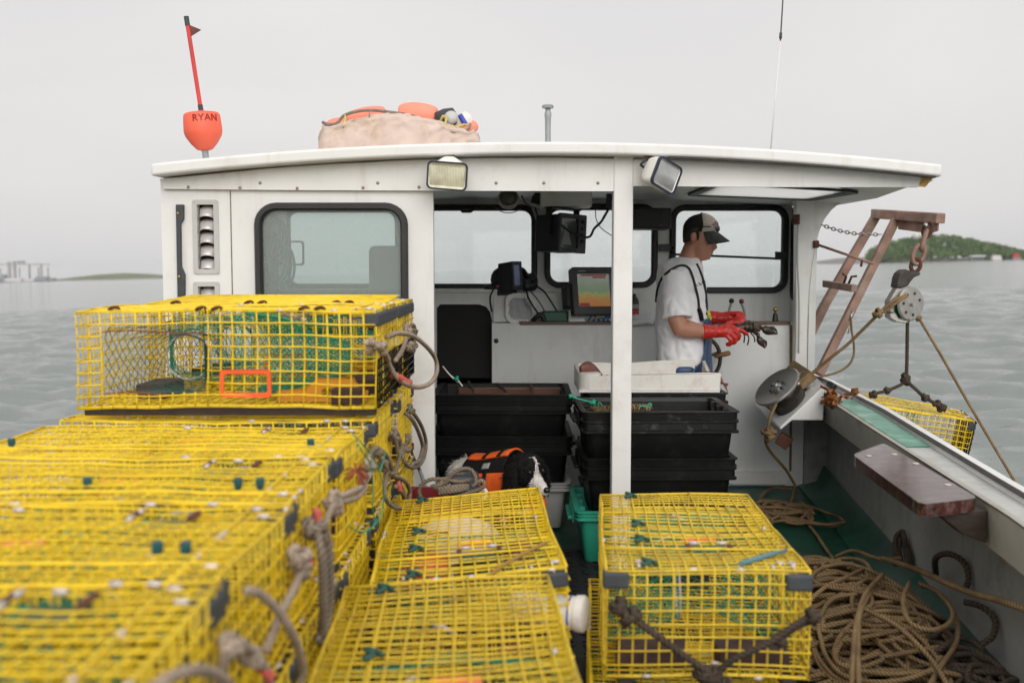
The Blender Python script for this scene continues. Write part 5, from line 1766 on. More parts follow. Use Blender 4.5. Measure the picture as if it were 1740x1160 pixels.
# ------------------------------------------------------------------ totes, fish box
def ring_loft(mb, rings, mi=0, n=5):
    "rings of (half x, half y, z, corner radius) joined into one skin, both ends closed"
    o = len(mb.v); k = None
    for (hx, hy, z, r) in rings:
        lp = rrect(-hx, -hy, hx, hy, min(r, hx * .9, hy * .9), n)
        k = len(lp)
        mb.v.extend((x, y, z) for x, y in lp)
    for i in range(len(rings) - 1):
        for j in range(k):
            j2 = (j + 1) % k
            mb.f.append((o + i * k + j, o + i * k + j2, o + (i + 1) * k + j2, o + (i + 1) * k + j)); mb.m.append(mi)
    mb.f.append(tuple(o + j for j in reversed(range(k)))); mb.m.append(mi)
    e = o + (len(rings) - 1) * k
    mb.f.append(tuple(e + j for j in range(k))); mb.m.append(mi)
    return mb
def tote(label, x0, x1, y0, y1, zb, H, m, mrim, group, yaw=0.0, cat="tote", b=0.105):
    cx, cy = (x0 + x1) / 2, (y0 + y1) / 2
    hx, hy = (x1 - x0) / 2, (y1 - y0) / 2
    t = thing("storage_tote", label, cat, (cx, cy, zb), (0, 0, R(yaw)), group)
    def loc(o):
        o.matrix_parent_inverse = Matrix.Identity(4); return o
    mb = ring_loft(MB(), [(hx - .055, hy - .055, 0, .03), (hx - .05, hy - .05, .006, .035), (hx - .030, hy - .030, H - b - .012, .035), (hx - .030, hy - .030, H - b + .002, .035),
                          (hx - .012, hy - .012, H - .004, .03), (hx - .030, hy - .030, H - .004, .03), (hx - .036, hy - .036, H - .05, .03), (hx - .062, hy - .062, .02, .03)])
    loc(mb.build("tub", m, t, smooth=True, angle=40))
    mb = ring_loft(MB(), [(hx - .027, hy - .027, H - b, .03), (hx - .002, hy - .002, H - b, .03), (hx - .002, hy - .002, H - b + .010, .03), (hx - .010, hy - .010, H - b + .15 * b, .03),
                          (hx - .010, hy - .010, H - b + .44 * b, .03), (hx - .003, hy - .003, H - b + .48 * b, .03), (hx - .003, hy - .003, H - b + .57 * b, .03), (hx - .010, hy - .010, H - b + .61 * b, .03),
                          (hx - .008, hy - .008, H - .008, .03), (hx, hy, H - .006, .03), (hx, hy, H, .03), (hx - .028, hy - .028, H, .03), (hx - .034, hy - .034, H - .012, .03), (hx - .0345, hy - .0345, H - .02, .03)])
    mb.f = mb.f[:-2]; mb.m = mb.m[:-2]
    loc(mb.build("rim", mrim, t, smooth=True, angle=40))
    for s_ in (-1, 1):
        mb = MB()
        mb.bb((s_ * (hx + .004), -hy * .45, H - .075), (s_ * (hx + .028), hy * .45, H - .058))
        mb.bb((s_ * (hx - .006), -hy * .45, H - .090), (s_ * (hx + .006), hy * .45, H - .02))
        loc(mb.build("handle", mrim, t, bevel=.004))
        for k in (-1, 0, 1):
            loc(MB().box((s_ * (hx - .043), k * hy * .5, H - .03), (.03, .018, .05)).build("rib", mrim, t, bevel=.002))
    return t
G_ = "black storage totes in the wheelhouse"
RX0, RX1, RY0, RY1 = P(986, 700, 4.75).x, P(1258, 700, 4.75).x, 4.75, 5.32
tote("green tote at the bottom of the starboard tote stack", RX0 - .02, RX1 - .01, RY0 + .02, RY1 + .02, 0.012, 0.262, 'greentote', 'greentote', "totes in the wheelhouse", 0, b=.045)
tote("middle black tote in the stack behind the white post, resting on the green tote", RX0 + .01, RX1 - .003, RY0 + .01, RY1, 0.232, 0.306, 'blackplastic', 'blackplastic', "totes in the wheelhouse", 0.6)
tote("top black tote in the stack behind the white post, scuffed grey rim", RX0, RX1, RY0, RY1 - .02, 0.462, 0.306, 'blackplastic', 'totegrey', "totes in the wheelhouse", 1.2)
LX0, LX1 = P(733, 700, 5.4).x, P(975, 700, 5.4).x
tote("grey-white tote at the bottom of the stack behind the dog", LX0, LX1 - .01, 5.42, 6.0, 0.012, 0.262, 'greytote', 'greytote', "totes in the wheelhouse", 0, b=.045)
tote("middle black tote in the stack behind the dog", LX0 - .006, LX1, 5.41, 6.0, 0.232, 0.306, 'blackplastic', 'blackplastic', "totes in the wheelhouse", -0.5)
tote("top black tote in the stack behind the dog, brown board and twine inside", LX0, LX1 - .004, 5.40, 5.98, 0.462, 0.306, 'blackplastic', 'blackplastic', "totes in the wheelhouse", -1)
tote("black tote under the white fish box", .40, 1.175, 5.36, 5.84, 0.475, 0.306, 'blackplastic', 'totegrey', "totes in the wheelhouse", 0)
tote("lower black tote two below the white fish box", .405, 1.17, 5.365, 5.84, 0.245, 0.306, 'blackplastic', 'blackplastic', "totes in the wheelhouse", 0)
tote("bottom black tote on the deck below the white fish box", .41, 1.165, 5.37, 5.84, 0.012, 0.306, 'blackplastic', 'blackplastic', "totes in the wheelhouse", 0)
# things in and on the totes
o = MB().box((P(866, 663, 5.82).x, 5.82, 0.735), (.60, .022, .050)).build("board", 'trimwood', bevel=.003)
tag(o, "long reddish brown board lying inside the top black tote behind the dog", "board")
for i, (u0, v0, u1, v1, lb) in enumerate(((796, 648, 806, 667, "left short stick across the tote behind the dog"), (845, 652, 862, 667, "middle short stick across the tote behind the dog"), (901, 653, 906, 668, "right short stick across the tote behind the dog"))):
    tag(MB().tube([P(u0, v0, 5.88), P(u1, v1, 5.5)], 0.008, 6).build("stick", 'wood_dark'), lb, "stick", "sticks across the tote")
mb = MB()
q = [P(752, 622, 5.5), P(766, 638, 5.5), P(777, 645, 5.48), P(786, 656, 5.47)]
mb.tube(resample(catmull(q), .01), .004, 5)
mb.tube(resample(catmull([P(758, 630, 5.5), P(772, 645, 5.49), P(780, 650, 5.48)]), .01), .003, 5)
o = mb.build("strap_tie", 'whiteplastic', smooth='all')
tag(o, "frayed white plastic tie sticking up from the tote behind the dog", "tie")
knot(mb2 := MB(), P(776, 643, 5.48), .012, .005, 3)
mb2.build("twine_knot", 'rope_green', o, smooth='all')
def twine(pts, r, m, lab, knots=(), cat="twine"):
    mb = MB()
    for p in pts:
        mb.tube(resample(catmull(p), .008), r, 5)
    for (c, kr, sd) in knots:
        knot(mb, c, kr, r * 1.3, sd)
    return tag(mb.build("twine", m, smooth='all'), lab, cat)
twine([[P(969, 673, 4.8), P(985, 678, 4.8), P(1000, 682, 4.8), P(1008, 684, 4.8)], [P(1016, 690, 4.84), P(1018, 683, 4.84), P(1024, 690, 4.84)]], .004, 'rope_green',
      "bright green twine knotted over the left rim of the scuffed tote", [(P(1008, 684, 4.79), .013, 5), (P(970, 673, 4.8), .008, 6)])
def brush(u, v, Y, n, lab):
    mb = MB(); rn = random.Random(u)
    c = P(u, v, Y)
    for i in range(n):
        a = c + Vector((rn.uniform(-.05, .05), rn.uniform(-.03, .03), 0))
        mb.tube(catmull([a + Vector((rn.uniform(-.01, .01), 0, -.03)), a + Vector((0, 0, .0)), a + Vector((rn.uniform(-.02, .02), -.01, .026)), a + Vector((rn.uniform(-.03, .03), -.03, .004))], k=4), .0024, 4)
    return tag(mb.build("rope_tangle", 'rope_tan', smooth='all'), lab, "rope")
brush(1025, 698, 4.90, 26, "brown rope tangle in the scuffed tote, left of the white post")
brush(1088, 695, 4.90, 24, "brown rope tangle in the scuffed tote, right of the white post")
twine([[P(1085, 690, 4.86), P(1094, 690, 4.86), P(1102, 692, 4.86)], [P(1100, 690, 4.86), P(1104, 685, 4.86), P(1107, 688, 4.86), P(1102, 693, 4.86)]], .004, 'rope_green', "green twine end tied on the rope tangle right of the post")
# white fish box
FX0, FX1, FY0, FY1, FZ = P(984, 660, 5.36).x, P(1224, 660, 5.36).x, 5.37, 5.80, 0.784
t = thing("fish_box", "shallow stained white fish box on top of the black totes", "fish box", ((FX0 + FX1) / 2, 5.58, FZ))
wx = .014
mb = MB()
mb.bb((FX0, FY0, FZ), (FX1, FY1, FZ + .014)); mb.build("box_floor", 'whiteplastic', t, bevel=.003)
def wall(pts, fn, d, nm="wall"):
    return MB().plate(pts, [], fn, d).build(nm, 'whiteplastic', t, bevel=.004)
zt_ = FZ + .105
wall([(FX0 + .055, FZ + .015), (FX1, FZ + .015), (FX1, zt_ - .004), (FX1 - .06, zt_), (FX0 + .30, zt_ - .006), (FX0 + .075, zt_ - .016), (FX0 + .055, zt_ - .016)], lambda a, b: (a, FY0, b), (0, wx, 0))
wall([(FX0 + .03, FZ + .015), (FX1 - .06, FZ + .015), (FX1 - .06, zt_ + .035), (FX1 - .25, zt_ + .028), (FX0 + .3, zt_ + .018), (FX0 + .08, zt_ + .018), (FX0 + .03, zt_ + .008)], lambda a, b: (a, FY1, b), (0, wx, 0))
wall([(FY0 + .1, FZ + .015), (FY1, FZ + .015), (FY1, zt_ + .012), (FY1 - .09, zt_ + .006), (FY0 + .24, zt_ - .004), (FY0 + .1, zt_ - .004)], lambda a, b: (FX0, a, b), (wx, 0, 0))
wall([(FY0 + .015, FZ + .015), (FY1 - .002, FZ + .015), (FY1 - .002, zt_ + .03), (FY0 + .30, zt_ - .01), (FY0 + .20, zt_ - .045), (FY0 + .12, zt_ - .045), (FY0 + .07, zt_ - .004), (FY0 + .015, zt_ - .004)], lambda a, b: (FX1, a, b), (-wx, 0, 0))
mb = MB()
mb.lathe([(.062, FZ + .002), (.062, zt_ - .004), (.050, zt_ + .002)], (FX0 + .062, FY0 + .062, 0), 20); mb.build("corner_post", 'whiteplastic', t, smooth=True)
def fish(pts, r, lab):
    t = thing("fish", lab, "fish", pts[len(pts) // 2])
    mb = MB(); q = catmull(pts, k=5)
    n_ = len(q)
    mb.tube(q, [max(.004, r * math.sin(math.pi * (0.12 + 0.86 * i / (n_ - 1))) ** .7) for i in range(n_)], 10, flat=.6)
    mb.build("body", 'fish', t, smooth='all')
    e = q[-1]; d = (q[-1] - q[-3]).normalized()
    mb = MB(); up = Vector((0, 0, 1))
    a = e - d * .01
    mb.add([a + Vector((0, .004, 0)), a + d * .05 + up * .03, a + d * .035, a + d * .05 - up * .03, a - Vector((0, .004, 0))], [(0, 1, 2), (0, 2, 3), (4, 2, 1), (4, 3, 2)])
    mb.build("tail_fin", 'fish', t)
fish([P(986, 627, 5.42), P(998, 625, 5.45), P(1010, 632, 5.48), P(1024, 640, 5.5)], .038, "red brown fish hanging over the left end of the white box")
fish([P(1180, 642, 5.48), P(1200, 640, 5.45), P(1216, 641, 5.44), P(1229, 652, 5.42)], .030, "red brown fish tail poking past the right end of the white box")

# ------------------------------------------------------------------ surfaces: find the place on a mesh that a photograph point lies on
from mathutils.bvhtree import BVHTree
def bvh_of(o):
    me = o.data
    return BVHTree.FromPolygons([tuple(v.co) for v in me.vertices], [tuple(p.vertices) for p in me.polygons])
def on(bv, u, v, off=0.003):
    d = _ray(u, v).normalized()
    h = bv.ray_cast(CP, d)
    if h[0] is None:
        h = bv.find_nearest(CP + d * 6.0)
        return h[0] + h[1] * off
    return h[0] + (h[1] if h[1].dot(d) < 0 else -h[1]) * off

# ------------------------------------------------------------------ the lobsterman
YM = 6.0
SC = YM / FPX
def H2(u, v, dy=0.0):
    p = P(u, v, YM); return Vector((p.x, YM + dy, p.z))
man = thing("person", "man in white T-shirt, blue bib overalls, dark cap and red rubber gloves at the console", "person", (P(1160, 600, YM).x, YM, 0.012))
FA = R(-14)                                 # he faces to starboard, a little towards the camera
FWD = Vector((math.cos(FA), math.sin(FA), 0)); SIDE = Vector((math.sin(FA), -math.cos(FA), 0))    # SIDE points to his right, the camera's side
ZV = Vector((0, 0, 1))
def sec(uc, v, hu, hs, dy=0.0):
    return (H2(uc, v, dy), hu * SC, hs, FWD, SIDE)
# body: one skin for head, neck, arms and legs
bm_ = MB()
hs_ = [  # (v, back u, front u, half width)
    (447, 1150, 1181, .060), (440, 1152, 1184, .058), (432, 1155, 1186, .057), (424, 1159, 1188, .058), (416, 1162, 1194, .064)]
loft(bm_, [sec((a + b) / 2, v, (b - a) / 2, w_) for v, a, b, w_ in hs_], 20)
fc = [(443, 1184, 1198, .030), (440, 1178, 1203, .044), (435, 1173, 1206, .054), (429, 1168, 1208, .062), (422, 1165, 1209.5, .067), (414, 1163, 1210, .071), (406, 1162, 1211.5, .074), (398, 1162, 1214, .077), (390, 1162, 1215, .079), (382, 1164, 1214, .077), (374, 1170, 1209, .066), (369, 1178, 1201, .045)]
loft(bm_, [sec((a + b) / 2, v, (b - a) / 2, w_) for v, a, b, w_ in fc], 24)
# nose, brow, lips, chin
bm_.tube([H2(1211, 407), H2(1213, 413), H2(1216.5, 420.5), H2(1212, 424)], [.008, .011, .0135, .010], 10)
for s_ in (-1, 1):
    bm_.ball(H2(1213, 422) + SIDE * .011 * s_, (.009, .009, .007), 10)
    bm_.ball(H2(1210.5, 403.5) + SIDE * .028 * s_, (.012, .024, .008), 10)
    bm_.ball(H2(1204, 419) + SIDE * .040 * s_, (.024, .018, .022), 10)
bm_.ball(H2(1209.5, 428.5), (.010, .022, .006), 10)
bm_.ball(H2(1208.5, 432), (.010, .020, .006), 10)
bm_.ball(H2(1203, 437.5), (.018, .024, .014), 12)
# ears
for s_ in (-1, 1):
    c = H2(1179.5, 403) + SIDE * .080 * s_
    rot = Matrix.Rotation(R(12), 3, 'Y')
    bm_.ball(c, (.018, .011, .031), 12, rot=rot)
    bm_.ball(c + SIDE * .006 * s_ + Vector((-.006, 0, .004)), (.013, .008, .024), 10, rot=rot)
# shoulders and trunk
tr = [(440, 1166, 24, .070), (448, 1160, 32, .13), (456, 1157, 35, .175), (470, 1157, 36, .195), (500, 1158, 37, .185), (540, 1158, 37, .165), (580, 1160, 38, .16), (620, 1160, 37, .168), (650, 1160, 35, .165)]
loft(bm_, [sec(u, v, hu, hs) for v, u, hu, hs in tr], 24)
# arms
shR = H2(1152, 464) + SIDE * .185; elR = H2(1156, 553) + SIDE * .235; wrR = H2(1203, 560) + SIDE * .225
shL = H2(1160, 464) - SIDE * .185; elL = H2(1168, 545) - SIDE * .215; wrL = H2(1214, 542) - SIDE * .07
for (s0, e0, w0) in ((shR, elR, wrR), (shL, elL, wrL)):
    q = [s0, s0.lerp(e0, .45), e0.lerp(s0, .12), e0.lerp(w0, .10), e0.lerp(w0, .35), e0.lerp(w0, .7), w0]
    bm_.tube(q, [.066, .060, .052, .054, .056, .044, .034], 14)
# legs
for s_ in (-1, 1):
    hp_ = H2(1160, 645) + SIDE * .09 * s_
    kn = Vector((hp_.x + .03, hp_.y, 0.47)) + SIDE * .02 * s_; an = Vector((hp_.x - .01, hp_.y, 0.10)) + SIDE * .03 * s_
    bm_.tube([hp_ + ZV * .05, hp_.lerp(kn, .4), kn, kn.lerp(an, .35), an], [.098, .090, .064, .062, .045], 14)
body = merge_body(bm_, "body", 'skin', 0.0058, 5, man)
# face details
mb = MB()
for s_ in (-1, 1):
    mb.ball(H2(1208.2, 410) + SIDE * .030 * s_, (.011, .012, .006), 10)
    break
mb.build("eye", 'hair', man, smooth='all')
mb = MB().tube([H2(1211, 404) + SIDE * .018, H2(1209, 403) + SIDE * .034, H2(1205, 404.5) + SIDE * .050], [.003, .004, .002], 6)
mb.build("eyebrow", 'hair', man, smooth='all')
MB().tube([H2(1210.5, 430.3) + SIDE * -.004, H2(1209.2, 430.3) + SIDE * .014, H2(1206.3, 431) + SIDE * .026], [.0028, .0034, .0015], 6).build("mouth", 'lip', man, smooth='all')
# hair below the cap: a fitted shell over the back of the head
mb = MB()
hh = [(412, 1160.8, 1172, .060), (406, 1160.2, 1180, .074), (400, 1160.0, 1188, .0795), (394, 1160.2, 1196, .0815), (388, 1160.6, 1202, .0825)]
loft(mb, [sec((a + b) / 2, v, (b - a) / 2, w_) for v, a, b, w_ in hh], 20)
mb.tube([H2(1187, 394) + SIDE * .0795, H2(1187.5, 402) + SIDE * .0765, H2(1187, 409) + SIDE * .0735], [.011, .008, .004], 8)
mb.build("hair", 'hair', man, smooth='all', fixn=True)
# cap: crown with pale front panel, brim, sunglasses resting on the brim
mb = MB()
cs = [(395, 1160.5, 1216, .083), (389, 1160.5, 1219.5, .0865), (382, 1161.5, 1220, .086), (375, 1165, 1216.5, .080), (369, 1171, 1210.5, .068), (365, 1178, 1204, .050), (363, 1186, 1198, .025)]
tilt = []
nn = 32
for (v, a, b, w_) in cs:
    for j in range(nn):
        t_ = 2 * math.pi * j / nn
        p = H2((a + b) / 2, v) + FWD * ((b - a) / 2 * SC * math.cos(t_)) + SIDE * (w_ * math.sin(t_))
        p.z -= 0.010 * (math.cos(t_) * -1 + 0) * (1 if v > 385 else .3)
        mb.v.append(tuple(p))
for i in range(len(cs) - 1):
    for j in range(nn):
        j2 = (j + 1) % nn
        mb.f.append((i * nn + j, i * nn + j2, (i + 1) * nn + j2, (i + 1) * nn + j))
        t_ = 2 * math.pi * (j + .5) / nn
        mb.m.append(1 if math.cos(t_) > 0.28 + 0.0 * i else 0)
mb.f.append(tuple((len(cs) - 1) * nn + j for j in range(nn))); mb.m.append(0)
mb.ball(H2(1192.5, 362.6), (.009, .009, .006), 8)
cap = mb.build("cap", ['capblack', 'capwhite'], man, smooth='all')
# brim: curved plate
mb = MB(); rows = 9; cols = 15
for lay in (0, 1):
    for i in range(rows):
        s_ = i / (rows - 1)
        for j in range(cols):
            t_ = (j / (cols - 1) * 2 - 1)
            ang = t_ * R(78)
            r0f = 27.5 * SC; r0s = .079
            reach = (21 * SC) * s_ * (math.cos(ang) ** 0.55)
            p = H2(1190.5, 393.5) + FWD * (r0f * math.cos(ang) + reach) + SIDE * (r0s * math.sin(ang) * (1 - .05 * s_))
            p.z -= s_ * 0.056 * (0.9 + .1 * math.cos(ang)) + 0.018 * (t_ * t_) * (0.3 + s_)
            p.z -= lay * 0.004
            mb.v.append(tuple(p))
K = rows * cols
for i in range(rows - 1):
    for j in range(cols - 1):
        a = i * cols + j
        mb.f.append((a, a + 1, a + cols + 1, a + cols)); mb.m.append(0)
        mb.f.append((K + a + cols, K + a + cols + 1, K + a + 1, K + a)); mb.m.append(0)
for j in range(cols - 1):
    a = (rows - 1) * cols + j
    mb.f.append((a, a + 1, K + a + 1, K + a)); mb.m.append(0)
mb.build("brim", 'capbrim', cap, smooth='all', fixn=True)
mb = MB()
for s_ in (-1, 1):
    c = H2(1219.5, 388.5) + SIDE * .034 * s_
    mb.ball(c, (.011, .030, .020), 14, rot=Matrix.Rotation(FA + R(-16) * s_, 3, 'Z'))
    mb.tube([H2(1217, 386.5) + SIDE * .062 * s_, H2(1205, 386) + SIDE * .088 * s_, H2(1192, 386.5) + SIDE * .091 * s_], [.0045, .004, .0035], 6)
mb.tube([H2(1221, 387) + SIDE * .01, H2(1221, 387) - SIDE * .01], .005, 6)
mb.build("sunglasses", 'lensblack', cap, smooth='all')
mb = MB()
bvc = bvh_of(cap)
for (u0, v0, u1, v1) in ((1216.6, 377, 1220.5, 378.5), (1217.5, 380.5, 1221, 382), (1218.5, 377.5, 1219.5, 383)):
    mb.tube([on(bvc, u0, v0, .002), on(bvc, u1, v1, .002)], .004, 5)
mb.build("cap_badge", 'ballred', cap)

# T-shirt: one skin for trunk and sleeves
mb = MB()
ts = [(437, 1165, 24, .072), (443, 1162, 31, .105), (450, 1158, 37, .160), (458, 1156, 39, .193), (470, 1156, 40.5, .212), (490, 1156.5, 41.5, .212), (515, 1157, 42.5, .203), (545, 1158, 43, .195), (575, 1159, 44, .195), (600, 1160, 44.5, .200), (618, 1161, 44, .205)]
loft(mb, [sec(u, v, hu, hs) for v, u, hu, hs in ts], 32)
for (s0, e0, flare) in ((shR, elR, 1.0), (shL, elL, 1.0)):
    a = s0 - ZV * .0
    end = s0.lerp(e0, .82) + FWD * .004
    mb.tube([s0 + (Vector((0, 0, .012))), s0.lerp(e0, .2), s0.lerp(e0, .5), end], [.072, .082, .084, .088], 18)
def cloth(co, nrm):
    w1 = noise.noise(Vector((co.x * 9, co.y * 9, co.z * 5))) * .010 + abs(noise.noise(Vector((co.x * 16 + co.z * 9, co.y * 10, co.z * 11 - co.x * 8)))) * .013 - .004
    fold = math.sin((co.z * 3.2 + co.x * 5.5 + co.y * 2) * 9 + 3 * noise.noise(co * 4)) * .0045
    low = max(0, min(1, (1.25 - co.z) / .35))
    return co + nrm * (w1 + fold * (0.4 + low))
shirt = merge_body(mb, "t_shirt", 'shirt', 0.0085, 4, man, cloth)
bv = bvh_of(shirt)
# collar rib
q = []
for i in range(24):
    a = 2 * math.pi * i / 24
    p = H2(1167, 441.5) + FWD * (19.5 * SC * math.cos(a)) + SIDE * (.066 * math.sin(a))
    p.z -= .016 * (math.cos(a) * .9 + .1)
    q.append(p)
mb = MB().tube(q, .006, 6, closed=True); mb.build("collar", 'shirt', shirt, smooth='all')
# print on the chest
mb = MB()
rn = random.Random(3)
for i in range(13):
    u0 = 1178 + i * 1.55; v0 = 488 - i * .9 + rn.uniform(-2.5, 2.5)
    mb.tube([on(bv, u0, v0, .0012), on(bv, u0 + rn.uniform(.3, 2.6), v0 + rn.uniform(-3, 1), .0012), on(bv, u0 + rn.uniform(0, 3), v0 + rn.uniform(-1, 3), .0012)], .0016, 4)
mb.build("shirt_print", 'printblue', shirt)
# braces and bib
def strap(pts, wid=.009):
    q = resample(catmull([on(bv, u, v, .004) for u, v in pts]), .012)
    return MB().tube(q, wid, 6, flat=.8)
strap([(1115.5, 512), (1118, 492), (1125, 474), (1136, 462), (1150, 454), (1162, 452), (1170, 457), (1176, 470), (1181, 488), (1185, 506), (1187, 522), (1188, 534)]).build("brace", 'strap', man, smooth='all')
strap([(1183, 449), (1188, 460), (1193, 474), (1197, 490), (1199, 508), (1200, 524), (1200, 534)], .008).build("brace", 'strap', man, smooth='all')
mb = MB()
q = [on(bv, 1186, 524, .008), on(bv, 1188, 534, .009), on(bv, 1190, 545, .010)]
mb.tube(q, [.013, .015, .013], 6); mb.build("buckle", 'vestblack', man)
MB().tube([on(bv, 1200, 528, .008), on(bv, 1202, 535, .010), on(bv, 1203.5, 543, .010)], [.010, .013, .012], 6).build("buckle_tab", 'lime', man)
mb = MB(); rows = 16; cols = 20
vv = [540, 546, 556, 568, 582, 596, 610, 622, 640, 660]
for v in vv:
    hu = 46.5 + (1.2 if v < 600 else 3.0); hs = .222
    for j in range(cols + 1):
        wide = R(34) + R(40) * max(0, min(1, (v - 600) / 30))
        t_ = lerp(-wide, wide, j / cols)
        p = H2(1160, v) + FWD * (hu * SC * math.cos(t_)) + SIDE * (hs * math.sin(t_))
        p += FWD * .004 * math.sin(v * .3 + j)
        mb.v.append(tuple(p))
for i in range(len(vv) - 1):
    for j in range(cols):
        a = i * (cols + 1) + j
        mb.f.append((a, a + cols + 1, a + cols + 2, a + 1)); mb.m.append(0)
o = mb.build("bib", 'bib', man, smooth='all', fixn=True)
so = o.modifiers.new('solid', 'SOLIDIFY'); so.thickness = .004
mb = MB()
loft(mb, [sec(1160, 617, 46.5, .216), sec(1160, 625, 46, .216), sec(1160, 650, 45, .215), sec(1160, 672, 43, .21)], 28)
for s_ in (-1, 1):
    hp_ = H2(1160, 650) + SIDE * .10 * s_
    kn = Vector((hp_.x + .03, hp_.y, 0.47)) + SIDE * .02 * s_; an = Vector((hp_.x - .01, hp_.y, 0.17)) + SIDE * .03 * s_
    mb.tube([hp_, hp_.lerp(kn, .4), kn, kn.lerp(an, .5), an], [.118, .115, .092, .085, .085], 16)
merge_body(mb, "overalls", 'bib', 0.014, 4, man)
for s_ in (-1, 1):
    hp_ = H2(1160, 650) + SIDE * .10 * s_
    an = Vector((hp_.x - .01, hp_.y, 0.10)) + SIDE * .03 * s_
    mb = MB()
    mb.tube([an + ZV * .12, an, an - ZV * .045], [.066, .058, .056], 14)
    mb.tube([an - ZV * .045 - FWD * .045, an - ZV * .045 + FWD * .05, an - ZV * .05 + FWD * .145, an - ZV * .055 + FWD * .185], [.040, .045, .040, .022], 12)
    mb.build("boot", 'vestblack', man, smooth='all')
# red rubber gloves: cuff, palm, four bent fingers and a thumb, fused
def glove(cuff0, cuff1, palm, fingers, thumb, name="glove", rc=(.046, .040, .036)):
    mb = MB()
    mb.tube([cuff0, cuff0.lerp(cuff1, .5), cuff1, cuff1.lerp(palm, .5)], [rc[0], rc[1], rc[2], .034], 16)
    d = (palm - cuff1).normalized()
    mb.tube([cuff1, palm - d * .01, palm + d * .035], [.034, .041, .036], 14, flat=.85)
    for f_ in fingers:
        mb.tube(catmull(f_, k=4), .0125, 10)
    mb.tube(catmull(thumb, k=4), .0140, 10)
    o = merge_body(mb, name, 'glove', 0.0045, 3, man, lambda c, n_: c + n_ * (.0036 * noise.noise(c * 34) + .0016 * noise.noise(c * 80)))
    return o
aR = wrR - FWD * .025; 
cuffR0 = H2(1197, 559.5) + SIDE * .225; cuffR1 = H2(1220, 560) + SIDE * .215; palR = H2(1238, 558) + SIDE * .205
def G(u, v, d): return H2(u, v) + SIDE * d
fR = [[G(1248, 552, .215), G(1258, 556, .220), G(1266, 561, .212), G(1271, 565, .196)],
      [G(1246, 557, .225), G(1255, 562, .235), G(1257, 570, .228), G(1250, 574, .205)],
      [G(1242, 562, .228), G(1250, 569, .238), G(1250, 577, .225), G(1243, 579, .200)],
      [G(1237, 566, .225), G(1243, 573, .232), G(1242, 580, .220), G(1236, 581, .20)]]
thR = [G(1232, 552, .185), G(1242, 546, .165), G(1253, 546, .15), G(1261, 550, .145)]
glove(cuffR0, cuffR1, palR, fR, thR)
cuffL0 = H2(1203, 541) - SIDE * .080; cuffL1 = H2(1226, 541) - SIDE * .055; palL = H2(1243, 540) - SIDE * .035
fL = [[G(1250, 536, .02), G(1258, 537, .03), G(1264, 541, .04), G(1266, 546, .045)],
      [G(1250, 538, .03), G(1259, 540, .045), G(1262, 547, .05), G(1257, 551, .045)],
      [G(1247, 541, .03), G(1256, 545, .05), G(1257, 551, .05), G(1251, 554, .04)],
      [G(1243, 544, .02), G(1250, 549, .04), G(1250, 554, .04), G(1244, 555, .03)]]
thL = [G(1240, 535, -.02), G(1250, 532, .0), G(1259, 533, .02), G(1265, 538, .03)]
glove(cuffL0, cuffL1, palL, fL, thL)

# the lobster he bands
t = thing("lobster", "dark brown lobster with two long claws held in the man's red gloves", "lobster", G(1275, 558, .16))
mb = MB()
bd = [(G(1240, 556, .175), .012), (G(1250, 555, .175), .020), (G(1259, 553.5, .17), .026), (G(1268, 553, .168), .031), (G(1277, 554, .165), .030), (G(1286, 557, .162), .020), (G(1292, 559, .16), .006)]
mb.tube([p for p, r in bd], [r for p, r in bd], 14, flat=.8)
for k, (u, dv) in enumerate(((1266, 0), (1273, 1), (1280, 2))):
    mb.ball(G(u, 552.5, .168), (.010, .030, .032), 10)
mb.build("carapace", 'lobshell', t, smooth='all')
def claw(base, elbow, wrist, tip, r):
    d = (tip - wrist)
    s = d.cross(Vector((0, 1, 0))).normalized()
    mb = MB()
    mb.tube(catmull([base, elbow, wrist], k=4), [.0085] * 4 + [.011] * 5, 8)
    n_ = 9
    mb.tube([wrist + d * (i / n_) for i in range(n_ + 1)], [r * x for x in (.45, .85, 1.0, 1.05, 1.0, .85, .66, .45, .28, .06)], 10, flat=.62)
    mb.tube([wrist + d * .42 + s * r * .8, wrist + d * .62 + s * r * 1.15, wrist + d * .80 + s * r * .8, wrist + d * .97 + s * r * .25], [r * .42, r * .4, r * .3, r * .06], 8)
    return mb.build("claw", 'lobshell', t, smooth='all')
claw(G(1284, 556, .15), G(1290, 552, .14), G(1295, 556, .13), G(1321, 566, .10), .024)
claw(G(1282, 560, .18), G(1288, 564, .20), G(1288, 569, .20), G(1300, 588, .19), .021)
for i, (u0, v0, u1, v1, u2, v2) in enumerate(((1264, 560, 1266, 569, 1265, 578), (1270, 561, 1273, 571, 1271, 582), (1276, 562, 1282, 569, 1283, 577), (1258, 560, 1258, 568, 1256, 574), (1279, 561, 1286, 566, 1288, 571))):
    MB().tube(resample(catmull([G(u0, v0, .19), G(u1, v1, .205), G(u2, v2, .20)]), .008), .0042, 6).build("walking_leg", 'lobshell', t, smooth='all')
for s_ in (0, 1):
    MB().tube(resample(catmull([G(1291, 557, .15), G(1297, 545 + 4 * s_, .13), G(1303, 551 + 4 * s_, .10)]), .01), .0013, 4).build("antenna", 'lobshell', t)

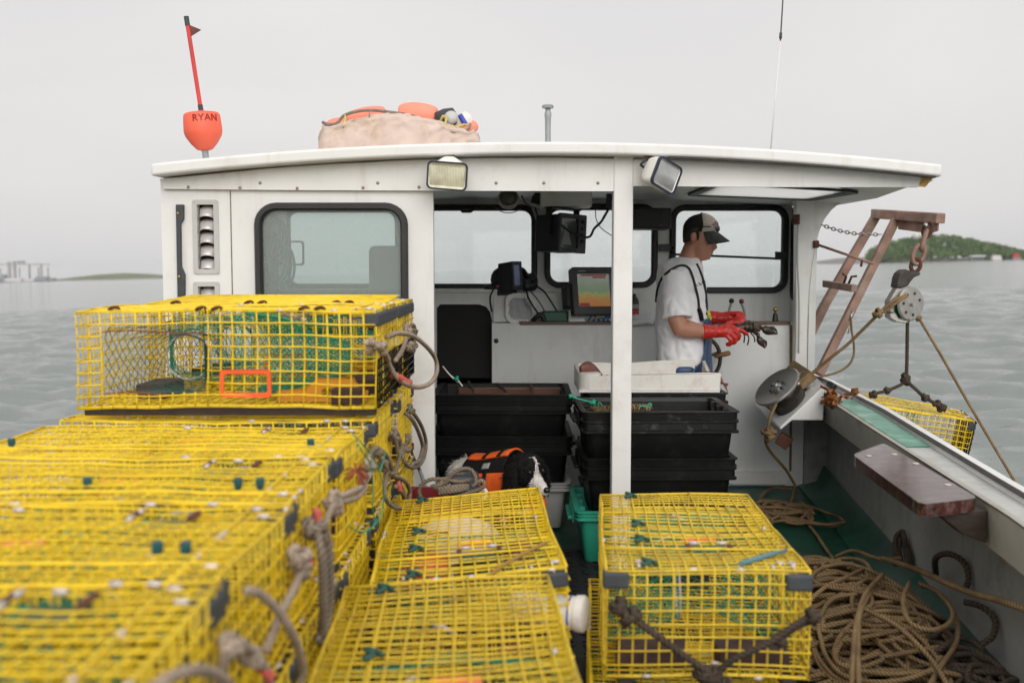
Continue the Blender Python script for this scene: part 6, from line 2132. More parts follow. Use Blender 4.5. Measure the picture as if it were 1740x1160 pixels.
# ------------------------------------------------------------------ the dog
YD = 4.72
def D(u, v, Y=YD): return P(u, v, Y)
dog = thing("dog", "black and white spaniel in an orange life vest, mouth open, standing by the totes", "dog", (D(850, 900).x, YD, 0.013))
mb = MB()
hip = Vector((-.235, 4.93, .405)); mid = Vector((-.12, 4.86, .415)); che = Vector((-.005, 4.79, .425)); nk = Vector((.045, 4.74, .475)); hd = Vector((.072, 4.66, .512))
A1 = (che - hip).normalized(); S1 = A1.cross(ZV).normalized()      # S1 towards the camera
def bsec(c, a, b): return (c, a, b, S1, ZV)
loft(mb, [bsec(hip - A1 * .075 - ZV * .01, .035, .05), bsec(hip - A1 * .05, .085, .095), bsec(hip, .105, .108), bsec(mid, .110, .106), bsec(che, .115, .135), bsec(che + A1 * .06, .095, .115), bsec(che + A1 * .095, .05, .07)], 22)
mb.tube([che + ZV * .02, che + A1 * .05 + ZV * .03, nk, hd], [.115, .112, .098, .080], 16)
mb.ball(che + A1 * .07 - ZV * .05, (.085, .08, .10), 14)
hdir = Vector((.52, -.76, -.40)).normalized()
nose = hd + hdir * .165 - ZV * .004
hs2 = hdir.cross(ZV).normalized(); hup = hs2.cross(hdir).normalized()
mb.ball(hd, (.082, .084, .078), 16)
mb.ball(hd + hup * .028 + hdir * .012, (.060, .060, .048), 14)
loft(mb, [(hd + hdir * .04 - hup * .008, .052, .052, hs2, hup), (hd + hdir * .08 - hup * .018, .036, .038, hs2, hup), (hd + hdir * .12 - hup * .022, .031, .032, hs2, hup), (nose - hup * .020, .026, .026, hs2, hup), (nose + hdir * .012 - hup * .018, .012, .014, hs2, hup)], 16)
# lower jaw, open
loft(mb, [(hd + hdir * .045 - hup * .052, .032, .016, hs2, hup), (hd + hdir * .095 - hup * .072, .024, .012, hs2, hup), (hd + hdir * .125 - hup * .082, .014, .008, hs2, hup)], 12)
# legs with joints
def leg(pts, rad): mb.tube(catmull(pts, k=4), [lerp(rad[int(i / 4)], rad[min(len(rad) - 1, int(i / 4) + 1)], (i % 4) / 4) for i in range((len(pts) - 1) * 4 + 1)], 10)
for s_ in (-1, 1):
    o_ = S1 * .065 * s_
    leg([che + o_ - ZV * .04, che + o_ - ZV * .19 - A1 * .015, che + o_ - ZV * .30 + A1 * .005, che + o_ * 1.0 - ZV * .385], [.055, .036, .026, .024])
    mb.ball(Vector((che.x, che.y, .035)) + o_ + A1 * .02, (.034, .030, .022), 10)
    o_ = S1 * .06 * s_
    leg([hip + o_ - ZV * .02, hip + o_ - ZV * .15 + A1 * .05, hip + o_ - ZV * .27 - A1 * .055, hip + o_ - ZV * .37 - A1 * .035], [.072, .05, .026, .024])
    mb.ball(Vector((hip.x, hip.y, .035)) + o_ - A1 * .015, (.036, .030, .022), 10)
# tail
mb.tube(catmull([hip - A1 * .06 + ZV * .045, hip - A1 * .11 + ZV * .055, hip - A1 * .15 + ZV * .085], k=5), [.022 - .001 * i for i in range(11)], 8)
rn = random.Random(2)
db = merge_body(mb, "body", 'furblack', 0.0075, 3, dog, lambda c, n_: c + n_ * (.004 * noise.noise(c * 45) + .003 * noise.noise(c * 110)))
db.data.materials.append(M['furwhite'])
for p in db.data.polygons:
    c = p.center
    rel = c - hd
    f_ = rel.dot(hdir); sd_ = rel.dot(hs2); ud_ = rel.dot(hup)
    wv = .012 * noise.noise(c * 30)
    white = False
    if f_ > .02 and ud_ > -.045 and abs(sd_) < .006 + max(0, (f_ - .05)) * .42 + wv * .5 and rel.length < .25: white = True
    if f_ > .085 and rel.length < .3 and abs(sd_) < .045 and ud_ > -.052: white = True
    t_ = (c - hip).dot(A1)
    if t_ < .055 + wv and c.z > .30 and (c - hip).length < .16 and not (t_ < -.085): white = True
    if c.z < .16 and wv > -.004: white = True
    if white: p.material_index = 1
# ears
for s_ in (-1, 1):
    e0 = hd + hs2 * .074 * s_ + hup * .035 - hdir * .015
    mb = MB()
    q = [e0, e0 + hs2 * .022 * s_ - ZV * .05, e0 + hs2 * .026 * s_ - ZV * .11 + hdir * .01, e0 + hs2 * .018 * s_ - ZV * .165 + hdir * .02]
    mb.tube(catmull(q, k=5), [.020, .026, .032, .036, .040, .043, .045, .046, .046, .045, .043, .040, .036, .030, .022, .012], 12, flat=.35, up=tuple(hdir))
    mb.build("ear", 'furblack', dog, smooth='all')
for s_ in (-1, 1):
    MB().ball(hd + hdir * .068 + hs2 * .037 * s_ + hup * .026, .0105, 10).build("eye", 'nose', dog, smooth='all')
MB().ball(nose + hdir * .006 - hup * .004, (.017, .017, .014), 12).build("nose", 'nose', dog, smooth='all')
mb = MB().tube(catmull([hd + hdir * .07 - hup * .05, hd + hdir * .11 - hup * .062, hd + hdir * .135 - hup * .080, hd + hdir * .14 - hup * .11], k=4), .016, 10, flat=.4, up=tuple(hup))
mb.build("tongue", 'tongue', dog, smooth='all')
# loose hair over the head, ears and rump
def tufts(obj, test, n, ln, seed):
    rn = random.Random(seed)
    out = (MB(), MB())
    ps = [p for p in obj.data.polygons if test(p.center)]
    for _ in range(n):
        p = rn.choice(ps)
        c = Vector(p.center); nr = Vector(p.normal)
        d = (nr * .55 + Vector((rn.gauss(-.25, .3), rn.gauss(0, .3), -.75 + rn.gauss(0, .3)))).normalized()
        s_ = d.cross(nr)
        s_ = s_.normalized() * .0022 if s_.length > 1e-4 else Vector((.0022, 0, 0))
        L_ = ln * rn.uniform(.5, 1.3)
        b0 = c - nr * .002
        out[p.material_index].add([b0 - s_, b0 + s_, c + d * L_ * .6 + s_ * .6, c + d * L_, c + d * L_ * .6 - s_ * .6], [(0, 1, 2, 3, 4)])
    return out
ob_ = (tufts(db, lambda c: ((c - hd).length < .13 and (c - nose).length > .075) or (c - (che + A1 * .09)).length < .12, 2600, .020, 4), tufts(db, lambda c: (c - hip).dot(A1) < .03 and c.z > .28, 1500, .024, 5))
for pair_ in ob_:
    for q_, m_ in zip(pair_, ('furblack', 'furwhite')):
        if q_.v: q_.build("fur", m_, dog)
for e_ in [c for c in dog.children if c.name.startswith('ear')]:
    tufts(e_, lambda c: True, 700, .026, 6)[0].build("fur", 'furblack', e_)
# life vest
vest_parent = None
def vpatch(s0, s1, f0, f1, off, m, name, parent, ns=10, nf=10, th=.006):
    mb = MB()
    for i in range(ns + 1):
        s_ = lerp(s0, s1, i / ns)
        c = hip.lerp(che, s_)
        ra = lerp(.105, .117, s_) ; rb = lerp(.108, .135, max(0, s_ - .45) / .55)
        for j in range(nf + 1):
            a = R(lerp(f0, f1, j / nf))
            q = c + S1 * (ra + off) * math.sin(a) + ZV * (rb + off) * math.cos(a)
            mb.v.append(tuple(q))
    for i in range(ns):
        for j in range(nf):
            a = i * (nf + 1) + j
            mb.f.append((a, a + 1, a + nf + 2, a + nf + 1)); mb.m.append(0)
    o = mb.build(name, m, parent, smooth='all', fixn=True)
    so = o.modifiers.new('solid', 'SOLIDIFY'); so.thickness = th; so.offset = 1.0
    return o
vest = vpatch(.16, 1.10, -135, 135, .008, 'vestblack', 'life_vest', dog, 16, 24, .004)
vpatch(.20, 1.08, -62, 30, .013, 'vest', 'top_panel', vest, 14, 10, .010)
vpatch(.28, 1.12, 66, 128, .013, 'vest', 'side_panel', vest, 12, 8, .012)
vpatch(.28, 1.06, -128, -64, .013, 'vest', 'side_panel', vest, 12, 8, .012)
for s_ in (.54, .86):
    vpatch(s_, s_ + .07, -64, 32, .024, 'vestblack', 'strap', vest, 2, 10, .004)
vpatch(.70, .77, 60, 130, .026, 'vestblack', 'strap', vest, 2, 8, .004)
vpatch(.30, .37, 60, 92, .026, 'vestblack', 'strap', vest, 2, 8, .004)
vpatch(.60, .76, 42, 56, .014, 'labelgrey', 'vest_label', vest, 4, 4, .003)
MB().ball(che + A1 * .10 + Vector((.03, -.05, -.10)), (.055, .05, .062), 14).build("chin_float", 'vest', vest, smooth='all')
MB().tube(catmull([hip.lerp(che, .25) + S1 * .135 + ZV * .03, hip.lerp(che, .5) + S1 * .142 + ZV * .035, hip.lerp(che, .75) + S1 * .142 + ZV * .03], k=5), .008, 6).build("buckle_strap", mat('dark_purple_webbing', (.05, .012, .07), .6), vest, smooth='all')
# ------------------------------------------------------------------ on the roof
def R_top(x, Y): return roof_z(x, Y)
# stick buoy lashed upright at the port corner
YBU = 4.95
b0 = P(353, 262, YBU); b1 = P(346, 192, YBU); b2_ = P(317, 32, YBU)
t = thing("stick_buoy", "orange stick buoy lettered RYAN standing at the port corner of the roof", "buoy", b0)
ax = (b1 - b0).normalized()
_xv = (Vector((1, 0, 0)) - ax * ax.x).normalized(); rotb = Matrix((_xv, ax.cross(_xv), ax)).transposed()
S_ = YBU / FPX
base = P(348.5, 256, YBU)
prof = [(7, 0), (13, 2), (22, 12), (29.5, 24), (31.5, 32), (31, 44), (30, 57), (29, 60), (27.5, 61.5), (0.5, 61.5)]
prof = [(r * S_, z * S_) for r, z in prof]
MB().lathe(prof, base, 28, rotb).build("float_body", 'buoy', t, smooth=True, angle=40)
MB().lathe([(11 * S_, 0), (11 * S_, 2.5 * S_), (8 * S_, 4 * S_)], base + rotb @ Vector((0, 0, 61.5 * S_)), 16, rotb).build("float_cap", 'buoyred', t, smooth=True)
top_ = base + rotb @ Vector((0, 0, 64 * S_))
st = (b2_ - top_).normalized()
MB().tube([top_ - st * .03, top_ + st * .035], .0125, 10).build("socket", 'bumper', t, smooth=True)
MB().tube([top_, top_.lerp(b2_, .96)], .0105, 10).build("stick", 'buoyred', t, smooth=True)
MB().tube([top_.lerp(b2_, .925), b2_ + st * .01], .0125, 10).build("stick_tip", 'bumper', t, smooth=True)
MB().tube([base - ax * .06, base + ax * .03], .016, 10).build("spindle", 'pipegrey', t, smooth=True)
f0 = P(320, 42, YBU); f1 = P(342, 51, YBU); f2 = P(325, 62, YBU)
MB().plate([(f0.x, f0.z), (f1.x, f1.z), (f2.x, f2.z)], [], lambda a, b: (a, YBU - .002, b), (0, .004, 0)).build("flag", mat('rusty_brown_flag', (.15, .05, .035), .7, var=.4, vscale=20), t)
# moulded lettering round the shoulder of the float
def add_text(body, size, place_fn, depth, m, name, parent):
    cu = bpy.data.curves.new(name, 'FONT')
    cu.body = body; cu.size = size; cu.extrude = depth; cu.align_x = 'CENTER'; cu.align_y = 'CENTER'
    o = bpy.data.objects.new(name, cu); col.objects.link(o)
    dg = bpy.context.evaluated_depsgraph_get(); dg.update()
    me = bpy.data.meshes.new_from_object(o.evaluated_get(dg))
    bpy.data.objects.remove(o)
    for v in me.vertices:
        v.co = place_fn(v.co.x, v.co.y, v.co.z)
    me.materials.clear(); me.materials.append(M[m] if isinstance(m, str) else m)
    o = bpy.data.objects.new(name, me); col.objects.link(o)
    attach(o, parent)
    return o
rB = 30.7 * S_
def on_buoy(x, y, z):
    a = x / rB + R(-90 + 27)
    return base + rotb @ Vector(((rB + .001 + z) * math.cos(a), (rB + .001 + z) * math.sin(a), 50 * S_ + y))
add_text("RYAN", 0.048, on_buoy, .0015, 'letter', "lettering", t)

# canvas bundle with orange floats
YK = 4.85
def K(u, v, dy=0.0):
    p = P(u, v, YK); return Vector((p.x, YK + dy, p.z))
t = thing("canvas_bundle", "stained beige canvas sack with dark seam lying on the roof, orange floats inside", "sack", K(680, 248))
ru = [543, 548, 556, 575, 600, 630, 660, 690, 720, 750, 775, 795, 808, 815]
rtop = [232, 216, 209, 212, 206, 198, 194, 196, 200, 209, 220, 226, 218, 232]
mb = MB(); nn = len(ru); kk = 30
q = []
for i in range((nn - 1) * 9 + 1):
    f = i / 9; a = int(min(f, nn - 2)); t_ = f - a
    q.append((lerp(ru[a], ru[a + 1], t_), lerp(rtop[a], rtop[a + 1], t_)))
for i, (u, v) in enumerate(q):
    base_z = roof_z(P(u, 240, YK).x, YK) - .004
    pt = K(u, v)
    hgt = max(.01, pt.z - base_z)
    dep = .30 * math.sin(math.pi * (i + .6) / (len(q) + .2)) ** .45
    for j in range(kk + 1):
        a = math.pi * j / kk
        cs_, sn_ = math.cos(a), math.sin(a)
        y = YK - .10 + (-dep * .55) * (abs(cs_) ** .6) * (1 if cs_ > 0 else -1) + .12
        z = base_z + hgt * (sn_ ** .55)
        w_ = noise.noise(Vector((pt.x * 9, y * 7, z * 12))) * .020 + noise.noise(Vector((pt.x * 20 + z * 14, y * 14, z * 26))) * .014 + abs(noise.noise(Vector((pt.x * 13 - z * 22, y * 9, z * 9)))) * .02
        mb.v.append((pt.x + w_, y - w_ * 1.3 - (.012 if j in (7, 8) else 0), z + w_ * .3 * sn_))
for i in range(len(q) - 1):
    for j in range(kk):
        a = i * (kk + 1) + j
        mb.f.append((a, a + kk + 1, a + kk + 2, a + 1)); mb.m.append(0)
mb.f.append(tuple(range(kk + 1))); mb.m.append(0)
mb.f.append(tuple(reversed(range((len(q) - 1) * (kk + 1), len(q) * (kk + 1))))); mb.m.append(0)
mb.build("canvas", 'canvas', t, smooth='all', fixn=True)
sm_ = [K(552, 211, -.06), K(562, 215, -.07), K(577, 213, -.07), K(588, 200, -.06), K(610, 193, -.06), K(635, 191, -.06), K(665, 194, -.06), K(700, 200, -.065), K(728, 209, -.075), K(745, 222, -.085), K(765, 229, -.09), K(785, 228, -.085), K(797, 222, -.07), K(800, 214, -.05)]
MB().tube(resample(catmull(sm_), .012), .0075, 7).build("seam", 'canvasdark', t, smooth='all')
MB().tube([K(632, 192, -.075), K(633, 215, -.125), K(632, 246, -.135)], .003, 5).build("side_seam", 'canvasdark', t)
def floatobj(pts, rr_, lab, m='floatpink', name="float", cat="float", flat=1.0):
    mb = MB(); qq = catmull(pts, k=4); n_ = len(qq)
    mb.tube(qq, [rr_ * (0.72 + .28 * math.sin(math.pi * i / (n_ - 1)) ** .5) for i in range(n_)], 16, flat=flat)
    o = mb.build(name, m, smooth=True, angle=50)
    b = o.modifiers.new('bevel', 'BEVEL'); b.width = .014; b.segments = 3; b.limit_method = 'ANGLE'
    return tag(o, lab, cat, "faded floats in the canvas sack")
floatobj([K(585, 200, .08), K(618, 192, .08), K(652, 188, .08)], .042, "long low coral float lying in the middle of the canvas sack")
floatobj([K(674, 190, .08), K(706, 190, .08), K(741, 195, .08)], .058, "large coral float standing highest in the canvas sack")
floatobj([K(551, 215, .06), K(566, 208, .06), K(585, 206, .06)], .030, "small coral float at the left end of the canvas sack")
floatobj([K(780, 226, .03), K(797, 216, .05), K(808, 208, .07)], .030, "coral float under the yellow cord at the right end of the sack")
floatobj([K(752, 226, -.0), K(772, 227, -.0), K(792, 222, -.0)], .026, "thin coral float lying along the sack's right lip")
# dark and white float, and a blue-edged bottle
mb = MB().lathe([(.01, -.055), (.045, -.045), (.052, 0), (.045, .045), (.02, .055)], K(757, 200, .05), 18, Matrix.Rotation(R(75), 3, 'Y'))
o = mb.build("float", 'display', smooth='all'); tag(o, "small black float with a pale cap at the sack's right end", "float", "faded floats in the canvas sack")
MB().lathe([(.030, -.012), (.034, 0), (.026, .016), (.006, .02)], K(767, 201, -.02), 16, Matrix.Rotation(R(80), 3, 'X')).build("cap", 'greytote', o, smooth='all')
o = MB().lathe([(.012, -.07), (.04, -.06), (.046, 0), (.042, .05), (.016, .066)], K(781, 207, .07), 18, Matrix.Rotation(R(60), 3, 'Y')).build("bottle", 'whiteplastic', smooth='all')
tag(o, "white bottle with a blue edge beside the black float on the roof", "bottle")
MB().lathe([(.0465, -.012), (.048, 0), (.0465, .012)], K(788, 206, .06), 18, Matrix.Rotation(R(60), 3, 'Y')).build("band", 'blueline', o, smooth='all')
mb = MB()
mb.rope([K(744, 214, .0), K(750, 206, -.03), K(754, 200, -.04), K(760, 204, -.045), K(757, 216, -.05), K(764, 222, -.05), K(774, 221, -.05), K(786, 215, -.04), K(800, 214, -.02)], .0075, step=.008)
for uu in (750, 763, 772, 781):
    mb.rope([K(uu - 2, 216, -.045), K(uu, 223, -.062), K(uu + 2, 230, -.075)], .0065, step=.008)
tag(MB().rope([K(590, 199, -.065), K(592, 208, -.085), K(590, 222, -.12)], .005, step=.008).build("cord", 'rope_yellow', smooth='all'), "short yellow cord end hanging over the left of the canvas sack", "cord")
tag(mb.build("cord", 'rope_yellow', smooth='all'), "yellow cord lashed round the floats in the canvas sack", "cord")

# low hatch moulding, vent pipe, whip antenna
t = thing("roof_hatch", "low white moulded hatch cover on the middle of the roof", "hatch", (P(922, 240, 5.6).x, 5.7, 2.03))
mb = MB(); cxh = P(922, 240, 5.6).x
wd = 83 * 5.6 / FPX
lp = rrect(-wd, -.26, wd, .30, .12, 6)
for (s_, z) in ((1.0, 2.028), (1.0, 2.062), (.965, 2.082), (.90, 2.094), (.5, 2.104)):
    for x, y in lp: mb.v.append((cxh + x * s_, 5.72 + y * s_, z))
k = len(lp)
for i in range(4):
    for j in range(k):
        j2 = (j + 1) % k
        mb.f.append((i * k + j, i * k + j2, (i + 1) * k + j2, (i + 1) * k + j)); mb.m.append(0)
mb.f.append(tuple(4 * k + j for j in range(k))); mb.m.append(0)
mb.build("cover", 'gel', t, smooth=True, angle=50)
for u in (883, 964):
    MB().ball((P(u, 227, 5.6).x, 5.455, 2.074), (.008, .004, .008), 8).build("screw", 'screw', t, smooth='all')
t = thing("vent_pipe", "short grey-green vent pipe with a flat cap standing on the roof", "pipe", P(931, 242, 5.2))
mb = MB(); zb_ = roof_z(P(931, 242, 5.2).x, 5.2) - .003
px_ = P(931, 242, 5.2).x; S5 = 5.2 / FPX
zt5 = P(931, 182, 5.2).z
mb.lathe([(.017, zb_), (.0165, zb_ + .05), (.0145, zb_ + .10), (.0155, zt5 - .06), (.018, zt5 - .045), (.0175, zt5 - .03), (.014, zt5 - .022), (.013, zt5 - .006)], (px_, 5.2, 0), 16)
mb.build("pipe", 'pipegrey', t, smooth='all')
MB().lathe([(.013, zt5 - .008), (.029, zt5 - .006), (.031, zt5 + .004), (.026, zt5 + .010)], (px_ - .001, 5.2, 0), 18).build("pipe_cap", 'pipegrey', t, smooth=True)
t = thing("whip_antenna", "thin tall whip antenna leaning over the starboard side of the roof", "antenna", P(1309, 240, 5.9))
a0_, a1_, a2_ = P(1309, 262, 5.9), P(1326, 70, 5.9), P(1334, -60, 5.9)
MB().tube([a0_, a1_], .0042, 8).build("lower_rod", 'antennawhite', t, smooth='all')
MB().tube([a1_, a1_.lerp(a2_, .05), a2_], [.0042, .0045, .0036], 8).build("upper_rod", 'antenna', t, smooth='all')
MB().tube([P(1326.2, 66, 5.9), P(1326.8, 56, 5.9)], .0085, 8).build("collar", 'antenna', t, smooth='all')

# ------------------------------------------------------------------ floodlights
def floodlight(label, c, yaw, pitch, roll, lens, w_, h_):
    "rectangular lamp: cast housing, gasket, ribbed glass, bracket"
    rot = Matrix.Rotation(yaw, 3, 'Z') @ Matrix.Rotation(pitch, 3, 'X') @ Matrix.Rotation(roll, 3, 'Y')
    t = thing("floodlight", label, "floodlight", c, group="floodlights under the roof edge")
    def W(x, y, z): return Vector(c) + rot @ Vector((x, y, z))
    hw, hh = w_ / 2, h_ / 2
    mb = MB(); k = None
    rings = [(hw, hh, -.045, .022), (hw * 1.0, hh * 1.0, -.01, .022), (hw * .94, hh * .9, .02, .02), (hw * .6, hh * .5, .06, .02)]
    for (a, b, y, r) in rings:
        lp = rrect(-a, -b, a, b, r, 5); k = len(lp)
        mb.v.extend(tuple(W(x, y, z)) for x, z in lp)
    for i in range(len(rings) - 1):
        for j in range(k):
            j2 = (j + 1) % k
            mb.f.append((i * k + j, i * k + j2, (i + 1) * k + j2, (i + 1) * k + j)); mb.m.append(0)
    mb.f.append(tuple(range(k))); mb.m.append(0)
    mb.f.append(tuple((len(rings) - 1) * k + j for j in range(k))); mb.m.append(0)
    mb.build("housing", 'whiteplastic', t, smooth=True, angle=40, fixn=True)
    MB().plate(rrect(-hw - .003, -hh - .003, hw + .003, hh + .003, .022, 5), [rrect(-hw + .004, -hh + .004, hw - .004, hh - .004, .018, 5)], lambda a, b: W(a, -.058, b), rot @ Vector((0, .014, 0))).build("gasket", 'navy', t)
    mb = MB().plate(rrect(-hw + .004, -hh + .004, hw - .004, hh - .004, .018, 5), [], lambda a, b: W(a, -.052, b), rot @ Vector((0, .004, 0)))
    n_ = 22
    for i in range(n_):
        x = lerp(-hw + .014, hw - .014, i / (n_ - 1))
        mb.tube([W(x, -.052, -hh + .016), W(x, -.0535, 0), W(x, -.052, hh - .016)], .0022, 5)
    for i in range(9):
        z = lerp(-hh + .018, -hh * .1, i / 8)
        mb.tube([W(-hw + .014, -.0525, z), W(hw - .014, -.0525, z)], .0016, 4)
    mb.build("lens", lens, t, smooth='all')
    return t, W
cl_ = P(763, 298, 4.50)
t, W = floodlight("white floodlight with a yellowish ribbed glass, port of the middle post", cl_, R(-6), R(8), R(5), 'lightlens', .175, .118)
mb = MB(); hh = .06
zf = P(763, 263, 4.5).z
mb.box((cl_.x, 4.53, zf + .003), (.05, .05, .008))
for s_ in (-1, 1): mb.bb((cl_.x + s_ * .02 - .003, 4.52, cl_.z + .05), (cl_.x + s_ * .02 + .003, 4.54, zf + .003))
mb.build("bracket", 'rustdark', t)
mb = MB().hexa([(cl_.x - .065, 4.475, cl_.z + .054), (cl_.x + .065, 4.475, cl_.z + .054), (cl_.x + .065, 4.58, cl_.z + .054), (cl_.x - .065, 4.58, cl_.z + .054), (cl_.x - .02, 4.50, cl_.z + .085), (cl_.x + .02, 4.50, cl_.z + .085), (cl_.x + .02, 4.55, cl_.z + .085), (cl_.x - .02, 4.55, cl_.z + .085)])
mb.build("hood", 'whiteplastic', t, bevel=.008)
cr_ = P(1119, 297, 4.50)
t, W = floodlight("grey-glassed white floodlight turned to starboard, beside the middle post", cr_, R(36), R(8), R(20), 'lightlensgrey', .150, .125)
zf = P(1105, 263, 4.5).z
mb = MB(); mb.box((cr_.x - .035, 4.535, zf), (.05, .05, .008)); mb.bb((cr_.x - .045, 4.52, cr_.z + .05), (cr_.x - .03, 4.545, zf)); mb.build("bracket", 'rustdark', t)
MB().tube(catmull([P(1108, 270, 4.52), P(1098, 272, 4.5), P(1089, 280, 4.5), P(1096, 284, 4.52), P(1104, 276, 4.54)]), .005, 6).build("cable", 'cable', t, smooth='all')
# round dome lamp and its clutter under the ceiling
cdm = P(864, 337, 6.2)
t = thing("dome_lamp", "round dull-glass dome lamp under the wheelhouse ceiling", "lamp", cdm)
rx = Matrix.Rotation(R(90 - 14), 3, 'X')
MB().lathe([(.062, -.03), (.064, 0), (.060, .012), (.052, .014), (.050, .004)], cdm, 26, rx).build("lamp_rim", 'galv', t, smooth=True)
MB().lathe([(.050, 0), (.046, .016), (.030, .028), (.008, .034)], cdm, 24, rx).build("lamp_glass", mat('dull_lamp_glass', (.13, .125, .10), .25, var=.4, vscale=30), t, smooth='all')
MB().bb((cdm.x - .04, 6.21, cdm.z), (cdm.x + .04, 6.26, ceil_z(cdm.x, 6.25) - .001)).build("lamp_base", 'gel_in', t)

# ------------------------------------------------------------------ electronics and gear of the helm
def obox(mb, c, size, rot, mi=0): return mb.box(c, size, rot, mi)
# hanging display
cR = P(964, 397, 6.15)
rot = Matrix.Rotation(R(38), 3, 'Z') @ Matrix.Rotation(R(3), 3, 'Y')
t = thing("radar_display", "old black boxy display hanging from the ceiling on a bracket", "display", cR)
def WR(x, y, z): return cR + rot @ Vector((x, y, z))
obox(MB(), WR(0, .08, 0), (.205, .22, .225), rot).build("housing", 'displaydark', t, bevel=.010)
MB().plate(rrect(-.108, -.118, .108, .118, .01, 3), [rrect(-.092, -.088, .045, .094, .008, 3)], lambda a, b: WR(a, -.052, b), rot @ Vector((0, .02, 0))).build("bezel", 'display', t, bevel=.002)
MB().plate(rrect(-.092, -.088, .045, .094, .008, 3), [], lambda a, b: WR(a, -.036, b), rot @ Vector((0, .003, 0))).build("screen", 'crt', t)
MB().add([WR(-.075, -.0365, -.07), WR(.005, -.0365, -.07), WR(-.045, -.0365, .07)], [(0, 1, 2)]).build("screen_trace", mat('faint_screen_trace', (.20, .22, .22), .4), t)
for z in (.075, .035, -.005, -.045):
    MB().tube([WR(.078, -.066, z), WR(.078, -.05, z)], .011, 10).build("knob", 'displaydark', t, smooth=True)
for x in (-.07, -.04, -.01, .02):
    MB().box(WR(x, -.053, -.102), (.016, .004, .010), rot).build("button", 'cable', t)
mb = MB()
for s_ in (-1, 1): obox(mb, WR(s_ * .112, .05, .07), (.008, .05, .17), rot)
obox(mb, WR(0, .05, .155), (.24, .07, .012), rot)
mb.build("bracket", 'displaydark', t)
cc = WR(0, .05, .16)
MB().bb((cc.x - .14, cc.y - .10, cc.z + .004), (cc.x + .17, cc.y + .12, max(cc.z + .03, ceil_z(cc.x, cc.y) - .001))).build("mounting_board", 'gel_in', t)
MB().tube(resample(catmull([WR(-.10, -.04, .05), WR(-.03, -.10, -.01), WR(.06, -.13, -.02), P(1010, 388, 5.95), P(1022, 376, 5.9), P(1034, 355, 5.9)]), .01), .0075, 7).build("hanging_cable", 'cable', t, smooth='all')
# chart plotter on its pedestal
cP = P(1015, 494, 6.55)
rot = Matrix.Rotation(R(14), 3, 'Z') @ Matrix.Rotation(R(-13), 3, 'X')
def WP(x, y, z): return cP + rot @ Vector((x, y, z))
t = thing("chart_plotter", "charcoal chart plotter with a lit orange and green chart screen on the console", "display", cP)
obox(MB(), WP(0, .035, 0), (.345, .075, .315), rot).build("housing", 'display', t, bevel=.012)
MB().plate(rrect(-.172, -.157, .172, .157, .014, 3), [rrect(-.135, -.105, .150, .112, .004, 2)], lambda a, b: WP(a, -.010, b), rot @ Vector((0, .008, 0))).build("bezel", 'display', t, bevel=.002)
scr = bpy.data.materials.new('lit_chart'); scr.use_nodes = True
n_ = scr.node_tree.nodes; l_ = scr.node_tree.links.new
tcn = n_.new("ShaderNodeUVMap") if False else n_.new("ShaderNodeTexCoord")
spx = n_.new("ShaderNodeSeparateXYZ")
mpn = n_.new("ShaderNodeMapping"); mpn.vector_type = 'TEXTURE'
l_(tcn.outputs['Generated'], spx.inputs[0])
nzs = n_.new("ShaderNodeTexNoise"); nzs.inputs['Scale'].default_value = 5.0; nzs.inputs['Detail'].default_value = 6
l_(tcn.outputs['Generated'], nzs.inputs['Vector'])
add_ = n_.new("ShaderNodeMath"); add_.operation = 'MULTIPLY_ADD'; add_.inputs[1].default_value = .38
l_(nzs.outputs['Fac'], add_.inputs[0]); l_(spx.outputs['Z'], add_.inputs[2])
rp = n_.new("ShaderNodeValToRGB")
els = rp.color_ramp.elements
els[0].position = .20; els[0].color = (.42, .17, .05, 1)
els[1].position = .46; els[1].color = (.40, .22, .07, 1)
for pos, c in ((.56, (.30, .32, .12, 1)), (.66, (.18, .26, .15, 1)), (.85, (.22, .27, .19, 1)), (1.0, (.26, .29, .24, 1))):
    e_ = els.new(pos); e_.color = c
l_(add_.outputs[0], rp.inputs['Fac'])
b_ = n_['Principled BSDF']
b_.inputs['Base Color'].default_value = (.02, .02, .02, 1); b_.inputs['Roughness'].default_value = .2
l_(rp.outputs['Color'], b_.inputs['Emission Color']); b_.inputs['Emission Strength'].default_value = .5
MB().plate(rrect(-.135, -.105, .085, .112, .002, 1), [], lambda a, b: WP(a, -.004, b), rot @ Vector((0, .003, 0))).build("screen", scr, t)
sd2 = mat('dim_chart_sidebar', (.02, .02, .03), .3, emit=(.035, .025, .055), estr=.6)
MB().plate(rrect(.086, -.105, .150, .112, .002, 1), [], lambda a, b: WP(a, -.004, b), rot @ Vector((0, .003, 0))).build("screen_sidebar", sd2, t)
redm = mat('screen_red_bar', (.05, .01, .01), .3, emit=(.16, .02, .03), estr=.5)
for (x0_, x1_, z0_, z1_) in ((-.11, .07, .098, .109), (-.03, .06, .084, .094), (-.13, -.06, -.103, -.082)):
    MB().plate([(x0_, z0_), (x1_, z0_), (x1_, z1_), (x0_, z1_)], [], lambda a, b: WP(a, -.0052, b), rot @ Vector((0, .001, 0))).build("screen_bar", redm, t)
MB().plate([(-.125, .128), (-.075, .128), (-.075, .134), (-.125, .134)], [], lambda a, b: WP(a, -.0115, b), rot @ Vector((0, .001, 0))).build("name_strip", 'labelgrey', t)
mb = MB()
q = [P(966, 549, 6.62), P(996, 549, 6.62), P(978, 488, 6.66), P(966, 490, 6.66)]
qb = [Vector((p.x, p.y + .14, p.z)) for p in q]
mb.add(q + qb, [(0, 1, 2, 3), (7, 6, 5, 4), (1, 0, 4, 5), (2, 1, 5, 6), (3, 2, 6, 7), (0, 3, 7, 4)])
mb.build("pedestal", 'gel_in', t, bevel=.004, fixn=True)
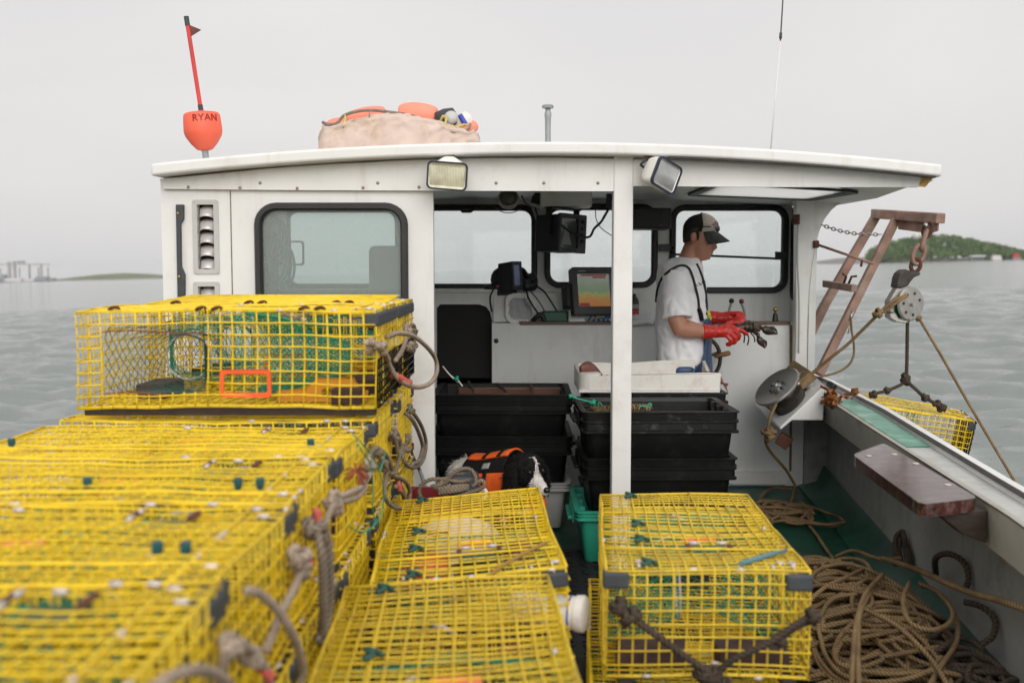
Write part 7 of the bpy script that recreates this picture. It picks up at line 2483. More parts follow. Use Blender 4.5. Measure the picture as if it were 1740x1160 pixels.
MB().tube([P(970, 497, 6.60), P(970, 497, 6.64)], .017, 12).build("tilt_knob", 'displaydark', t, smooth=True)
mb = MB(); obox(mb, WP(-.15, .10, -.02), (.10, .12, .15), rot); mb.build("rear_case", 'displaydark', t, bevel=.01)
# radio and sounder cluster by the mullion
t = thing("fish_finder", "small dark display with a bluish lit strip among black gear by the window post", "display", P(875, 470, 6.72))
cF = P(876, 468, 6.62); rot = Matrix.Rotation(R(40), 3, 'Z') @ Matrix.Rotation(R(-6), 3, 'X')
def WF(x, y, z): return cF + rot @ Vector((x, y, z))
obox(MB(), WF(0, .06, 0), (.085, .14, .185), rot).build("housing", 'displaydark', t, bevel=.008)
obox(MB(), WF(0, -.016, 0), (.085, .012, .185), rot).build("bezel", 'display', t, bevel=.003)
obox(MB(), WF(-.008, -.023, .0), (.045, .003, .135), rot).build("screen", mat('dim_blue_screen', (.05, .06, .10), .2, emit=(.06, .09, .16), estr=.35), t)
mb = MB(); obox(mb, WF(.0, .10, -.105), (.09, .10, .03), rot); mb.build("stand", 'displaydark', t)
o = MB().ball(P(852, 475, 6.78), (.075, .07, .085), 14).box(P(850, 488, 6.78), (.13, .12, .05)).box(P(862, 455, 6.78), (.10, .12, .06)).build("radio", 'displaydark', bevel=.006)
tag(o, "black radio set on the ledge, left of the small lit display", "radio")
rn = random.Random(9)
mb = MB()
for i in range(9):
    mb.ball(P(888 + rn.uniform(-8, 20), 473 + rn.uniform(-10, 15), 6.74 + rn.uniform(-.03, .03)), (rn.uniform(.03, .05), .04, rn.uniform(.03, .05)), 10)
mb.tube(resample(catmull([P(880, 455, 6.72), P(890, 458, 6.68), P(898, 470, 6.66), P(906, 464, 6.68), P(912, 480, 6.68), P(900, 492, 6.7)]), .01), .012, 8)
o = merge_body(mb, "cloth_bundle", 'displaydark', .009, 2)
tag(o, "dark bundle of cables and cloth piled right of the small lit display", "bundle")
mb = MB().ball(P(833, 488, 6.72), (.05, .03, .022), 12).ball(P(845, 484, 6.72), (.03, .02, .016), 10)
o = mb.build("microphone", 'displaydark', smooth='all'); tag(o, "black hand microphone with a red mark lying on the ledge", "microphone")
MB().box(P(846, 486, 6.69), (.028, .006, .008), Matrix.Rotation(R(-12), 3, 'Y')).build("red_mark", 'bottlered', o)
def cable(name, pts, r, m, lab, g="cables in the wheelhouse"):
    o = MB().tube(resample(catmull(pts), .012), r, 6).build(name, m, smooth='all')
    return tag(o, lab, "cable", g)
cable("cable", [P(838, 492, 6.68), P(833, 505, 6.64), P(834, 520, 6.62), P(836, 530, 6.62)], .006, 'cable', "black cord hanging from the microphone down the console edge")
cable("cable", [P(894, 492, 6.66), P(898, 506, 6.60), P(906, 520, 6.60), P(914, 532, 6.60)], .006, 'cable', "thick black cable drooping across the gauge to the green box")
cable("cable", [P(900, 493, 6.68), P(912, 507, 6.66), P(922, 522, 6.64), P(926, 532, 6.64)], .004, 'cable', "thin black cable drooping between gauge and green box")
cable("cable", [P(912, 486, 6.72), P(925, 496, 6.70), P(936, 512, 6.68), P(946, 528, 6.66)], .006, 'cable', "black cable running from the bundle over the green box")
cable("cable", [P(905, 352, 6.9), P(912, 372, 6.9), P(917, 396, 6.9), P(912, 420, 6.9)], .009, 'cablewhite', "pale cable running down the window mullion")
cable("cable", [P(909, 352, 6.88), P(915, 372, 6.88), P(918, 392, 6.88), P(913, 415, 6.88)], .006, 'cable', "dark cable running down the window mullion beside the pale one")
cable("cable", [P(842, 354, 6.9), P(856, 361, 6.9), P(872, 361, 6.9), P(886, 354, 6.9)], .003, 'cablegreen', "thin teal wire sagging under the ceiling left of the mullion")
cable("cable", [P(1012, 354, 6.6), P(1013, 372, 6.6), P(1022, 388, 6.6), P(1045, 404, 6.6)], .003, 'cablegreen', "thin teal wire hanging right of the hanging display")
cable("cable", [P(1036, 350, 6.3), P(1029, 362, 6.1), P(1024, 370, 5.95)], .0035, 'cablegreen', "thin teal wire plugged to the black ceiling cord")
cable("cable", [P(886, 332, 6.3), P(893, 345, 6.3), P(905, 352, 6.4), P(916, 356, 6.5)], .004, 'cable', "black wire looping beside the dome lamp")
o = MB().box(P(916, 342, 6.35), (.10, .06, .05), Matrix.Rotation(R(18), 3, 'Y')).box(P(930, 350, 6.35), (.06, .05, .03), Matrix.Rotation(R(22), 3, 'Y')).box(P(914, 332, 6.35), (.05, .04, .03)).build("speaker_mount", 'displaydark', bevel=.006)
tag(o, "black jointed mount bolted under the ceiling beside the dome lamp", "mount")
o = MB().bb(P(1031, 352, 6.25), P(1041, 330, 6.30)).tube([P(1034, 352, 6.27), P(1032, 362, 6.25)], [.012, .004], 8).build("cord_plug", 'displaydark', bevel=.004)
tag(o, "black plug and cord hanging from the ceiling beside the post", "plug")
o = MB().hexa([P(785, 362, 6.85), P(800, 362, 6.85), P(800, 360, 6.95), P(785, 360, 6.95), P(778, 353, 6.85), P(812, 353, 6.85), P(812, 353, 6.95), P(778, 353, 6.95)]).build("wiper_motor", 'displaydark', bevel=.004)
tag(o, "small black motor box under the top of the port window", "motor")
a_ = P(1060, 353, 6.6); b_2 = P(1141, 389, 6.6)
t = thing("radio_set", "black radio hung under the ceiling right of the post, small buttons on its face", "radio", ((a_ + b_2) / 2))
MB().bb((a_.x, 6.6, b_2.z), (b_2.x, 6.86, a_.z)).build("housing", 'displaydark', t, bevel=.010)
rn = random.Random(5)
for i in range(5):
    for j in range(2):
        MB().box(P(1128 + j * 5, 361 + i * 5, 6.597), (.011, .004, .008)).build("button", 'bumper', t)
MB().box(P(1123, 383, 6.597), (.012, .004, .006)).build("indicator", 'bottlered', t)
# green box, bottle, towel, levers, brass fitting, wheel
o = MB().bb(P(921, 547, 6.62), P(963, 528, 6.74)).build("tackle_box", 'greenbox', bevel=.008)
tag(o, "small dark green box on the counter beside the gauge", "box")
o = MB().tube(catmull([P(905, 545, 6.62), P(912, 538, 6.60), P(920, 534, 6.6), P(925, 545, 6.6)]), .016, 8).build("hand_lamp", 'displaydark', smooth='all')
tag(o, "black cord coil lying between the gauge and the green box", "cord")
rn = random.Random(8)
mb = MB()
for i in range(5):
    u = 1000 + i * 8
    mb.tube(resample(catmull([P(u, 545, 6.64), P(u + 6, 537 + rn.uniform(-3, 3), 6.62), P(u + 14, 540, 6.62), P(u + 20, 545, 6.62)]), .01), .006, 6)
tag(mb.build("cord_bundle", mat('bright_blue_cord', (.012, .15, .42), .5), smooth='all'), "bright blue cords bundled under the chart plotter", "cord")
tag(MB().tube(resample(catmull([P(1008, 541, 6.61), P(1022, 538, 6.60), P(1040, 534, 6.6)]), .01), .005, 6).build("cord_bundle", 'rope_yellow', smooth='all'), "yellow cord lying over the blue cords", "cord")
cb = P(1077, 547, 6.66)
t = thing("bottle", "drink bottle with a red label on the counter right of the post", "bottle", cb)
MB().lathe([(.030, 0), (.034, .006), (.034, .13), (.030, .15), (.014, .175), (.013, .19)], cb, 18).build("body", 'display', t, smooth='all')
MB().lathe([(.0346, .022), (.0348, .024), (.0348, .080), (.0346, .082)], cb, 18).build("label_band", 'bottlered', t, smooth='all')
MB().lathe([(.0346, .090), (.0348, .091), (.0348, .118), (.0346, .120)], cb, 18).build("label_band", 'labelgrey', t, smooth='all')
MB().lathe([(.016, .188), (.016, .206), (.012, .209)], cb, 14).build("bottle_cap", 'whiteplastic', t, smooth='all')
mb = MB()
mb.tube(catmull([P(1068, 548, 6.62), P(1082, 541, 6.60), P(1098, 543, 6.60), P(1112, 540, 6.62), P(1122, 547, 6.64)], k=6), .030, 12, flat=.8)
mb.tube(catmull([P(1074, 549, 6.58), P(1092, 547, 6.57), P(1110, 548, 6.58)], k=6), .020, 10)
o = merge_body(mb, "towel", 'towel', .006, 3, None, lambda c, n_: c + n_ * .008 * noise.noise(c * 22)); tag(o, "crumpled white towel on the counter behind the man", "towel")
t = thing("engine_control", "pair of chrome engine levers, one black knob and one dark red knob", "levers", P(1250, 548, 6.68))
for (u0, u1, v1, m_, nm) in ((1240, 1243, 511, 'displaydark', 0), (1265, 1260, 512, 'ballred', 1)):
    MB().tube(catmull([P(u0, 545, 6.70), P(u0 - .3 * (u0 - u1) + (-2 if nm == 0 else 1), 528, 6.69), P(u1, v1 + 3, 6.68)]), .0085, 8).build("lever", 'steel', t, smooth='all')
    MB().ball(P(u1, v1, 6.68), .0175, 14).build("knob", m_, t, smooth='all')
MB().bb(P(1232, 549, 6.66), P(1272, 544, 6.74)).build("base", 'displaydark', t, bevel=.004)
cb = P(1317, 548, 6.64)
t = thing("brass_fitting", "small brass-topped black fitting on the starboard end of the counter", "fitting", cb)
MB().lathe([(.020, 0), (.020, .012), (.016, .05), (.012, .062)], cb, 14).build("body", 'darksteel', t, smooth='all')
MB().lathe([(.007, .058), (.008, .07), (.014, .080), (.016, .09), (.012, .10), (.004, .105)], cb, 14).build("finial", 'brass', t, smooth='all')
# wheel with its king-spoke grip
cw = P(1196, 609, 6.50); rw = .105
t = thing("steering_wheel", "small dark steering wheel with a wooden knob spoke, half hidden behind the man", "wheel", cw)
MB().tube([cw + Vector((rw * math.cos(a * .1963), -.01, rw * 1.28 * math.sin(a * .1963))) for a in range(32)], .013, 10, closed=True).build("wheel_rim", 'darksteel', t, smooth='all')
for a in (20, 110, 200, 290):
    MB().tube([cw + Vector((0, -.01, 0)), cw + Vector((rw * math.cos(R(a)), -.01, rw * 1.28 * math.sin(R(a))))], .009, 8).build("spoke", 'darksteel', t, smooth='all')
MB().tube([cw + Vector((0, .095, 0)), cw + Vector((0, -.03, 0))], .026, 12).build("hub", 'darksteel', t, smooth='all')
d_ = (P(1243, 598, 6.48) - P(1216, 605, 6.48))
MB().tube([P(1214, 606, 6.48) + d_ * x for x in (0, .12, .35, .7, .92, 1.0)], [.007, .012, .015, .0165, .017, .010], 10).build("grip", mat('worn_wood_grip', (.22, .10, .04), .45, var=.3, vscale=20), t, smooth='all')
# things seen through the port window
t = thing("seat", "grey helm seat seen through the port window glass", "seat", (-.9, 6.3, .0))
MB().bb((P(630, 500, 6.2).x, 6.1, .95), (P(708, 500, 6.2).x, 6.35, P(650, 418, 6.2).z)).build("backrest", 'seatgrey', t, bevel=.035)
MB().bb((P(630, 500, 6.2).x, 5.7, .80), (P(708, 500, 6.2).x, 6.1, .93)).build("cushion", 'seatgrey', t, bevel=.03)
MB().tube([(P(668, 500, 6.2).x, 6.0, .003), (P(668, 500, 6.2).x, 6.0, .80)], .04, 12).build("pedestal", 'darksteel', t)
o = MB().bb((-1.40, 6.78, 1.13), (-.62, 6.98, 1.29)).build("chart_roll_box", 'greytote', bevel=.01); tag(o, "pale box on the ledge seen through the port window", "box")
for i, (u, v) in enumerate(((470, 400), (478, 440))):
    mb = MB()
    for k in range(4):
        c = P(u - 8 + k * 3, v + k * 4, 6.2)
        mb.rope([c + Vector((.05 * math.sin(a * .7854) * (1 + .1 * k), .02 * k, .13 * math.cos(a * .7854))) for a in range(8)], .009, closed=True)
    tag(mb.build("rope_coil", 'rope_green' if i else 'rope_grey', smooth='all'), ["grey rope coil hanging inside the port window", "green rope coil hanging lower inside the port window"][i], "rope coil")
mb = MB().plate(rr_px(489, 409, 516, 451, .02, 6.85), [rr_px(492, 412, 513, 448, .015, 6.85)], xz(6.85), (0, .02, 0))
tag(mb.build("mirror_frame", 'bumper'), "dark square frame hung beside the port forward window", "frame")
# coil of white line on the foredeck, through the windscreen
mb = MB()
rn = random.Random(6)
for k in range(7):
    c = Vector((P(805, 475, 8.3).x + rn.uniform(-.04, .04), 8.3 + rn.uniform(-.05, .05), 1.08 + .035 * k))
    mb.rope([c + Vector((.21 * math.cos(a * .7854), .17 * math.sin(a * .7854), rn.uniform(-.01, .01))) for a in range(8)], .021, closed=True)
tag(mb.build("rope_coil", 'towel', smooth='all'), "coil of thick white line on the foredeck seen through the windscreen", "rope coil")

# ------------------------------------------------------------------ rope coil and bucket between the dog and the traps
YR_ = 4.05
t = thing("crate", "red plastic crate behind the amidships trap with a grey rope coil on it", "crate", (P(760, 850, YR_).x, YR_, .0))
xa, xb = P(690, 850, YR_).x, P(822, 850, YR_).x
zt_c = P(760, 842, YR_).z
mb = ring_loft(MB(), [((xb - xa) / 2 - .03, .15, .012, .02), ((xb - xa) / 2 - .012, .165, zt_c - .05, .02), ((xb - xa) / 2, .18, zt_c - .045, .02), ((xb - xa) / 2, .18, zt_c, .02), ((xb - xa) / 2 - .02, .16, zt_c, .02), ((xb - xa) / 2 - .035, .14, .05, .02)])
mb.v = [(x + (xa + xb) / 2, y + YR_, z) for x, y, z in mb.v]
mb.build("tub", 'redplastic', t, smooth=True)
t = thing("bait_can", "grey dented can with a pale loop handle under the rope coil", "can", P(800, 830, YR_))
ca = P(790, 838, YR_)
MB().bb((ca.x - .055, YR_ - .05, zt_c - .02), (ca.x + .055, YR_ + .07, P(800, 805, YR_).z)).build("can_body", 'bumper', t, bevel=.014)
MB().tube(catmull([P(814, 834, YR_ - .03), P(824, 832, YR_ - .03), P(826, 842, YR_ - .03), P(820, 848, YR_ - .03)]), .008, 8).build("handle", 'whiteplastic', t, smooth='all')
mb = MB(); rn = random.Random(14)
def YQ(u, v, d=0): return P(u, v, YR_ - .05 + d)
for k in range(5):
    j = k * 3
    mb.rope([YQ(732 + j, 836 + k * 2 - 10), YQ(752, 822 - k * 1.5), YQ(775, 815 - k * 2, .04), YQ(800, 813 - k, .08), YQ(812, 818 + k, .10), YQ(800, 828 - k, .02), YQ(775, 834 - k * 2, -.03), YQ(745, 838 - k * 2, -.04)], .0088, closed=False)
mb.rope([YQ(755, 822), YQ(768, 806), YQ(783, 797), YQ(798, 797), YQ(806, 806), YQ(808, 820), YQ(803, 826)], .0088)
mb.rope([YQ(716, 848), YQ(712, 834), YQ(718, 822), YQ(733, 814), YQ(755, 814), YQ(780, 818), YQ(798, 815)], .0088)
mb.rope([YQ(806, 822), YQ(818, 816), YQ(823, 824), YQ(812, 832), YQ(790, 838), YQ(768, 846)], .0088)
mb.rope([YQ(752, 850), YQ(758, 840), YQ(764, 850)], .0088)
tag(mb.build("rope_coil", 'rope_grey', smooth='all'), "grey tan rope coil heaped in front of the dog", "rope coil")
# boathook end and strap hanging on the white wall
t = thing("gaff", "small brown gaff hook with a silver strap hanging beside the wheelhouse opening", "gaff", P(705, 780, YB - .05))
MB().tube(catmull([P(700, 756, YB - .05), P(699, 768, YB - .05), P(706, 785, YB - .05), P(713, 798, YB - .05)]), .008, 8).build("shaft", 'rustdark', t, smooth='all')
MB().box(P(698, 758, YB - .05), (.03, .012, .035)).build("hook", 'rustdark', t, bevel=.006)
MB().tube(catmull([P(713, 798, YB - .05), P(718, 812, YB - .05), P(722, 826, YB - .05), P(729, 843, YB - .05)]), .009, 6, flat=.4).build("strap", 'labelgrey', t, smooth='all')
# white jug lying between the traps
cj = P(966, 1040, 2.72); ej = P(1003, 1040, 2.60)
t = thing("jug", "white plastic jug with a thin blue ring lying between the amidships and starboard traps", "jug", cj)
ax = (Vector((1, -.35, .02))).normalized(); rot = ax.to_track_quat('Z', 'Y').to_matrix()
MB().lathe([(.03, -.17), (.046, -.155), (.047, .0), (.046, .022), (.050, .024), (.051, .044), (.046, .050), (.012, .052)], cj, 24, rot).build("jug_body", 'whiteplastic', t, smooth=True, angle=50)
MB().lathe([(.0475, .006), (.0478, .007), (.0478, .010), (.0475, .011)], cj, 24, rot).build("ring", 'blueline', t, smooth='all')

# ------------------------------------------------------------------ davit, block, hauler
t = thing("davit", "rusty two-legged steel davit leaning out over the starboard rail", "davit", P(1396, 628, 6.3))
def bar(a, b, w_, h_, up=(0, 0, 1)):
    a = Vector(a); b = Vector(b); d = (b - a).normalized(); u_ = Vector(up); s_ = d.cross(u_).normalized(); u2 = s_.cross(d).normalized()
    vs = []
    for p in (a, b):
        for (x, y) in ((-1, -1), (1, -1), (1, 1), (-1, 1)):
            vs.append(p + s_ * (x * w_ / 2) + u2 * (y * h_ / 2))
    return MB().add(vs, [(3, 2, 1, 0), (4, 5, 6, 7), (0, 1, 5, 4), (1, 2, 6, 5), (2, 3, 7, 6), (3, 0, 4, 7)])
YD1, YD2 = 6.25, 6.85
n0 = P(1397, 625, YD1)
_tip = P(1599, 371, 6.05); _tb0 = P(1486, 363, YD2)
n1 = _tb0.lerp(_tip, .36) - ZV * .02
n0 = n0 + (n0 - n1).normalized() * .05
f0, f1 = P(1352, 600, YD2), P(1491, 363, YD2)
fm = P(1399, 520, YD2)
bar(n0, n1, .052, .050, (0, 1, 0)).build("leg", 'rust', t, bevel=.006)
bar(P(1366, 590, YD2), P(1402, 516, YD2), .055, .065, (0, 1, 0)).build("leg_foot", 'rust', t, bevel=.006)
bar(P(1400, 520, YD2), f1, .055, .055, (0, 1, 0)).build("leg", 'rust', t, bevel=.006)
tip = P(1599, 371, 6.05)
tb0 = P(1486, 363, YD2)
bar(tb0, tip, .060, .062).build("crossbar", 'rust', t, bevel=.006)
dd = (tip - n1)
g0 = _tb0.lerp(_tip, .40) - ZV * .030; g1 = _tb0.lerp(_tip, .965) - ZV * .030; gm = _tb0.lerp(_tip, .86) - ZV * .098
mb = MB(); sd_ = dd.cross(ZV).normalized() * .005
vs = [g0 - ZV * .060, gm, g1 - ZV * .045, g1, g0]
mb.add([v + sd_ for v in vs] + [v - sd_ for v in vs], [(0, 1, 2, 3, 4), (9, 8, 7, 6, 5)] + [((i + 1) % 5, i, i + 5, (i + 1) % 5 + 5) for i in range(5)])
mb.build("gusset", 'rust', t, fixn=True)
bar(P(1402, 482, YD2 - .05), P(1452, 490, YD1), .040, .045).build("rung", 'rust', t, bevel=.004)
for (a, b_, c) in (((1434, 481), (1438, 470), (1432, 465)), ((1442, 482), (1447, 470), (1456, 469))):
    MB().tube([P(*a, 6.4), P(*b_, 6.38), P(*c, 6.36)], .008, 6).build("cleat_horn", 'rustdark', t, smooth='all')
MB().tube([P(1449, 528, 6.22), P(1444, 545, 6.2)], .010, 6).build("pin", 'steel', t, smooth='all')
MB().tube([P(1387, 415, 6.50), P(1440, 433, 6.4), P(1484, 448, 6.28)], .0085, 8).build("stay_rod", 'rust', t, smooth='all')
MB().tube([P(1465, 442, 6.3), P(1463, 453, 6.3)], .008, 6).build("stay_pin", 'rustdark', t, smooth='all')
mb = MB().box(P(1386, 415, 6.50), (.035, .05, .05)); mb.build("stay_bracket", 'rustdark', t, bevel=.008)
MB().tube([P(1446, 548, 6.2), P(1444, 555, 6.19), P(1441, 566, 6.18)], .005, 6).build("cotter", 'steel', t, smooth='all')
MB().bb((n0.x - .07, n0.y - .08, ZR + .009), (n0.x + .06, n0.y + .06, ZR + .02)).build("foot_plate", 'rust', t, bevel=.003)
def chain_links(a, b, n, lr, wr, sag, m, parent, name="link", w_=None):
    a = Vector(a); b = Vector(b)
    for i in range(n):
        t0 = (i + .5) / n
        p = a.lerp(b, t0) - ZV * sag * 4 * t0 * (1 - t0)
        d = (b - a) / n - ZV * sag * 4 * (1 - 2 * t0) / n
        L_ = d.length * .5 + wr * 1.1
        d = d.normalized()
        s_ = d.cross(Vector((.3, 1, .2)) if i % 2 else Vector((.2, -.1, 1))).normalized()
        q = []
        for k in range(16):
            an = k / 16 * 2 * math.pi
            cx_ = math.cos(an); q.append(p + d * (cx_ * L_ if abs(cx_) < .6 else math.copysign(L_ * (.6 + (abs(cx_) - .6)), cx_)) + s_ * (math.sin(an) * lr))
        MB().tube(q, wr, 7, closed=True).build(name, m, parent, smooth='all')
t = thing("chain", "thin galvanised chain sagging between the roof knee and the davit leg", "chain", P(1445, 396, 6.4))
chain_links(P(1396, 382, 6.46), P(1497, 398, 6.26), 17, .010, .0035, .022, 'galv', t)
t = thing("chain", "heavy rusty chain and shackle hanging from the davit's tip", "chain", P(1570, 420, 6.0))
YCn = 6.02
ct = [P(1577, 384, YCn), P(1571, 405, YCn), P(1566, 424, YCn), P(1559, 443, YCn), P(1555, 460, YCn)]
for i, (p, L_, lr, wr, m_) in enumerate(((P(1576, 390, YCn), .048, .026, .010, 'rustdark'), (P(1570, 408, YCn), .058, .020, .015, 'rust'), (P(1561, 432, YCn), .062, .032, .014, 'rust'), (P(1556, 451, YCn), .040, .026, .012, 'rustdark'))):
    d = (ct[min(i + 1, 4)] - ct[i]).normalized()
    s_ = d.cross(Vector((0, 1, 0)) if i % 2 == 0 else Vector((.4, 1, .0))).normalized()
    if i == 1: s_ = (s_ * .35 + Vector((0, 1, 0)) * .9).normalized()
    MB().tube([p + d * (math.cos(k / 20 * 6.2832) * L_) + s_ * (math.sin(k / 20 * 6.2832) * lr) for k in range(20)], wr, 9, closed=True).build("link", m_, t, smooth='all')
MB().tube([P(1573, 383, YCn - .05), P(1573, 381, YCn + .05)], .013, 8).build("shackle_bolt", 'steel', t, smooth='all')
# snatch block
cB = P(1541, 516, 6.0)
t = thing("hauling_block", "grey metal hauling block with a green sheave hanging from the rusty chain", "block", cB)
S6 = 6.0 / FPX
rotf = Matrix.Rotation(R(24), 3, 'Z')
def WB(x, y, z): return cB + rotf @ Vector((x, y, z))
MB().tube([WB(0, -.038, 0), WB(0, -.028, 0), WB(0, -.022, 0)], [.096, .104, .100], 30).build("cheek_plate", 'galv', t, smooth=True, angle=30)
MB().tube([WB(-.002, .052, 0), WB(-.002, .062, 0)], [.100, .094], 28).build("cheek_plate", 'galv', t, smooth=True, angle=30)
MB().lathe([(.088, -.022), (.075, -.012), (.060, .004), (.060, .018), (.075, .036), (.088, .046)], WB(0, 0.0, 0), 28, rotf @ Matrix.Rotation(R(-90), 3, 'X')).build("sheave", mat('green_nylon', (.01, .22, .12), .4), t, smooth='all')
MB().tube([WB(0, -.056, 0), WB(0, .07, 0)], .013, 10).build("axle", 'steel', t, smooth=True)
for a in range(6):
    an = R(a * 52 + 20)
    MB().tube([WB(.066 * math.cos(an), -.041, .066 * math.sin(an)), WB(.066 * math.cos(an), -.030, .066 * math.sin(an))], .009, 8).build("rivet", 'darksteel', t, smooth=True)
MB().tube([WB(-.012, -.046, -.088), WB(-.012, -.03, -.088)], .010, 8).build("bolt", 'steel', t, smooth=True)
mb = MB()
q = [P(1512, 545, 6.0), P(1512, 520, 6.0), P(1514, 502, 6.0), P(1522, 490, 6.0), P(1528, 480, 6.0), P(1520, 485, 6.0), P(1523, 466, 6.0), P(1531, 457, 6.0), P(1543, 460, 6.0), P(1559, 464, 6.0), P(1556, 468, 6.0), P(1546, 474, 6.0), P(1542, 484, 6.0), P(1542, 496, 6.0), P(1552, 506, 6.0)]
lp = [(P(u, v, 6.0).x, P(u, v, 6.0).z) for u, v in ((1508, 530), (1507, 512), (1514, 500), (1520, 490), (1526, 478), (1531, 470), (1541, 470), (1542, 482), (1543, 494), (1538, 500), (1527, 504), (1519, 512), (1518, 534))]
mb.plate(lp, [], lambda a, b: (a, 5.97, b), (0, .075, 0)); mb.build("shell", 'galv', t, bevel=.008)
lp = [(P(u, v, 6.0).x, P(u, v, 6.0).z) for u, v in ((1518, 488), (1521, 472), (1524, 464), (1533, 457), (1545, 461), (1560, 463), (1559, 467), (1549, 471), (1543, 478), (1538, 486), (1527, 490))]
MB().plate(lp, [], lambda a, b: (a, 5.955, b), (0, .10, 0)).build("head_strap", 'darksteel', t, bevel=.012)
lp = [(P(u, v, 6.0).x, P(u, v, 6.0).z) for u, v in ((1508, 532), (1519, 530), (1524, 540), (1536, 543), (1542, 545), (1536, 549), (1520, 547), (1508, 539))]
MB().plate(lp, [], lambda a, b: (a, 5.965, b), (0, .085, 0)).build("guard", 'galv', t, bevel=.006)
# ropes of the hauling gear
def rope1(label, pts, r, m, knots=(), name="rope", group=None, **kw):
    mb = MB().rope(pts, r, **kw)
    for (c, kr, sd) in knots: knot(mb, c, kr, r, sd)
    return tag(mb.build(name, m, smooth='all'), label, "rope", group)
rope1("brown hauling rope from the block down to the pot hauler", [P(1540, 500, 5.95), P(1524, 508, 5.93), P(1510, 517, 5.92), P(1496, 530, 5.93), P(1470, 556, 6.0), P(1440, 585, 6.05), P(1410, 609, 6.08), P(1392, 624, 6.1), P(1376, 637, 6.12)], .0105, 'rope_tan',
      [(P(1491, 533, 5.92), .022, 3), (P(1494, 529, 5.92), .018, 4)])
rope1("second strand of the brown rope entering the block", [P(1491, 533, 5.92), P(1506, 528, 5.91), P(1520, 517, 5.91), P(1532, 508, 5.92), P(1541, 503, 5.94)], .0095, 'rope_tan')
rope1("doubled dark rope dropping straight from the block to the hanging trap's bridle", [P(1542, 545, 6.0), P(1541.5, 580, 6.0), P(1541, 615, 6.0), P(1540, 644, 6.0)], .0115, 'rope_dark', [(P(1540, 646, 6.0), .026, 7), (P(1538, 640, 6.0), .018, 8)])
rope1("tan line running from the block out of the picture over the water to starboard", [P(1558, 536, 6.0), P(1566, 548, 6.0), P(1600, 605, 5.95), P(1640, 675, 5.9), P(1690, 760, 5.8), P(1745, 852, 5.7)], .0092, 'rope_tan', [(P(1560, 540, 6.0), .014, 2)])
rope1("brown becket hanging from the davit leg in a long bight", [P(1446, 538, 6.2), P(1447, 560, 6.18), P(1451, 585, 6.15), P(1450, 606, 6.12), P(1441, 621, 6.1), P(1424, 632, 6.1), P(1404, 638, 6.1), P(1394, 640, 6.08)], .0075, 'rope_tan')
# the trap hanging outboard
# hauler on its moulded shelf
t = thing("hauler_shelf", "pale grey moulded shelf box at the forward corner carrying the pot hauler", "shelf", P(1340, 690, 6.2))
fr_ = [P(1282, 686, 6.42), P(1304, 717, 6.0), P(1322, 731, 5.88), P(1330, 728, 5.88), P(1346, 715, 5.88), P(1399, 714, 5.92), P(1401, 655, 5.92), P(1394, 640, 6.0), P(1370, 626, 6.3), P(1350, 622, 6.5)]
zs_ = .80
mb = MB()
# body as a wedge: sloping top, front lip, chamfered underside
T0 = [P(1282, 688, 6.50), P(1322, 722, 5.90), P(1400, 652, 5.90), P(1386, 634, 6.45)]
T0 = [Vector((1.50, 6.56, .665)), Vector((1.545, 5.93, .610)), Vector((1.868, 5.93, .775)), Vector((1.95, 6.56, .80))]
B0 = [Vector((1.55, 6.56, .45)), Vector((1.585, 5.93, .555)), Vector((1.868, 5.93, .555)), Vector((1.95, 6.56, .45))]
T0[0] = P(1281, 686, 6.50); T0[1] = P(1325, 726, 5.92); T0[2] = P(1401, 654, 5.92); T0[3] = P(1376, 628, 6.50)
B0[0] = P(1290, 700, 6.50); B0[1] = P(1326, 731, 5.92); B0[2] = P(1399, 714, 5.92); B0[3] = P(1385, 712, 6.50)
Bm = P(1346, 714, 5.92); Bm2 = P(1330, 712, 6.5)
vs = [T0[0], T0[1], T0[2], T0[3], B0[0], B0[1], Bm, B0[2], B0[3], Bm2]
mb.add(vs, [(0, 1, 2, 3), (1, 5, 6, 7, 2), (5, 4, 9, 6), (6, 9, 8, 7), (2, 7, 8, 3), (0, 4, 5, 1), (0, 3, 8, 9, 4)])
mb.build("shelf_box", 'gel', t, bevel=.022, bseg=4, fixn=True)
up_n = (T0[1] - T0[0]).cross(T0[2] - T0[0]).normalized()
if up_n.z < 0: up_n = -up_n
cs_ = (T0[0] + T0[1] + T0[2] + T0[3]) / 4
t = thing("pot_hauler", "steel-faced pot hauler with two small chromed sheaves on the grey corner shelf", "pot hauler", cs_)
pc = P(1335, 665, 6.10)
mb = MB()
wn_ = (up_n * .3 + Vector((-.1, -.75, .5))).normalized()
# wood and grease bed under the hauler
q = [P(1298, 690, 6.2), P(1318, 705, 6.02), P(1392, 645, 6.02), P(1362, 625, 6.35)]
mb.add([p + up_n * .012 for p in q] + [p + up_n * .075 for p in q], [(3, 2, 1, 0), (4, 5, 6, 7), (0, 1, 5, 4), (1, 2, 6, 5), (2, 3, 7, 6), (3, 0, 4, 7)])
mb.build("bed", 'dirtwood', t, bevel=.006, fixn=True)
pc = P(1320, 657, 6.04)
axh = Vector((-.66, -.24, .72)).normalized()
rh = axh.to_track_quat('Z', 'Y').to_matrix()
MB().lathe([(.02, -.13), (.115, -.115), (.12, -.075), (.09, -.06), (.085, -.026)], pc, 32, rh).build("drum", 'darksteel', t, smooth=True, angle=35)
MB().lathe([(.10, -.026), (.150, -.012), (.158, 0), (.150, .008), (.128, .003), (.06, -.004), (.01, -.006)], pc, 44, rh).build("hauler_plate", 'steel', t, smooth=True, angle=30)
MB().lathe([(.036, -.006), (.034, .006), (.018, .016), (.016, .026), (.006, .028)], pc, 18, rh).build("plate_hub", 'steel', t, smooth=True)
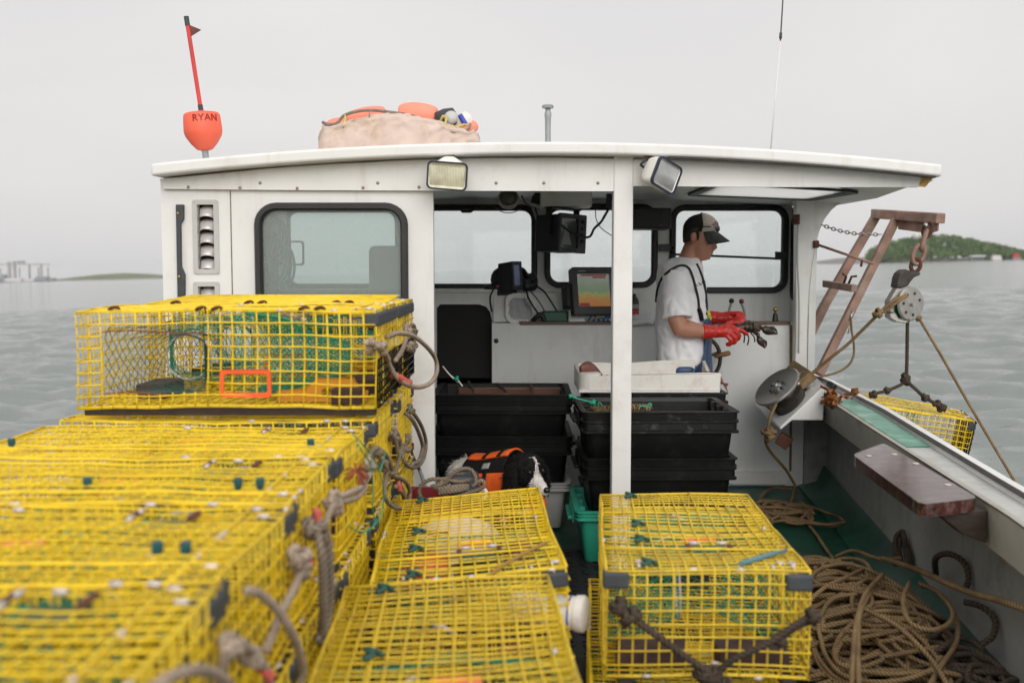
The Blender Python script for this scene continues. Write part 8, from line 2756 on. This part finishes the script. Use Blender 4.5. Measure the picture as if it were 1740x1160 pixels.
for a in range(6):
    an = R(a * 60); MB().ball(pc + rh @ Vector((.046 * math.cos(an), .046 * math.sin(an), .002)), .009, 8).build("plate_bolt", 'darksteel', t, smooth='all')
MB().lathe([(.10, -.20), (.11, -.12), (.10, -.10)], pc, 24, rh).build("gear_case", 'darksteel', t, smooth=True)
for (u, v, rr_) in ((1361, 641, .044), (1369, 648, .038)):
    c = P(u, v, 6.05)
    ax2 = Vector((-.55, -.45, .70)).normalized(); r2 = ax2.to_track_quat('Z', 'Y').to_matrix()
    MB().lathe([(rr_, -.05), (rr_, -.042), (rr_ * .7, -.025), (rr_ * .7, -.015), (rr_, .0), (rr_ * 1.02, .006), (rr_ * .8, .006), (rr_ * .6, -.002)], c, 26, r2).build("idler_sheave", 'steel', t, smooth=True, angle=35)
rn = random.Random(17)
for i in range(7):
    c = P(1334 + rn.uniform(0, 34), 655 + rn.uniform(4, 30), 6.03)
    MB().box(c, (.035, .05, .03), Euler((rn.random(), rn.random(), rn.random())).to_matrix()).build("casting", rn.choice(['darksteel', 'rustdark', 'darksteel']), t, bevel=.006)
for (u, v) in ((1346, 664), (1354, 655)):
    MB().tube([P(u, v, 5.99), P(u + 4, v - 6, 5.99)], .009, 8).build("pin", 'steel', t, smooth='all')
# rope down from the hauler to the deck
rope1("tan rope running from the hauler over the shelf lip down to the deck", [P(1321, 672, 5.96), P(1318, 688, 5.93), P(1310, 705, 5.90), P(1306, 722, 5.88), P(1301, 740, 5.90), P(1303, 756, 5.95), P(1316, 775, 6.05), P(1334, 796, 6.15), P(1346, 815, 6.2), P(1352, 826, 6.2)], .0095, 'rope_tan', [(P(1304, 734, 5.9), .030, 5), (P(1308, 742, 5.9), .028, 6), (P(1312, 733, 5.9), .022, 8)])
o = MB().plate([(P(1328, 735, 6.0).x, P(1328, 735, 6.0).z), (P(1348, 748, 6.0).x, P(1348, 748, 6.0).z), (P(1335, 765, 6.0).x, P(1335, 765, 6.0).z), (P(1316, 752, 6.0).x, P(1316, 752, 6.0).z)], [], lambda a, b: (a, 6.0, b), (.02, .06, 0)).build("hose_guard", 'rustdark', bevel=.006)
tag(o, "dark rusty diamond-shaped plate hanging under the hauler shelf", "plate")
# kelp caught at the rail
def weed(u, v, n, lab, Y=5.85):
    mb = MB(); rn = random.Random(u * 7 + v)
    for i in range(n):
        c = P(u + rn.uniform(-5, 5), v + rn.uniform(-4, 4), Y)
        q = [c]
        for k in range(3): q.append(q[-1] + Vector((rn.uniform(-.03, .03), rn.uniform(-.04, .04), rn.uniform(-.028, .010))))
        mb.tube(catmull(q, k=4), .010, 6, flat=.35)
    return tag(mb.build("seaweed", 'weed', smooth='all'), lab, "seaweed")
weed(1409, 664, 9, "clump of brown seaweed on the rail beside the hauler shelf")
weed(1424, 676, 7, "brown seaweed strand trailing on the green rail paint", 5.75)
weed(1449, 664, 5, "small brown seaweed tuft on the outer rail lip", 6.0)
weed(1402, 680, 8, "dark brown weed hanging off the corner of the hauler shelf", 5.86)
o = MB().tube([P(1408, 652, 6.1), P(1418, 658, 6.05)], .022, 10).build("rail_cleat", 'displaydark', smooth=True, bevel=.004); tag(o, "short black rubber roller on the rail behind the seaweed", "roller")

# ------------------------------------------------------------------ trap hanging outboard
hung = make_trap(.60, .30, .27, 16, 8, 8, 51, "wet yellow trap hanging outboard from the hauling block by a rope bridle", "hanging trap", 'plain')
del hung['group']
cH = P(1561, 722, 6.1)
cH = P(1558, 692, 6.1); hung.location = (cH.x - .05, cH.y + .02, cH.z - .295); hung.rotation_euler = (R(6), R(9), R(-7))
YH = 5.98
rope1("dark rope bridle arm running left from the knot to the hanging trap", [P(1540, 648, 6.0), P(1526, 656, 5.98), P(1506, 664, 5.98), P(1490, 668, 5.97), P(1478, 675, 5.97)], .0105, 'rope_dark', [(P(1508, 663, 5.98), .016, 2), (P(1484, 670, 5.97), .018, 5)])
rope1("dark rope bridle arm running right from the knot to the hanging trap", [P(1541, 648, 6.0), P(1555, 660, 5.97), P(1570, 674, 5.96), P(1590, 686, 5.95), P(1606, 698, 5.95)], .0115, 'rope_dark', [(P(1572, 675, 5.96), .018, 4), (P(1600, 692, 5.95), .022, 6), (P(1592, 686, 5.95), .018, 9)])

# ------------------------------------------------------------------ rope on deck
def pile(label, m, cx, cy, rx_, ry_, hmax, n, r, seed, extra=(), z0=.012):
    rn = random.Random(seed); mb = MB()
    for i in range(n):
        lay = i / n
        a0_ = rn.uniform(0, 6.28); d_ = rn.random() ** .6
        px, py = cx + rx_ * .62 * d_ * math.cos(a0_), cy + ry_ * .62 * d_ * math.sin(a0_)
        ra = rn.uniform(.12, .34) * min(1, rx_ / .34); rb = ra * rn.uniform(.45, 1.0)
        th = rn.uniform(0, 3.14); st_ = rn.uniform(0, 6.28); turns = rn.uniform(.55, 1.5)
        k = int(10 * turns) + 3
        q = []
        ph = rn.uniform(0, 6)
        for j in range(k):
            an = st_ + turns * 6.283 * j / (k - 1)
            rr_ = 1 + .18 * math.sin(2 * an + ph) + .05 * j / k
            x = px + rr_ * (ra * math.cos(an) * math.cos(th) - rb * math.sin(an) * math.sin(th))
            y = py + rr_ * (ra * math.cos(an) * math.sin(th) + rb * math.sin(an) * math.cos(th))
            e = ((x - cx) / rx_) ** 2 + ((y - cy) / ry_) ** 2
            g = max(0.0, 1 - e)
            z = z0 + r + (hmax * g ** .8) * (.25 + .75 * lay) + rn.uniform(-.006, .010)
            xm = rail_out(y) - .11 - r
            if x > xm: x = xm - rn.uniform(0, .03); z += .02
            q.append(Vector((x, y, max(z0 + r * .8, z))))
        mb.rope(q, r, step=r * .95)
    for q in extra: mb.rope(q, r, step=r * .95)
    return tag(mb.build("rope_pile", m, smooth='all'), label, "rope pile")
def pz(u, v, z): return PZ(u, v, z)
ex = [[pz(1500, 975, .25), pz(1470, 1010, .27), pz(1455, 1060, .27), pz(1450, 1110, .25), pz(1446, 1175, .22)],
      [pz(1490, 985, .24), pz(1462, 1040, .27), pz(1458, 1100, .25), pz(1460, 1180, .22)],
      [pz(1470, 1035, .26), pz(1520, 1060, .26), pz(1560, 1095, .24), pz(1590, 1130, .20), pz(1620, 1180, .16)],
      [pz(1560, 990, .25), pz(1600, 1010, .22), pz(1625, 1050, .2), pz(1625, 1090, .18), pz(1600, 1130, .17), pz(1570, 1180, .16)],
      [pz(1545, 990, .25), pz(1535, 1020, .27), pz(1545, 1055, .27), pz(1580, 1070, .25), pz(1612, 1060, .23), pz(1618, 1035, .22), pz(1590, 1003, .22), pz(1565, 995, .23)],
      [pz(1420, 945, .10), pz(1450, 935, .12), pz(1480, 945, .14), pz(1500, 950, .16), pz(1530, 948, .16)],
      [pz(1405, 975, .10), pz(1425, 950, .12), pz(1465, 952, .15), pz(1480, 975, .18), pz(1450, 985, .16), pz(1415, 975, .12)]]
pile("big tangled heap of tan rope on the starboard deck", 'rope_tan', 1.34, 3.80, .37, .90, .23, 100, .0089, 21, ex)
mb = MB()
mb.rope([pz(1500, 948, .22), P(1560, 968, 3.85), P(1640, 1003, 3.45), P(1700, 1020, 3.2), P(1775, 1046, 2.95)], .0115)
tag(mb.build("rope", 'rope_tan', smooth='all'), "single tan rope stretched from the rope heap to the right frame edge", "rope")
mb = MB()
mb.rope([pz(1590, 975, .2), P(1590, 948, 3.85), P(1612, 940, 3.78), P(1638, 955, 3.72), P(1646, 985, 3.68), P(1636, 1005, 3.66)], .012)
tag(mb.build("rope_bight", 'rope_dark', smooth='all'), "dark rope bight standing up behind the tan rope heap", "rope")
mb = MB()
mb.rope([P(1640, 1022, 3.5), P(1668, 1030, 3.44), P(1690, 1050, 3.40), P(1688, 1078, 3.36), P(1668, 1095, 3.34)], .012)
tag(mb.build("rope_bight", 'rope_dark', smooth='all'), "lower dark rope bight at the right of the tan rope heap", "rope")
mb = MB(); rn = random.Random(31)
for k in range(8):
    q = [P(1527 + rn.uniform(-6, 6), 960, 4.45), P(1524 + rn.uniform(-5, 5), 925 + rn.uniform(-8, 4), 4.55), P(1532 + rn.uniform(-3, 5), 903 + rn.uniform(-4, 14), 4.6), P(1540 + rn.uniform(-4, 6), 935, 4.5), P(1548 + rn.uniform(-4, 8), 965, 4.4)]
    mb.rope(q, .010)
tag(mb.build("rope_hank", 'rope_dark', smooth='all'), "dark hank of rope standing against the starboard side", "rope")
pile("dark tangle of rope in shadow along the starboard side", 'rope_dark', 1.52, 3.32, .19, .66, .16, 40, .0105, 8)
pile("loose tan rope bights on the green deck by the console", 'rope_tan', 1.53, 5.72, .30, .42, .03, 12, .0095, 9,
     [[pz(1352, 828, .015), pz(1345, 850, .02), pz(1330, 872, .02), pz(1300, 872, .02), pz(1290, 850, .02), pz(1310, 830, .02), pz(1345, 830, .02)],
      [pz(1360, 875, .015), pz(1385, 905, .015), pz(1402, 930, .018), pz(1415, 948, .03)]])
